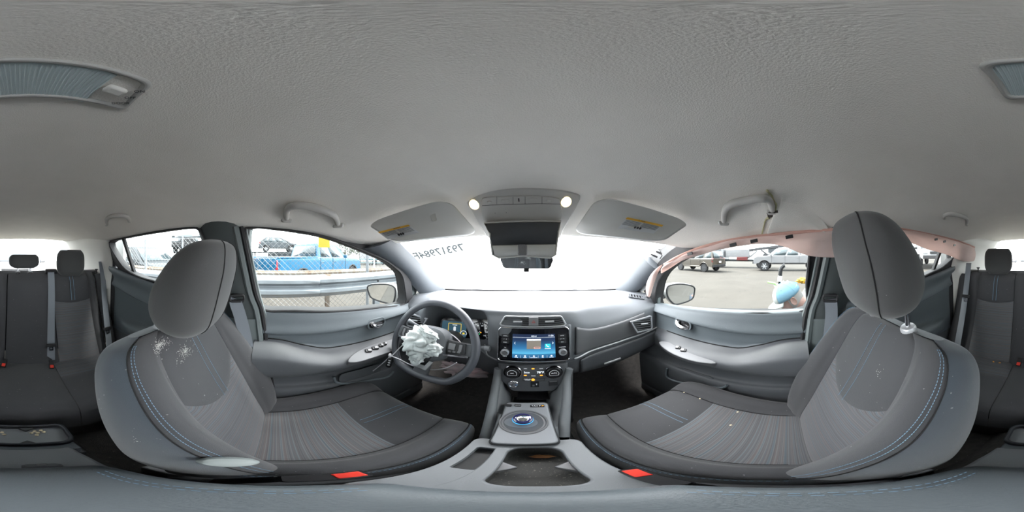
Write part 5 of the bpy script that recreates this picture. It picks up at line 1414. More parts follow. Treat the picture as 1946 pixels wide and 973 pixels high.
m_lens = M('frosted_lens', (0.55, 0.63, 0.64), 0.25, coat=0.3)
lens = mk('lens', prism(lq, 0.012, mz, -0.003), m_lens, lamp, bev=0.002)
for k in range(30):
    f = (k + 0.5) / 30
    a = la.lerp(ld, f); b = lb_.lerp(lc, f)
    mk('lens_rib', tube([a.lerp(b, 0.04) + Vector((0, 0, -0.003)), a.lerp(b, 0.96) + Vector((0, 0, -0.003))], 0.0011, 5), m_lens, lens)
s1, s2 = P(200, 166, z=LZ - 0.008), P(236, 178, z=LZ - 0.008)
mk('slide_switch', ribbon([s1, s1.lerp(s2, 0.5), s2], 0.016, (s2 - s1).cross(UP), 0.012), m_greytrim2, lamp, bev=0.004)
dl_ = (s2 - s1).normalized()
for tx, (px, py) in (('DOOR', (229, 196)), ('OFF', (247, 186)), ('ON', (265, 174))):
    c = P(px, py, z=LZ - 0.0065)
    text('switch_mark', tx, 0.007, fr(c, (0, 0, -1), -dl_ if False else (c - Vector((0, 0, c.z))).normalized() * -1), m_btn, lamp, depth=0.0003)

# ---- sun visors
def visor(label, pix, zs, sticker, clip, sgn):
    pts = []
    for (a, b), zz in zip(pix, zs): pts.append(CE(a, b, zz))
    v = thing('sun_visor', label, 'sun visor', tuple(sum(pts, Vector()) / len(pts)), 'sun visors')
    # inner grid: blend opposite edges (corner order: rear-outer, rear-inner, front-inner, front-outer)
    A, B, Cc, Dd = pts
    def S(a, b):
        e = 0.06
        p = A.lerp(B, a).lerp(Dd.lerp(Cc, a), b)
        return p
    ol = rrect(1, 1, 0.2, 6)
    rings = []
    nrm = (B - A).cross(Dd - A).normalized()
    if nrm.dot(A) > 0: nrm = -nrm                     # towards the camera
    for s, d in ((0.97, -0.008), (1.0, 0.0), (1.0, 0.008), (0.96, 0.014), (0.8, 0.014), (0.6, 0.014), (0.4, 0.014), (0.2, 0.014), (0.05, 0.014)):
        rings.append([S(0.5 + x * s, 0.5 + y * s) + nrm * d for x, y in ol])
    mk('visor_board', loft(rings), m_visor, v)
    def on_board(px, py, lift):
        d = D(px, py); best = (0.5, 0.5); st = 0.25
        for _ in range(9):
            best = max(((best[0] + i * st, best[1] + j * st) for i in (-1, 0, 1) for j in (-1, 0, 1)), key=lambda ab: (S(*ab) + nrm * lift).normalized().dot(d))
            best = max(((best[0] + i * st, best[1] + j * st) for i in (-1, 0, 1) for j in (-1, 0, 1)), key=lambda ab: (S(*ab) + nrm * lift).normalized().dot(d))
            st *= 0.5
        return S(*best) + nrm * lift
    if sticker:
        q = [on_board(a, b, 0.016) for a, b in sticker]
        lab = mk('warning_label', (q, [tuple(range(4))]), M('label_paper', (0.6, 0.62, 0.64), 0.6), v, smooth=False, solid=0.0006)
        u = (q[1] - q[0]); w = (q[3] - q[0])
        bar = [q[0] + nrm * 0.001, q[1] + nrm * 0.001, q[1] + w * 0.2 + nrm * 0.001, q[0] + w * 0.2 + nrm * 0.001]
        mk('orange_band', (bar, [(0, 1, 2, 3)]), M('label_orange', (0.85, 0.48, 0.06), 0.6), lab, smooth=False)
        tu = nrm.cross(u)
        if tu.dot(w) > 0: tu = -tu
        mt = fr(q[0] + u * 0.5 + w * 0.10 + nrm * 0.0016, nrm, tu)
        text('label_text', '\u26A0 WARNING', 0.007, mt, m_btn, lab, depth=0.0001)
        for k in range(5):
            for c0, c1 in ((0.05, 0.47), (0.53, 0.95)):
                y = 0.30 + 0.11 * k
                if k == 4 and c0 < 0.1: continue
                a = q[0] + u * c0 + w * y + nrm * 0.001; b = q[0] + u * c1 + w * y + nrm * 0.001
                mk('label_line', ribbon([a, b], 0.0022, w, 0.0002), M('label_grey', (0.25, 0.26, 0.28), 0.7), lab, smooth=False)
        a = q[0] + u * 0.42 + w * 0.80 + nrm * 0.001
        for k in range(3): mk('label_symbol', xf(ball((0, 0, 0), (0.0035, 0.0055, 0.0006), 8, 4), fr(a + u * 0.07 * k, nrm, w)), m_btn, lab)
    if clip:
        c = on_board(*clip, 0.0145)
        mk('ticket_clip', xf(prism(rrect(0.02, 0.045, 0.005, 3), 0.003), fr(c, nrm, (0.3 * sgn, 0, 1))), m_visor, v, bev=0.001)
    hp = pts[1].lerp(pts[2], 0.85)
    return v
visor('driver sun visor with an orange-topped warning sticker', [(697, 427), (850, 379), (909, 446), (752, 462)], [0.03, 0.03, 0.04, 0.03], [(718, 441), (776, 427), (797, 442), (737, 455)], (823, 410), -1)
visor('passenger sun visor with an orange-topped warning sticker', [(1312, 424), (1138, 374), (1089, 444), (1256, 462)], [0.03, 0.03, 0.04, 0.03], [(1261, 428), (1192, 413), (1174, 434), (1242, 444)], None, 1)

# ---- overhead console with map lamps and the open sunglasses holder
NO = Vector((0, -0.165, -0.2)).normalized(); OO = Vector((0, 0.565, 0.221))
def OP(a, b, k=0.0): return PP(a, b, OO + NO * k, NO)
oc = thing('overhead_console', 'grey overhead console with two lit map lamps and row of switches', 'overhead console', tuple(OP(990, 400)))
def oprism(pix, t0, t1, sm=3):
    a = [OP(x, y) for x, y in pix]
    a = [Vector(p) for p in cr([tuple(p) for p in a], sm, closed=True)] if sm > 1 else a
    n = len(a); V = [p + NO * t1 for p in a] + [p + NO * t0 for p in a]
    return V, [tuple(range(n)), tuple(range(2 * n - 1, n - 1, -1))] + [(i, (i + 1) % n, n + (i + 1) % n, n + i) for i in range(n)]
mk('console_shell', oprism([(882, 375), (900, 365), (940, 359), (990, 357), (1045, 359), (1085, 365), (1103, 374), (1094, 398), (1070, 440), (1058, 455), (990, 457), (935, 455), (918, 440), (894, 398)], -0.06, 0.0), m_greytrim, oc, bev=0.006)
mk('switch_panel', oprism([(915, 382), (922, 375), (950, 373), (990, 372), (1030, 373), (1058, 376), (1065, 384), (1067, 414), (1040, 418), (990, 419), (945, 419), (917, 418)], -0.004, 0.004, 2), m_greytrim, oc, bev=0.002)
mk('panel_gap', tube([OP(a, b, 0.0045) for a, b in ((916, 391), (950, 389), (990, 388), (1030, 387), (1066, 388))], 0.0008, 4), m_seam, oc)
for x in (944, 975, 998, 1030): mk('panel_gap', tube([OP(x, 374, 0.0045), OP(x, 388, 0.0045)], 0.0008, 4), m_seam, oc)
for x, y in ((930, 384), (1043, 381)): mk('lamp_switch', xf(ball((0, 0, 0), (0.010, 0.006, 0.003), 14, 6), fr(OP(x, y, 0.005), NO)), m_greytrim2, oc)
for x, y in ((960, 382), (1013, 379)): mk('roof_switch', xf(prism(rrect(0.03, 0.014, 0.004, 3), 0.002), fr(OP(x, y, 0.004), NO)), m_greytrim, oc, bev=0.001)
mk('slot_mark', xf(box((0, 0, 0), (0.004, 0.014, 0.002)), fr(OP(986, 380, 0.005), NO)), m_black, oc)
for x, y in ((941, 405), (962, 404)): mk('microphone_hole', xf(ball((0, 0, 0), (0.0015, 0.0015, 0.0008), 8, 4), fr(OP(x, y, 0.0045), NO)), m_black, oc)
m_bulb = M('map_lamp_glow', (1.0, 0.9, 0.6), 0.4, emis=((1.0, 0.80, 0.42), 2.4))
for x, y in ((901, 389), (1076, 384)):
    o = mk('map_lamp', xf(ball((0, 0, 0), (0.020, 0.024, 0.006), 18, 8), fr(OP(x, y, 0.001), NO)), m_bulb, oc)
    mk('lamp_bezel', xf(lathe([(0.021, -0.002), (0.024, 0.001), (0.022, 0.002)], 24), fr(OP(x, y, 0.0), NO)), m_greytrim, o)
# sunglasses holder hanging open
HY = 0.635
sg = thing('sunglasses_holder', 'open sunglasses holder with dark lining hanging from the overhead console', 'glasses holder', tuple(P(996, 425, y=HY)))
def hp(a, b, dy=0.0): return P(a, b, y=HY + dy)
rim = [hp(920, 424), hp(1066, 421), hp(1061, 440), hp(1056, 484, 0.02), hp(1046, 490, 0.02), hp(995, 486, 0.02), hp(948, 490, 0.02), hp(936, 484, 0.02), hp(931, 444)]
rim_in = [p.lerp(sum(rim, Vector()) / len(rim), 0.10) for p in rim]
n = len(rim)
back = [p + Vector((0, 0.05, 0.005)) for p in rim]
mk('holder_shell', (rim + back, [tuple(range(2 * n - 1, n - 1, -1))] + [(i, (i + 1) % n, n + (i + 1) % n, n + i) for i in range(n)]), m_greytrim, sg, ang=30)
lin = [hp(924, 426, -0.004), hp(1063, 423, -0.004), hp(1056, 464, 0.006), hp(936, 466, 0.006)]
mk('felt_lining', (lin, [(0, 1, 2, 3)]), M('felt', (0.085, 0.09, 0.1), 0.95, bump=(600, 0.4)), sg, solid=0.004)
mk('rim_trim', tube(rim, 0.004, 6, closed=True), m_greytrim, sg)
lip = [hp(936, 467, 0.0), hp(1056, 465, 0.0), hp(1054, 484, 0.014), hp(1044, 488, 0.016), hp(995, 484, 0.016), hp(950, 488, 0.016), hp(940, 484, 0.014)]
mk('holder_lip', (lip, [tuple(range(7))]), m_greytrim2, sg, solid=0.006)
mk('latch_tab', xf(loft([[(x * s, y * s, z) for x, y in rrect(0.036, 0.042, 0.006, 3)] for s, z in ((1, 0), (1, 0.006), (0.85, 0.009))]), fr(hp(993, 475, -0.004), (0, -1, 0.2))), m_gunmetal, sg)
# ---- mirror
mirc = P(1000, 498, y=0.70)
mm = fr(mirc, Vector((-0.12, -1, -0.10)))
rm = thing('rear_view_mirror', 'dark-framed rear-view mirror hanging before the windscreen', 'mirror', tuple(mirc))
mo = [(x * (1 - 0.06 * (y < 0)), y) for x, y in rrect(0.232, 0.058, 0.022, 6)]
mk('mirror_housing', xf(loft([[(x * s, y * s, z) for x, y in mo] for s, z in ((0.6, -0.03), (0.95, -0.016), (1, 0.0), (0.98, 0.004))]), mm), m_rubber, rm)
m_mirror = M('mirror_glass', (0.72, 0.76, 0.78), 0.03, metal=1.0)
mk('mirror_glass', prism([(x * 0.95, y * 0.88) for x, y in mo], 0.0015, mm, 0.0042), m_mirror, rm)
mk('dimmer_tab', xf(box((0, -0.036, -0.004), (0.022, 0.016, 0.012)), mm), m_rubber, rm, bev=0.003)
mk('mirror_stem', tube([mirc + Vector((0, 0.02, 0.0)), mirc + Vector((0, 0.06, 0.05)), Vector((mirc.x, 0.83, 0.085))], 0.011, 8), m_rubber, rm)

# ---- torn headliner edge beside the passenger grab handle
m_foam = M('foam_edge', (0.5, 0.5, 0.3), 0.95, bump=(300, 0.8), var=(60, (0.42, 0.36, 0.24)))
tear = thing('torn_headliner', 'ragged yellowish torn edge of the headliner beside the passenger grab handle', 'torn lining', tuple(CE(1465, 410)))
tp = [(1456, 360), (1462, 366), (1467, 372), (1470, 382), (1474, 390), (1473, 398), (1478, 402)]
tp2 = [(1462, 412), (1456, 418), (1452, 428), (1450, 440), (1448, 452)]
for k, pp in enumerate((tp, tp2)):
    path = cr([tuple(CE(a, b, 0.016) + Vector((0, rnd.uniform(-.002, .002), rnd.uniform(-.002, .002)))) for a, b in pp], 4)
    mk('torn_edge', tube(path, [0.0022 + 0.0045 * abs(noise.noise(Vector((i * 0.7, k, 0)))) * (1.0 + k) for i in range(len(path))], 6), m_foam, tear)
hole = [CE(a, b, 0.020) for a, b in ((1457, 405), (1466, 401), (1478, 400), (1479, 410), (1470, 412), (1460, 414))]
mk('hole', (hole, [tuple(range(6))]), M('hole_brown', (0.06, 0.05, 0.04), 0.9), tear, smooth=False, solid=0.002)
# flap of headliner that folds down along the tear
fa = [CE(a, b, 0.010) for a, b in ((1464, 372), (1482, 372), (1510, 380), (1540, 395), (1572, 425), (1575, 440))]
fb = [CE(a, b, 0.012) for a, b in ((1474, 398), (1486, 390), (1508, 395), (1534, 408), (1562, 432), (1572, 446))]
fb2 = [CE(a, b, 0.006) for a, b in ((1452, 455), (1480, 449), (1510, 446), (1540, 443), (1560, 442), (1574, 448))]
flap = [[a.lerp(b, 0) for a, b in zip(fa, fb)], fb, [a.lerp(b, 0.5) + (-(a.normalized()) * 0.012) for a, b in zip(fb, fb2)], fb2]
mk('headliner_flap', grid(flap), m_head, tear, sub=2, solid=0.003)

# ---- curtain airbag hanging along the passenger side
m_curt = bpy.data.materials.new('curtain_airbag_cloth'); m_curt.use_nodes = True
_t = m_curt.node_tree; _b = _t.nodes['Principled BSDF']; _o = _t.nodes['Material Output']
_b.inputs['Base Color'].default_value = (0.80, 0.67, 0.63, 1); _b.inputs['Roughness'].default_value = 0.85
_tl = _t.nodes.new('ShaderNodeBsdfTranslucent'); _tl.inputs[0].default_value = (0.88, 0.72, 0.67, 1)
_ms = _t.nodes.new('ShaderNodeMixShader'); _ms.inputs[0].default_value = 0.4
_n = _t.nodes.new('ShaderNodeTexNoise'); _n.inputs['Scale'].default_value = 22
_tcc = _t.nodes.new('ShaderNodeTexCoord'); _t.links.new(_tcc.outputs['Object'], _n.inputs['Vector'])
_bp = _t.nodes.new('ShaderNodeBump'); _bp.inputs['Strength'].default_value = 0.5; _bp.inputs['Distance'].default_value = 0.01
_t.links.new(_n.outputs['Fac'], _bp.inputs['Height']); _t.links.new(_bp.outputs[0], _b.inputs['Normal'])
_t.links.new(_b.outputs[0], _ms.inputs[1]); _t.links.new(_tl.outputs[0], _ms.inputs[2]); _t.links.new(_ms.outputs[0], _o.inputs[0])
cu = thing('curtain_airbag', 'pinkish curtain airbag cloth hanging along the passenger side roof edge', 'airbag', tuple(P(1540, 480, x=0.6)))
topE = [(1262, 503), (1290, 487), (1330, 471), (1380, 458), (1440, 449), (1500, 443), (1560, 438), (1620, 434), (1680, 432), (1720, 435), (1760, 442), (1800, 452), (1835, 463), (1852, 470)]
botE = [(1258, 520), (1290, 499), (1330, 485), (1380, 472), (1440, 464), (1482, 467), (1512, 481), (1558, 488), (1620, 486), (1680, 470), (1715, 458), (1752, 470), (1790, 482), (1830, 497), (1848, 497)][:14]
botE = [(1258, 520), (1290, 499), (1330, 485), (1380, 472), (1440, 464), (1484, 467), (1540, 487), (1610, 487), (1680, 464), (1716, 458), (1756, 472), (1795, 483), (1832, 497), (1852, 496)]
ct = cr([tuple(P(a, b, x=0.566)) for a, b in topE], 5); cb2 = cr([tuple(P(a, b, x=0.578)) for a, b in botE], 5)
rows = []
for k in range(9):
    f = k / 8
    rows.append([Vector(a).lerp(Vector(b), f) + Vector((-1, 0, 0)) * (0.010 * math.sin(math.pi * f) + 0.007 * f * math.sin(i * 0.9 + 2 * f) + 0.006 * noise.noise(Vector((i * 0.35, f * 3, 0)))) for i, (a, b) in enumerate(zip(ct, cb2))])
mk('airbag_curtain', grid(rows), m_curt, cu, sub=1, solid=0.002)
mk('hem', tube([Vector(p) for p in ct], 0.006, 6), M('airbag_hem', (0.62, 0.36, 0.30), 0.85), cu)
for px, py in ((1311, 482), (1393, 465), (1433, 458), (1500, 450), (1779, 455), (1795, 459), (1814, 466)):
    mk('fixing_tab', xf(box((0, 0, 0), (0.026, 0.012, 0.004)), fr(P(px, py, x=0.552), (-1, 0, 0), (0, 0.2, 1))), m_black, cu, bev=0.001)
fa_ = [P(a, b, x=0.62) for a, b in ((1262, 500), (1252, 515), (1246, 532), (1240, 548), (1236, 566))]; fb_ = [P(a, b, x=0.60) for a, b in ((1252, 506), (1238, 518), (1229, 534), (1226, 550), (1229, 562))]
mk('airbag_tail', grid([fa_, [p.lerp(q, 0.5) + Vector((-0.012, -0.01, 0)) for p, q in zip(fa_, fb_)], fb_]), m_curt, cu, sub=2, solid=0.002)
# torn white lining edge by the rear pillar
mk('torn_edge', tube(cr([tuple(P(a, b, x=0.60)) for a, b in ((1849, 466), (1853, 480), (1856, 492), (1857, 505))], 5), 0.005, 6), M('white_cloth', (0.65, 0.65, 0.63), 0.9), cu)
for k, (px, py, r, mt) in enumerate(((1222, 570, 0.016, m_rubber), (1232, 563, 0.013, m_gunmetal), (1213, 574, 0.013, m_rubber), (1226, 580, 0.012, m_greytrim2))):
    mk('broken_plastic', crumple(None, (r * 1.6, r, r * 0.8), Matrix.Translation(P(px, py, x=0.64)), 0.7, 2.4, 50 + k, 14, 10), mt, apr, ang=20)
# coat hooks / child-seat caps beside the rear headrests
for px, py, lb in ((183, 514, 'small black seat release button beside the left bench end'), (1859, 511, 'small black seat release button beside the right bench end')):
    c = P(px, py, y=-1.17)
    t_ = thing('release_button', lb, 'button', tuple(c), 'bench release buttons')
    mk('button_cap', lathe([(0.005, -0.03), (0.005, 0.0), (0.013, 0.006), (0.013, 0.012), (0, 0.014)], 14, Matrix.Translation(c)), m_black, t_)
# ------------------------------------------------------------------ yard outside
def gz_(x, y):
    r = math.hypot(x, y); b = math.degrees(math.atan2(x, y))
    k = max(0.0, 1 - abs(b - 142) / 26) * max(0.0, min(1, (r - 6) / 8))
    return GROUND + 0.62 * k + 0.012 * noise.noise(Vector((x * 0.5, y * 0.5, 0)))
m_ground = M('asphalt', (0.058, 0.051, 0.044), 0.95, bump=(60, 0.6), var=(0.9, (0.048, 0.042, 0.036), 8), specks=(7, (0.026, 0.0245, 0.0225), 0.66))
m_dirt = M('gravel_strip', (0.088, 0.074, 0.061), 1.0, bump=(50, 0.8), var=(6, (0.068, 0.058, 0.048), 6), specks=(40, (0.11, 0.105, 0.1), 0.68))
def polar(r0, r1, nr, nb):
    rows = []
    for i in range(nr + 1):
        r = r0 * (r1 / r0) ** (i / nr)
        rows.append([Vector((r * math.sin(2 * math.pi * k / nb), r * math.cos(2 * math.pi * k / nb), gz_(r * math.sin(2 * math.pi * k / nb), r * math.cos(2 * math.pi * k / nb)))) for k in range(nb + 1)])
    return grid(rows)
mk('ground', polar(0.3, 46, 40, 120), m_ground, label='worn beige-grey asphalt of the salvage yard', cat='ground', kind='structure')
mk('verge', grid([[Vector((x, y, GROUND + 0.016 + 0.02 * noise.noise(Vector((x * 2, y * 2, 3))))) for y in [-8 + 0.5 * k for k in range(33)]] for x in (-1.5, -2.0, -2.5, -3.0, -3.6)]), m_dirt, label='gravel verge under the guardrail and fence', cat='ground', kind='structure')

# ---- guardrail
m_galv = M('galvanised_steel', (0.27, 0.295, 0.32), 0.5, metal=0.3, var=(2.2, (0.2, 0.22, 0.24), 6), specks=(2.2, (0.11, 0.075, 0.05), 0.68))
m_rust = M('rusty_rail', (0.13, 0.085, 0.055), 0.8, var=(3, (0.18, 0.165, 0.145), 6))
def guardrail(label, X, zt, zb, y0, y1, mat, n_post, bolts):
    g = thing('guardrail', label, 'guardrail', (X, 0, GROUND))
    H_ = zt - zb
    pf = [(0.0, 1.0), (0.018, 0.97), (0.03, 0.90), (0.07, 0.80), (0.07, 0.66), (0.0, 0.54), (0.0, 0.46), (0.07, 0.34), (0.07, 0.20), (0.03, 0.10), (0.018, 0.03), (0.0, 0.0)]
    L = (y1 - y0) / 3
    for k in range(3):
        ya, yb = y0 + L * k, y0 + L * (k + 1) + 0.12
        rows = [[Vector((X + d + 0.006 * (k % 2), ya + (yb - ya) * i / 14, zb + H_ * f + 0.006 * noise.noise(Vector((i * .4, k, f * 3))))) for d, f in pf] for i in range(15)]
        mk('beam', grid(rows), mat, g, solid=0.004, ang=30)
    for k in range(n_post):
        y = y0 + 0.4 + (y1 - y0 - 0.8) * k / (n_post - 1)
        p = mk('post', join(box((X - 0.09, y, (zt + GROUND) / 2 - 0.02), (0.012, 0.10, zt - GROUND)), box((X - 0.02, y, (zt + GROUND) / 2 - 0.02), (0.012, 0.10, zt - GROUND)), box((X - 0.055, y, (zt + GROUND) / 2 - 0.02), (0.07, 0.012, zt - GROUND))), mat, g, smooth=False)
        for dz in bolts: mk('bolt', xf(lathe([(0.018, 0), (0.014, 0.012), (0, 0.014)], 8), fr((X + 0.004, y, zb + H_ * dz), (1, 0, 0))), m_rubber, p)
    return g
guardrail('weathered W-beam guardrail beside the driver door', -2.30, -0.275, -0.60, -6.5, 4.0, m_galv, 6, (0.5,))
guardrail('rusty guardrail running behind the chain-link fence', -3.7, -0.33, -0.62, -6.5, 6.5, m_rust, 6, (0.5,))

# ---- chain-link fence
FX = -3.05
fe = thing('chain_link_fence', 'chain-link fence with steel posts behind the guardrail', 'fence', (FX, 0, GROUND))
m_fwire = M('fence_wire', (0.22, 0.225, 0.23), 0.5, metal=0.3)
ya, yb, za, zb2 = -5.6, 3.6, GROUND + 0.05, 0.40
wires = []; stp = 0.105
c = ya - (zb2 - za)
while c < yb:
    for sgn in (1, -1):
        # wire y = c + sgn*(z-za) (+height for the other slope)
        y_lo, y_hi = (c, c + (zb2 - za)) if sgn > 0 else (c + (zb2 - za), c)
        p = Vector((FX + 0.003 * sgn, y_lo, za)); q = Vector((FX + 0.003 * sgn, y_hi, zb2))
        def clip(p, q):
            t0, t1 = 0.0, 1.0
            dy = q.y - p.y
            for lim, s in ((ya, 1), (yb, -1)):
                a = s * (p.y - lim); b = s * (q.y - lim)
                if a < 0 and b < 0: return None
                if a < 0: t0 = max(t0, a / (a - b))
                elif b < 0: t1 = min(t1, a / (a - b))
            return (p.lerp(q, t0), p.lerp(q, t1)) if t1 > t0 else None
        r_ = clip(p, q)
        if r_: wires.append(tube(list(r_), 0.0032, 3, caps=False))
    c += stp
mk('wire_mesh', join(*wires), m_fwire, fe, kind='stuff')
for px, w in ((698, 0.034), (277, 0.034), (347, 0.02)):
    b = P(px, 500, x=FX - 0.04)
    mk('post', tube([(FX - 0.04, b.y, GROUND), (FX - 0.04, b.y, zb2 + 0.05)], w, 10), m_galv, fe)
mk('tension_wire', tube([(FX, ya, zb2 + 0.03), (FX, 0, zb2 + 0.025), (FX, yb, zb2 + 0.03)], 0.006, 5), m_galv, fe)
# yellow notice on the fence
c = P(616, 460, x=FX + 0.03); ms_ = fr(c, (1, 0, 0))
ys_ = thing('yellow_sign', 'small yellow notice with rows of lettering tied to the fence', 'sign', tuple(c))
mk('board', prism(rrect(0.23, 0.21, 0.006, 2), 0.004, ms_), M('sign_yellow', (0.36, 0.27, 0.01), 0.5), ys_)
m_signink = M('sign_ink', (0.42, 0.28, 0.02), 0.6)
for k, w in enumerate((0.17, 0.19, 0.15, 0.18, 0.13)):
    for j in range(int(w / 0.024)):
        mk('letter', xf(box((-w / 2 + 0.024 * j + 0.012, 0.075 - 0.036 * k, 0.0048), (0.016, 0.018, 0.001)), ms_), m_signink, ys_, smooth=False)

# ---- vehicles
m_tire = M('tyre', (0.02, 0.02, 0.022), 0.85)
m_rimm = M('alloy', (0.45, 0.46, 0.48), 0.35, metal=0.7)
m_rimd = M('dark_alloy', (0.06, 0.06, 0.065), 0.4, metal=0.5)
m_carglass = M('car_glass', (0.05, 0.07, 0.08), 0.06, coat=1.0)
m_tail = M('tail_red', (0.55, 0.02, 0.03), 0.2, coat=1.0)
m_hl = M('headlamp', (0.7, 0.72, 0.74), 0.15, coat=1.0)
def wheel(root, x, y, r, w, rim, spokes=6):
    s = 1 if x > 0 else -1
    m = fr((x, y, r), (s, 0, 0))
    o = mk('wheel', lathe([(r * 0.66, -w / 2), (r * 0.92, -w / 2), (r, -w * 0.33), (r, w * 0.33), (r * 0.92, w / 2), (r * 0.66, w / 2)], 28, m, loop=True), m_tire, root)
    mk('rim', lathe([(r * 0.66, w * 0.42), (r * 0.62, w * 0.30), (0.0, w * 0.22)], 24, m), m_rimd, o)
    for k in range(spokes):
        mk('spoke', xf(box((r * 0.34, 0, w * 0.36), (r * 0.60, r * 0.16, w * 0.16)), m @ Matrix.Rotation(2 * math.pi * k / spokes, 4, 'Z')), rim, o, bev=0.01)
    mk('hub_cap', lathe([(r * 0.16, w * 0.30), (r * 0.16, w * 0.46), (0, w * 0.48)], 14, m), rim, o)
def vehicle(name, label, cat, K, paint, rim, group=None):
    """built at the origin, nose along +y, standing on z = 0"""
    t = thing(name, label, cat, (0, 0, 0), group)
    W = K['W'] / 2; r = K['r']; ar = r * 1.2
    def arch(yc):
        return [(yc + ar * math.cos(a), max(K['zb'], r + ar * math.sin(a))) for a in [math.pi * k / 10 for k in range(0, 11)] if r + ar * math.sin(a) >= K['zb']]
    top = K['top']                                            # outline from rear to nose over the body top
    ol = list(top)
    bot = [(top[-1][0] - 0.02, K['zb'])] + arch(K['yf']) + arch(K['yr']) + [(top[0][0] + 0.02, K['zb'])]
    ol = ol + bot
    # body: three slices across so that the sides curve in a little
    rings = [[(x, y * (1 - 0.012 * (abs(x) > W * 0.97)), z) for y, z in ol] for x in (-W, -W * 0.96, 0, W * 0.96, W)]
    rings = []
    for x, sh_ in ((-W, 0.06), (-W * 0.95, 0.0), (W * 0.95, 0.0), (W, 0.06)):
        zc = sum(p[1] for p in ol) / len(ol)
        rings.append([(x, y * (1 - sh_ * 0.2), z - (sh_ * 0.6 if z > zc + 0.1 else 0)) for y, z in ol])
    mk('body', loft(rings), paint, t, ang=35)
    for yc in (K['yf'], K['yr']):
        for s in (-1, 1): mk('wheel_arch', tube([(s * (W + 0.005), yc + ar * math.cos(a), r + ar * math.sin(a)) for a in [math.pi * (k / 12) for k in range(1, 12)]], 0.03, 6), K.get('archmat', m_rubber), t)
    for s in (-1, 1):
        for yc in (K['yf'], K['yr']): wheel(t, s * (W - 0.10), yc, r, 0.22, rim)
    # cab
    b0, b1, r0, r1 = K['gh']; zb_, zt_ = K['zbelt'], K['zroof']
    wb_, wt_ = W - 0.05, W - 0.20
    def G(x, f, g):
        y0 = b0 + (r0 - b0) * g; y1 = b1 + (r1 - b1) * g
        return Vector((x * (wb_ + (wt_ - wb_) * g), y0 + (y1 - y0) * f, zb_ + (zt_ - zb_) * g))
    rings = []
    for g in (0, 0.5, 0.9, 1.0):
        k = 1.0 if g < 1 else 0.93
        rings.append([G(x * k, 0.5 + (f - 0.5) * k, g) + (Vector((0, 0, 0.02)) if g == 1 else Vector()) for x, f in ((-1, 0), (-0.6, -0.012), (0.6, -0.012), (1, 0), (1, 0.5), (1, 1), (0.6, 1.02), (-0.6, 1.02), (-1, 1), (-1, 0.5))])
    cab = mk('cab', loft(rings), paint, t, ang=30)
    for s in (-1, 1):
        for f0, f1 in K['win']:
            q = [G(s, f0, 0.06), G(s, f1, 0.06), G(s, min(f1, 0.985), 0.86), G(s, max(f0, 0.015), 0.86)]
            q = [p + Vector((s * 0.006, 0, 0)) for p in q]
            w = mk('side_window', (q, [(0, 1, 2, 3)]), m_carglass, cab, solid=0.004)
    for f, y_ in ((1, 1.024), (0, -0.016)):
        if f == 0 and K.get('noback'): continue
        q = [G(-0.86, y_, 0.10), G(0.86, y_, 0.10), G(0.84, y_, 0.86), G(-0.84, y_, 0.86)]
        dy = 0.012 if f else -0.012
        mk('windscreen' if f else 'rear_window', ([p + Vector((0, dy, 0.006)) for p in q], [(0, 1, 2, 3)]), m_carglass, cab, solid=0.004)
    # lamps, bumpers, handles, mirrors, door gaps
    yN, yT = top[-1][0], top[0][0]; zN = K['zlamp']; zT = K['ztail']
    for s in (-1, 1):
        mk('headlamp', box((s * (W - 0.20), yN - 0.05, zN), (0.32, 0.12, 0.16)), m_hl, t, bev=0.03)
        mk('tail_lamp', box((s * (W - 0.07), yT + 0.06, zT), (0.14, 0.14, K.get('tailh', 0.34))), m_tail, t, bev=0.02)
        mk('door_mirror', box((s * (W + 0.10), b1 - 0.35, zb_ + 0.08), (0.20, 0.12, 0.16)), K.get('mirmat', paint), t, bev=0.03)
        for yy in K['doors']: mk('door_gap', box((s * (W * 0.985), yy, (zb_ + K['zb']) / 2 + 0.08), (0.05, 0.012, zb_ - K['zb'] - 0.12)), m_rubber, t)
        for yy in K['doors'][:-1]: mk('door_handle', box((s * (W + 0.008), yy + 0.16, zb_ - 0.16), (0.03, 0.16, 0.03)), K.get('mirmat', paint), t, bev=0.008)
        mk('sill_strip', box((s * (W - 0.01), (K['yf'] + K['yr']) / 2, K['zb'] + 0.05), (0.05, K['yf'] - K['yr'] - ar * 2.1, 0.10)), K.get('archmat', m_rubber), t, bev=0.015)
    mk('front_bumper', box((0, yN - 0.02, K['zb'] + 0.14), (K['W'] - 0.06, 0.16, 0.22)), K.get('bump', m_rubber), t, bev=0.03)
    mk('rear_bumper', box((0, yT + 0.0, K['zb'] + 0.12), (K['W'] - 0.06, 0.18, 0.20)), K.get('bump', m_rubber), t, bev=0.03)
    mk('grille', box((0, yN - 0.015, zN - 0.02), (K['W'] * 0.45, 0.06, 0.18)), m_black, t, bev=0.02)
    if K.get('plate'): mk('number_plate', box((0, yT - 0.095, K['plate']), (0.32, 0.02, 0.16)), m_white, t)
    if K.get('bed'):
        y0, y1, zt2 = K['bed']
        mk('bed_well', box((0, (y0 + y1) / 2, zt2 + 0.006), (K['W'] - 0.24, y1 - y0 - 0.16, 0.03)), m_rubber, t)
        for s in (-1, 1): mk('bed_rail', box((s * (W - 0.06), (y0 + y1) / 2, zt2 + 0.03), (0.10, y1 - y0, 0.06)), paint, t, bev=0.015)
        mk('tailgate', box((0, y0 + 0.02, zt2 - 0.24), (K['W'] - 0.14, 0.07, 0.5)), paint, t, bev=0.02)
    return t
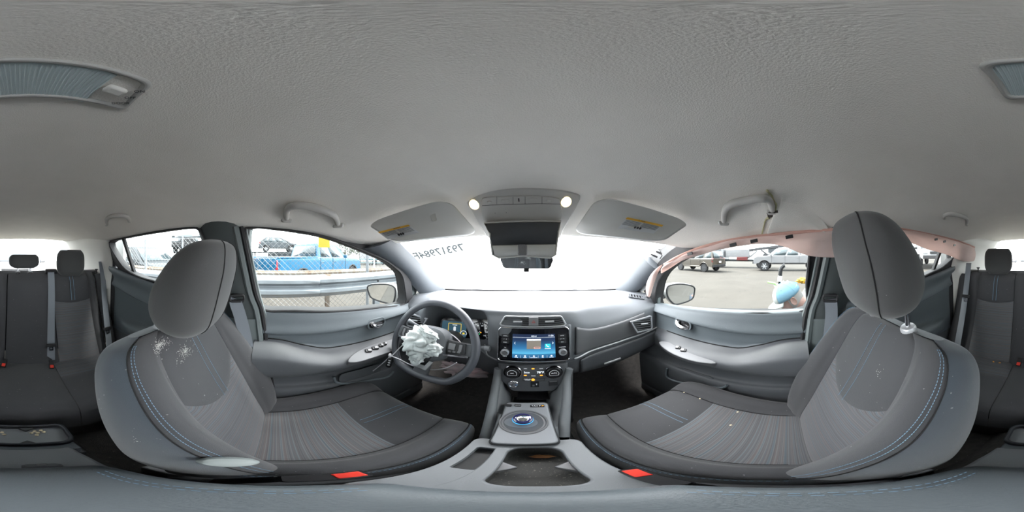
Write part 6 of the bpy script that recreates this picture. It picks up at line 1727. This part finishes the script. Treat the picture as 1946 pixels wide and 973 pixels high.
PICK = dict(W=1.98, r=0.40, zb=0.50, top=[(-2.88, 0.62), (-2.9, 1.26), (-0.80, 1.30), (1.15, 1.28), (2.45, 1.22), (2.78, 1.12), (2.85, 0.62)], yf=1.88, yr=-1.75, gh=(-0.82, 1.35, -0.70, 0.62), zbelt=1.26, zroof=1.88,
            win=((0.06, 0.40), (0.44, 0.86)), zlamp=0.98, ztail=1.05, doors=(-0.75, 0.10, 1.15), bed=(-2.85, -0.86, 1.27), plate=0.75)
SUVK = dict(W=1.9, r=0.37, zb=0.42, top=[(-2.32, 0.6), (-2.36, 1.12), (-2.2, 1.16), (1.1, 1.12), (2.1, 1.02), (2.34, 0.88), (2.38, 0.55)], yf=1.45, yr=-1.4, gh=(-2.25, 1.25, -2.08, 0.35), zbelt=1.10, zroof=1.76,
            win=((0.03, 0.24), (0.29, 0.55), (0.58, 0.88)), zlamp=0.86, ztail=1.0, doors=(-1.0, 0.1, 1.05), plate=0.85)
HATK = dict(W=1.76, r=0.32, zb=0.32, top=[(-2.0, 0.5), (-2.05, 0.92), (-1.9, 0.97), (1.0, 0.95), (1.85, 0.82), (2.1, 0.66), (2.14, 0.45)], yf=1.33, yr=-1.28, gh=(-1.92, 1.25, -1.35, 0.15), zbelt=0.93, zroof=1.48,
            win=((0.10, 0.26), (0.29, 0.55), (0.58, 0.86)), zlamp=0.70, ztail=0.88, doors=(-0.85, 0.1, 0.95), tailh=0.24)
p_blue = M('paint_blue', (0.006, 0.115, 0.235), 0.25, coat=1.0)
p_tan = M('paint_tan', (0.062, 0.05, 0.038), 0.3, coat=0.8)
p_white = M('paint_white', (0.19, 0.19, 0.2), 0.35, coat=0.5)
p_silver = M('paint_silver', (0.12, 0.125, 0.14), 0.3, metal=0.3, coat=0.6)
p_grey = M('paint_grey', (0.04, 0.05, 0.06), 0.4, coat=0.3)
p_dark = M('paint_dark', (0.016, 0.021, 0.026), 0.45, coat=0.1)
p_red = M('paint_dullred', (0.11, 0.015, 0.015), 0.5)
def place(o, x, y, head, z=None):
    """head: degrees clockwise from straight ahead"""
    o.location = (x, y, gz_(x, y) if z is None else z); o.rotation_euler = (0, 0, -R(head))
    return o
th = 33
N_ = Vector((-5.35, 0.05)); fw = Vector((-math.sin(R(th)), math.cos(R(th)))); lf = Vector((-math.cos(R(th)), -math.sin(R(th))))
cen = N_ + fw * 2.88 + lf * 0.99
place(vehicle('pickup_truck', 'bright blue pickup truck behind the chain-link fence', 'pickup', PICK, p_blue, m_rimm, 'vehicles in the yard'), cen.x, cen.y, -th)
N_ = Vector((11.65, 5.76)); fw = Vector((math.sin(R(9)), math.cos(R(9)))); rt = Vector((math.cos(R(9)), -math.sin(R(9))))
cen = N_ + fw * 2.36 + rt * 0.95
place(vehicle('sport_utility_car', 'tan sport utility car parked across the yard', 'car', dict(SUVK, archmat=p_tan), p_tan, m_rimd, 'vehicles in the yard'), cen.x, cen.y, 9)
PICK2 = dict(PICK, r=0.44, zb=0.62, top=[(-3.2, 0.75), (-3.25, 1.36), (-1.15, 1.40), (1.55, 1.38), (2.75, 1.34), (3.05, 1.22), (3.12, 0.72)], yf=2.10, yr=-2.20, gh=(-1.15, 1.85, -1.0, 1.05), zbelt=1.36, zroof=2.02,
             win=((0.08, 0.42), (0.47, 0.84)), bed=(-3.2, -1.2, 1.37), doors=(-1.0, 0.25, 1.45), zlamp=1.08, ztail=1.15)
place(vehicle('pickup_truck', 'white crew-cab pickup truck beyond the man in the cap', 'pickup', PICK2, p_white, m_rimm, 'vehicles in the yard'), 15.35, 0.0, 0)
place(vehicle('pickup_truck', 'white pickup truck seen through the rear door window behind the passenger seat', 'pickup', dict(PICK2, mirmat=m_rubber), p_white, m_rimd, 'vehicles in the yard'), 9.6, -10.6, -58)
place(vehicle('van', 'white vehicle parked behind the rear quarter window', 'car', SUVK, p_white, m_rimd, 'vehicles in the yard'), 9.0, -17.5, 20)
place(vehicle('sport_utility_car', 'silver sport utility car close behind the rear window', 'car', dict(SUVK, zlamp=0.9), p_silver, m_rimm, 'vehicles in the yard'), 0.15, -7.4, 0)
place(vehicle('sport_utility_car', 'dark sport utility car behind the fence near the rear door', 'car', SUVK, p_dark, m_rimd, 'vehicles in the yard'), -5.3, -5.6, 12)
hatA = vehicle('hatchback', 'grey hatchback standing up on a rack beyond the blue pickup', 'car', HATK, p_grey, m_rimm, 'vehicles in the yard')
place(hatA, -17.5, 0.2, -6, 0.44)
for (x, y, z, hd, mt, lb) in ((-9.0, -5.6, None, 70, p_grey, 'wrecked grey hatchback at the bottom of a scrap stack'), (-9.2, -5.3, GROUND + 1.50, 64, p_dark, 'wrecked dark hatchback on top of a scrap stack'),
                             (-11.2, -2.6, None, 20, p_silver, 'wrecked silver hatchback behind the scrap stack'), (4.4, -11.5, None, 15, p_red, 'red car far behind the rear window'), (-12.5, -9.5, None, 100, p_silver, 'wrecked silver car parked behind the dark sport utility car')):
    place(vehicle('hatchback', lb, 'car', HATK, mt, m_rimd, 'vehicles in the yard'), x, y, hd, z)
rk = thing('car_rack', 'dark steel rack carrying the grey hatchback', 'rack', (-17.5, 0.2, GROUND))
mk('deck', box((-17.5, 0.2, 0.39), (2.2, 5.6, 0.10)), p_dark, rk)
for dx in (-1, 1):
    for dy in (-2.6, 0, 2.6): mk('upright', box((-17.5 + dx, 0.2 + dy, (0.34 + GROUND) / 2), (0.14, 0.14, 0.34 - GROUND)), p_dark, rk)
mk('side_board', box((-16.4, 1.8, 0.0), (0.06, 5.2, 0.6)), p_dark, rk)
# tow truck
tw = thing('tow_truck', 'flatbed tow truck with a raised black boom between the tan car and the white pickup', 'truck', (18.2, 4.6, GROUND))
mk('chassis', join(box((18.2, 4.4, GROUND + 0.85), (0.9, 6.4, 0.22)), box((18.2, 2.0, GROUND + 0.75), (2.1, 0.3, 0.25))), p_dark, tw, bev=0.03)
mk('rear_locker', box((17.4, 5.0, GROUND + 1.05), (0.5, 1.2, 0.35)), p_red, tw, bev=0.03)
mk('bed_box', box((18.4, 5.6, GROUND + 1.65), (2.0, 2.8, 0.85)), p_white, tw, bev=0.04)
cabt = mk('cab', loft([[(18.2 + x * w, y, z) for x, y in ((-1, 7.2), (1, 7.2), (1, 9.2 - c), (-1, 9.2 - c))] for w, z, c in ((1.0, GROUND + 0.7, 0), (1.0, GROUND + 1.7, 0.05), (0.86, GROUND + 2.5, 0.5))]), p_white, tw, bev=0.05)
mk('cab_window', box((17.22, 8.1, GROUND + 2.05), (0.06, 1.0, 0.5)), m_carglass, cabt)
for dx in (-0.95, 0.95):
    for y in (2.9, 8.2): 
        m_ = fr((18.2 + dx, y, GROUND + 0.48), (1 if dx > 0 else -1, 0, 0))
        w_ = mk('wheel', lathe([(0.30, -0.14), (0.45, -0.14), (0.48, -0.09), (0.48, 0.09), (0.45, 0.14), (0.30, 0.14)], 24, m_, loop=True), m_tire, tw)
        mk('rim', lathe([(0.30, 0.12), (0.24, 0.05), (0.10, 0.05), (0.09, 0.12), (0, 0.12)], 20, m_), m_rimd, w_)
bm_ = mk('boom', xf(box((0, 0, 0), (0.28, 5.6, 0.26)), Matrix.Translation((17.6, 2.9, GROUND + 2.15)) @ Matrix.Rotation(R(-7), 4, 'X')), m_rimd, tw, bev=0.02)
mk('boom_ram', tube([(17.6, 4.6, GROUND + 1.0), (17.6, 3.4, GROUND + 1.9)], 0.10, 10), m_rimm, bm_)
mk('boom_stay', tube([(17.5, 1.4, GROUND + 0.9), (17.5, 2.9, GROUND + 2.0)], 0.08, 8), m_rimd, bm_)
mk('winch', xf(lathe([(0.3, -0.3), (0.3, 0.3)], 14), fr((17.6, 2.4, GROUND + 1.35), (1, 0, 0))), m_rimd, tw)
mk('equipment_box', box((18.2, 1.6, GROUND + 2.0), (1.2, 1.1, 0.6)), p_grey, tw, bev=0.04)
# background: white trailer, trees, utility pole
tr_ = thing('box_trailer', 'white box trailer far ahead beyond the fence end', 'trailer', (-22, 15, GROUND))
mk('trailer_body', box((-22, 15, GROUND + 1.7), (5, 2.4, 2.0)), p_white, tr_, bev=0.05)
for k in range(5): mk('trailer_window', box((-19.48, 14.2 + 0.42 * k, GROUND + 2.0), (0.03, 0.24, 0.4)), m_carglass, tr_)
for dy in (-0.8, 0.8): mk('wheel', xf(lathe([(0.25, -0.1), (0.4, -0.1), (0.4, 0.1), (0.25, 0.1)], 16), fr((-20.5, 15 + dy, GROUND + 0.4), (1, 0, 0))), m_tire, tr_)
m_leaf = M('foliage', (0.12, 0.135, 0.105), 0.9, var=(3, (0.17, 0.18, 0.15), 6))
m_bark = M('bark', (0.12, 0.10, 0.08), 0.9, bump=(20, 0.8))
def tree(x, y, h, w, label, seed):
    t = thing('tree', label, 'tree', (x, y, GROUND), 'trees on the skyline')
    r_ = random.Random(seed)
    mk('trunk', tube([(x, y, GROUND), (x + 0.1, y, GROUND + h * 0.35), (x, y + 0.1, GROUND + h * 0.7)], [0.22, 0.16, 0.08], 8), m_bark, t)
    parts = []
    for _ in range(900):
        a = r_.uniform(0, 6.283); u = r_.uniform(-1, 1); rr = r_.uniform(0.55, 1) ** 0.5
        k = rr * (1 + 0.25 * noise.noise(Vector((math.cos(a) * 2, math.sin(a) * 2, u * 2 + seed))))
        cxx = Vector((x + w * k * math.cos(a) * math.sqrt(1 - u * u), y + w * k * math.sin(a) * math.sqrt(1 - u * u), GROUND + h * 0.62 + h * 0.38 * k * u))
        n = Vector((r_.uniform(-1, 1), r_.uniform(-1, 1), r_.uniform(-1, 1))).normalized(); q = n.orthogonal().normalized(); s = r_.uniform(0.10, 0.26)
        pv = n.cross(q)
        parts.append(([cxx + q * s, cxx + pv * s * 0.5, cxx - q * s, cxx - pv * s * 0.5], [(0, 1, 2, 3)]))
    mk('crown', join(*parts), m_leaf, t, smooth=False, recalc=False, kind='stuff')
tree(-30, 13.5, 4.6, 1.9, 'bushy tree beyond the nose of the blue pickup', 2)
tree(-31, 17.5, 5.0, 2.2, 'bushy tree next to the white box trailer', 5)
tree(-11, -20, 5.0, 3.0, 'tree far behind beside the silver car', 11)
tree(16, -22, 5.0, 3.6, 'tree behind the white pickup at the rear', 14)
po = thing('barrier_pole', 'thin white pole rising beyond the fence by the door mirror', 'pole', tuple(P(711, 500, x=-4.4).xy) + (GROUND,))
pb_ = P(711, 500, x=-4.4)
mk('shaft', tube([(pb_.x, pb_.y, GROUND), (pb_.x, pb_.y, 0.07)], 0.025, 8), m_white, po)
mk('cap', lathe([(0.03, 0), (0.03, 0.02), (0, 0.035)], 10, Matrix.Translation((pb_.x, pb_.y, 0.07))), m_white, po)
# green tube barrier far left-front
br_ = thing('tube_barrier', 'low blue-green tube railing beyond the fence', 'railing', (-12.5, 7.5, GROUND))
m_teal = M('teal_paint', (0.07, 0.16, 0.18), 0.5)
for z in (0.75, 1.05): mk('rail', tube([(-14.5, 5.2, GROUND + z), (-9.5, 9.8, GROUND + z)], 0.04, 8), m_teal, br_)
for k in range(6): 
    f = k / 5; mk('post', tube([(-14.5 + 5 * f, 5.2 + 4.6 * f, GROUND), (-14.5 + 5 * f, 5.2 + 4.6 * f, GROUND + 1.05)], 0.04, 8), m_teal, br_)

# ------------------------------------------------------------------ the car's own nose, wipers and door mirrors
hood = thing('car_hood', 'white bonnet and black cowl just beyond the windscreen', 'bonnet', (0, 1.7, -0.6))
mk('bonnet', grid([[Vector((x, 1.38 + 0.85 * k / 8 + 0.12 * (1 - (x / .78) ** 2) * (k / 8), -0.335 - 0.10 * (k / 8) ** 1.5 - 0.05 * (x / 0.78) ** 4)) for x in [-0.78 + 0.13 * j for j in range(13)]] for k in range(9)]), m_body, hood, solid=0.004)
mk('nose', grid([[Vector((x, 2.23 + 0.12 * (1 - (x / .78) ** 2) + 0.06 * k, -0.44 - 0.2 * k - 0.05 * (x / 0.78) ** 4)) for x in [-0.78 + 0.13 * j for j in range(13)]] for k in range(4)]), m_body, hood)
mk('cowl', grid([[WS(t, 1.0) + Vector((0, 0.01 + dy, -0.035 + dz)) for t in [-1 + 0.125 * k for k in range(17)]] for dy, dz in ((-0.02, 0.0), (0.05, -0.01), (0.14, -0.03))]), m_rubber, hood, solid=0.01)
for t0, t1 in ((-0.75, -0.05), (0.0, 0.6)):
    a = [WS(t0 + (t1 - t0) * k / 8, 0.985 - 0.05 * math.sin(math.pi * k / 8)) + Vector((0, 0.02, 0.018)) for k in range(9)]
    mk('wiper', ribbon(a, 0.016, (0, 0.5, 0.5), 0.01), m_rubber, hood)
for side, outl, gl, nm, lb in ((-1, [(700, 543), (722, 540), (744, 542), (752, 553), (747, 577), (735, 576), (708, 567), (701, 556)], None, 'door_mirror', 'white-backed driver door mirror outside the window'),
                           (1, [(1318, 545), (1298, 540), (1278, 541), (1268, 546), (1268, 562), (1277, 575), (1288, 578), (1314, 569), (1319, 556)], None, 'door_mirror', 'white-backed passenger door mirror outside the window')):
    n = Vector((-side * 0.42, -1, 0.02)).normalized()
    c0 = P(726 if side < 0 else 1293, 559, x=side * 0.96)
    q = [PP(a, b, c0, n) for a, b in outl]
    q = [Vector(p) for p in cr([tuple(p) for p in q], 3, closed=True)]
    ctr = sum(q, Vector()) / len(q)
    dm = thing(nm, lb, 'mirror', tuple(ctr), 'door mirrors')
    rings = [[ctr + (p - ctr) * s - n * d for p in q] for s, d in ((1.06, -0.002), (1.10, 0.02), (1.06, 0.06), (0.85, 0.10), (0.4, 0.125))]
    mk('mirror_housing', loft(rings), m_body, dm)
    gq_ = [ctr + (p - ctr) * 0.93 + n * 0.003 for p in q]
    mk('mirror_glass', (gq_, [tuple(range(len(gq_)))]), m_mirror, dm, smooth=False)
    mk('mirror_rim', tube([ctr + (p - ctr) * 1.0 + n * 0.003 for p in q], 0.006, 6, closed=True), m_rubber, dm)
    mk('mirror_arm', loft([[Vector((x, ctr.y + 0.125 + dy, ctr.z + dz)) for dy, dz in ((-0.03, -0.05), (0.03, -0.05), (0.03, 0.015), (-0.03, 0.015))] for x in (side * 0.75, side * 0.90)]), m_body, dm, bev=0.008)

# ------------------------------------------------------------------ the man kneeling beside the car
m_skin = M('skin', (0.27, 0.155, 0.125), 0.55, var=(30, (0.29, 0.175, 0.145)))
m_hair = M('grey_hair', (0.22, 0.21, 0.2), 0.9, bump=(200, 0.8))
m_jacket = M('blue_grey_jacket', (0.06, 0.075, 0.105), 0.9, bump=(90, 0.6), var=(14, (0.09, 0.105, 0.13)))
m_trous = M('dark_trousers', (0.05, 0.055, 0.07), 0.9, bump=(90, 0.6))
def skin(name, pts, edges, rad, mat, parent, sub=2, root_i=0, label=None):
    base = base_of(parent)
    me = bpy.data.meshes.new(name); me.from_pydata([tuple(Vector(p) - base) for p in pts], edges, [])
    me.materials.append(mat)
    o = bpy.data.objects.new(name, me); COL.objects.link(o); o.parent = parent
    md = o.modifiers.new('skin', 'SKIN'); md.use_smooth_shade = True
    lay = me.skin_vertices[0] if len(me.skin_vertices) else None
    if lay is None:
        bm = bmesh.new(); bm.from_mesh(me); bm.verts.layers.skin.verify(); bm.to_mesh(me); bm.free(); lay = me.skin_vertices[0]
    for i, r in enumerate(rad):
        lay.data[i].radius = (r, r) if not isinstance(r, tuple) else r
        lay.data[i].use_root = (i == root_i)
    s = o.modifiers.new('sub', 'SUBSURF'); s.levels = sub; s.render_levels = sub
    return o
man = thing('person', 'person in light blue cap and blue-grey jacket kneeling over a cart beside the car', 'person', (1.56, -0.5, GROUND))
PV, SP, CHS, NK, HB, HT = (1.60, -0.66, -0.90), (1.585, -0.52, -0.71), (1.57, -0.33, -0.56), (1.545, -0.17, -0.455), (1.53, -0.085, -0.405), (1.515, 0.0, -0.345)
pts = [PV, SP, CHS, NK, HB, HT,
       (1.40, -0.32, -0.575), (1.37, -0.14, -0.76), (1.44, 0.08, -0.86), (1.455, 0.14, -0.885),
       (1.75, -0.34, -0.60), (1.80, -0.16, -0.80), (1.70, 0.08, -0.90), (1.68, 0.14, -0.92),
       (1.50, -0.66, -0.94), (1.46, -0.26, -0.96), (1.46, -0.42, -1.28), (1.46, -0.28, -1.31),
       (1.71, -0.66, -0.94), (1.74, -0.36, -1.27), (1.74, -0.78, -1.28), (1.74, -0.90, -1.30)]
ed = [(0, 1), (1, 2), (2, 3), (3, 4), (4, 5), (2, 6), (6, 7), (7, 8), (8, 9), (2, 10), (10, 11), (11, 12), (12, 13), (0, 14), (14, 15), (15, 16), (16, 17), (0, 18), (18, 19), (19, 20), (20, 21)]
rad = [0.14, 0.14, 0.155, 0.062, 0.082, 0.098, 0.062, 0.047, 0.033, 0.028, 0.062, 0.047, 0.033, 0.028, 0.088, 0.066, 0.045, 0.035, 0.088, 0.066, 0.045, 0.035]
for side_i, (wrist, dirx) in enumerate((((1.455, 0.14, -0.885), 1), ((1.68, 0.14, -0.92), -1))):
    w = Vector(wrist); k0 = len(pts); pts.append(tuple(w + Vector((0, 0.05, -0.02)))); ed.append((9 if side_i == 0 else 13, k0)); rad.append((0.036, 0.018))
    for fi in range(4):
        a = len(pts); ox = (fi - 1.5) * 0.019
        L = (0.072, 0.082, 0.078, 0.060)[fi]
        pts += [tuple(w + Vector((ox, 0.075, -0.03))), tuple(w + Vector((ox, 0.075 + L * 0.5, -0.045))), tuple(w + Vector((ox, 0.075 + L * 0.75, -0.045 - L * 0.4)))]
        ed += [(k0, a), (a, a + 1), (a + 1, a + 2)]; rad += [0.009, 0.0085, 0.007]
    a = len(pts); pts += [tuple(w + Vector((dirx * 0.035, 0.045, -0.02))), tuple(w + Vector((dirx * 0.05, 0.08, -0.045)))]; ed += [(k0, a), (a, a + 1)]; rad += [0.010, 0.008]
skin('body', pts, ed, rad, m_skin, man)
jp = [PV, SP, CHS, (1.552, -0.21, -0.51)] + pts[6:9] + pts[10:13]
jp[6] = tuple(Vector(pts[7]).lerp(Vector(pts[8]), 0.9)); jp[9] = tuple(Vector(pts[11]).lerp(Vector(pts[12]), 0.9))
skin('jacket', jp, [(0, 1), (1, 2), (2, 3), (2, 4), (4, 5), (5, 6), (2, 7), (7, 8), (8, 9)], [0.155, 0.16, 0.175, 0.085, 0.078, 0.062, 0.048, 0.078, 0.062, 0.048], m_jacket, man)
skin('hood', [(1.60, -0.30, -0.46), (1.575, -0.23, -0.455), (1.55, -0.17, -0.47)], [(0, 1), (1, 2)], [0.06, 0.085, 0.075], m_jacket, man, root_i=1)
skin('trousers', [PV, pts[14], pts[15], pts[16], pts[18], pts[19], pts[20]], [(0, 1), (1, 2), (2, 3), (0, 4), (4, 5), (5, 6)], [0.15, 0.105, 0.082, 0.06, 0.105, 0.082, 0.06], m_trous, man)
for fx in (1.46, 1.74):
    yy = -0.32 if fx < 1.6 else -0.86
    mk('shoe', loft([[(fx + x * s, yy + y, GROUND + 0.012 + z) for x, y in [(0.045 * math.cos(R(a)), 0.13 * math.sin(R(a))) for a in range(0, 360, 24)]] for s, z in ((1, 0), (1.02, 0.03), (0.8, 0.07), (0.5, 0.09))]), m_rubber, man)
# head axes: face looks ahead (+y) and down
hd = Vector((1.515, 0.0, -0.345)); upv = Vector((-0.18, 0.50, 0.80)).normalized(); fwd = Vector((-0.15, 0.82, -0.55)); fwd = (fwd - upv * fwd.dot(upv)).normalized(); sidev = fwd.cross(upv)
sidev, fwd, upv = sidev * 1.1, fwd * 1.1, upv * 1.1
HM = Matrix(((sidev.x, fwd.x, upv.x, hd.x), (sidev.y, fwd.y, upv.y, hd.y), (sidev.z, fwd.z, upv.z, hd.z), (0, 0, 0, 1)))
def hx(vf): return xf(vf, HM)
mk('face', hx(loft([[(x * 0.078 * s, y * 0.096 * s + yo, z) for x, y in [(math.cos(R(a)), math.sin(R(a))) for a in range(0, 360, 15)]] for s, z, yo in ((0.35, -0.125, 0.045), (0.70, -0.105, 0.030), (0.88, -0.06, 0.012), (1.0, -0.01, 0.0), (1.0, 0.03, 0.0), (0.9, 0.07, -0.004))])), m_skin, man, sub=1)
mk('nose', hx(loft([[(x, y, z) for x, y in ((-w, 0.085), (0, 0.092 + d), (w, 0.085))] for w, d, z in ((0.008, 0.004, 0.005), (0.014, 0.022, -0.035), (0.016, 0.014, -0.045), (0.006, 0.0, -0.052))])), m_skin, man, sub=1)
mk('mouth', hx(ball((0, 0.088, -0.072), (0.024, 0.008, 0.006), 12, 6)), M('lips', (0.42, 0.18, 0.16), 0.5), man)
for s in (-1, 1):
    mk('eye', hx(ball((s * 0.032, 0.084, -0.005), (0.014, 0.010, 0.009), 12, 8)), M('eye_white', (0.7, 0.7, 0.68), 0.3), man)
    e = mk('ear', hx(loft([[(s * (0.078 + d), -0.012 + 0.022 * math.cos(R(a)) * k, -0.022 + 0.036 * math.sin(R(a)) * k) for a in range(0, 360, 20)] for d, k in ((-0.006, 0.9), (0.008, 1.0), (0.016, 1.05), (0.017, 0.85), (0.009, 0.6))])), m_skin, man, sub=1)
mk('hair', hx(loft([[(x * 0.083 * s, y * 0.101 * s - 0.004, z) for x, y in [(math.cos(R(a)), math.sin(R(a))) for a in range(165, 376, 15)]] for s, z in ((0.82, -0.085), (0.95, -0.06), (1.0, -0.02), (1.01, 0.03), (1.0, 0.05))], closed=False)), m_hair, man, solid=0.008)
m_cap = M('cap_light_blue', (0.095, 0.19, 0.255), 0.85, bump=(400, 0.4)); m_capw = M('cap_white_front', (0.3, 0.32, 0.315), 0.85, bump=(400, 0.4))
def cap_pt(a, e):
    k = math.cos(e); return Vector((0.092 * k * math.sin(a), 0.112 * k * math.cos(a), 0.012 + 0.105 * math.sin(e)))
def cap_panel(a0, a1, n=8):
    return hx(grid([[cap_pt(R(a0 + (a1 - a0) * i / n), R(90 * j / 10)) for i in range(n + 1)] for j in range(11)]))
cp_ = mk('cap', cap_panel(42, 318, 30), m_cap, man, solid=0.003, soff=1)
mk('cap_front', cap_panel(-42, 42, 10), m_capw, cp_, solid=0.004, soff=1)
mk('cap_brim', hx(grid([[Vector((0.088 * math.sin(a) * (1 + 0.03 * k), 0.105 * math.cos(a) + 0.075 * (k / 5) * max(0, math.cos(a * 1.15)), 0.012 - 0.020 * (math.sin(a) ** 2) * (k / 5) - 0.012 * k / 5)) for a in [R(-62 + 124 * i / 16) for i in range(17)]] for k in range(6)])), m_capw, cp_, solid=0.004)
mk('cap_button', hx(ball((0, 0, 0.118), (0.008, 0.008, 0.005), 10, 6)), m_cap, cp_)
for a in (60, 120, 180, 240, 300): mk('cap_seam', tube([HM @ (cap_pt(R(a), R(9 * j)) * 1.02) for j in range(11)], 0.0016, 4), m_cap, cp_)
for a in (75, 150, 210, 285): mk('eyelet', hx(ball(cap_pt(R(a), R(48)) * 1.025, (0.003, 0.003, 0.003), 8, 6)), M('eyelet_dark', (0.06, 0.09, 0.11), 0.6), cp_)

man.location.x -= 0.14
# ---- the cart he is leaning over
ct_ = thing('hand_cart', 'black folding hand cart with white tape on its upright handle', 'cart', (1.52, 0.22, GROUND))
h0, h1 = P(1476, 585, x=1.40), P(1484, 512, x=1.40)
hb = Vector((h0.x, h0.y, GROUND + 0.12))
mk('handle', tube([hb, h0, h0.lerp(h1, 0.3), h1], 0.011, 8), m_black, ct_)
mk('handle_grip', tube(cr([tuple(p) for p in (h0.lerp(h1, 0.82), h1, h1 + Vector((0, -0.022, 0.030)), h1 + Vector((0, -0.034, 0.036)))], 4), 0.017, 8), m_black, ct_)
for f in (0.24, 0.70): mk('tape_band', tube([h0.lerp(h1, f), h0.lerp(h1, f + 0.14)], 0.0195, 10), m_white, ct_)
mk('side_lever', tube([h0.lerp(h1, 0.02), h0.lerp(h1, 0.06) + Vector((0, 0.035, -0.012)), h0 + Vector((0, 0.055, -0.018))], 0.009, 6), m_black, ct_)
mk('basket', join(*[box((1.58, 0.25, GROUND + 0.16 + dz), (0.40, 0.62, 0.012)) for dz in (0.0, 0.2, 0.4)] + [box((1.58 + a * 0.19, 0.25 + b * 0.30, GROUND + 0.36), (0.014, 0.014, 0.42)) for a in (-1, 1) for b in (-1, 1)]), m_black, ct_, smooth=False)
for a in (-1, 1):
    for b in (-1, 1): mk('wheel', xf(lathe([(0.04, -0.02), (0.08, -0.02), (0.08, 0.02), (0.04, 0.02), (0, 0.02)], 18), fr((1.58 + a * 0.20, 0.25 + b * 0.26, GROUND + 0.085), (1, 0, 0))), m_tire, ct_)
def bagm(name, label, c, r, mat, amp, seed, cat):
    o = mk(name, crumple(None, r, Matrix.Translation(c), amp, 2.2, seed, 36, 24), mat, None, ang=80, label=label, cat=cat)
    return o
bagm('plastic_bag', 'crumpled white plastic bag piled on the hand cart', P(1488, 545, x=1.56) + Vector((0, 0, -0.03)), (0.05, 0.075, 0.07), m_bag, 0.5, 31, 'bag')
bagm('rucksack', 'dark bag filling the hand cart below the white bag', Vector((1.60, 0.22, GROUND + 0.50)), (0.15, 0.20, 0.22), M('dark_bag', (0.05, 0.06, 0.09), 0.8), 0.25, 33, 'bag')
bagm('yellow_bag', 'bright yellow bag behind the man in the cap', P(1530, 533, x=1.85), (0.06, 0.10, 0.035), M('bag_yellow', (0.42, 0.22, 0.008), 0.6), 0.3, 35, 'bag')
bagm('grey_backpack', 'grey ribbed backpack under the bright yellow bag', P(1536, 560, x=1.88) + Vector((0, 0, -0.10)), (0.12, 0.12, 0.17), M('pack_grey', (0.2, 0.21, 0.2), 0.9, bump=(60, 0.9)), 0.2, 37, 'bag')
a, b = P(1459, 536, x=1.54), P(1473, 539, x=1.54)
mk('green_rod', tube([a, b, b + (b - a) * 0.6 + Vector((0.02, 0, -0.05))], 0.010, 8), M('lime_plastic', (0.35, 0.62, 0.22), 0.5), None, label='lime green rod sticking out of the cart', cat='rod')
mk('blue_cloth', crumple(None, (0.03, 0.05, 0.02), Matrix.Translation(P(1505, 540, x=1.62)), 0.4, 2.5, 41, 24, 16), M('cyan_cloth', (0.05, 0.40, 0.58), 0.8), None, label='bright blue cloth lying between bag and cap', cat='cloth')

# ------------------------------------------------------------------ litter inside the car
m_leafd = M('dry_leaf', (0.30, 0.13, 0.05), 0.8); m_crumb = M('popcorn', (0.7, 0.6, 0.42), 0.8, bump=(200, 0.8)); m_peel = M('orange_crumb', (0.75, 0.32, 0.06), 0.7)
mk('dry_leaf', (lambda c: ([c + Vector(p) for p in ((-0.022, 0.0, 0.0), (-0.008, 0.009, 0.003), (0.012, 0.007, 0.002), (0.024, -0.002, 0.004), (0.008, -0.008, 0.001), (-0.01, -0.007, 0.002))], [(0, 1, 2, 3, 4, 5)]))(Vector((CX + 0.02, 0.262, TOPZ - 0.058))), m_leafd, None, smooth=False, solid=0.0008, label='curled brown dry leaf in the front cup holder', cat='leaf')
def crumb(px, py, z, r, mat, label, nm='popcorn_crumb'):
    c = P(px, py, z=z) if not isinstance(z, tuple) else P(px, py, y=z[0])
    mk(nm, crumple(None, (r, r, r * 0.7), Matrix.Translation(c + Vector((0, 0, r * 0.4))), 0.4, 2.0, px % 13, 10, 7), mat, None, label=label, cat='crumb', group='litter crumbs')
for k, (px, py) in enumerate(((60, 823), (66, 820), (72, 823), (78, 818), (83, 821), (70, 827), (8, 826), (4, 822))):
    crumb(px, py, -0.772, 0.0055, m_crumb, 'pale popcorn crumb in the rear cup tray')
for px, py in ((1900, 690), (1888, 688), (1846, 678), (1852, 676)):
    crumb(px, py, -0.725, 0.006, m_peel, 'small orange crumb on the rear bench cushion', 'orange_crumb')
for px, py in ((1389, 808), (1300, 746), (1330, 758), (1402, 783)):
    crumb(px, py, -0.70, 0.0035, m_crumb, 'tiny pale crumb on the passenger seat cushion', 'pale_crumb')
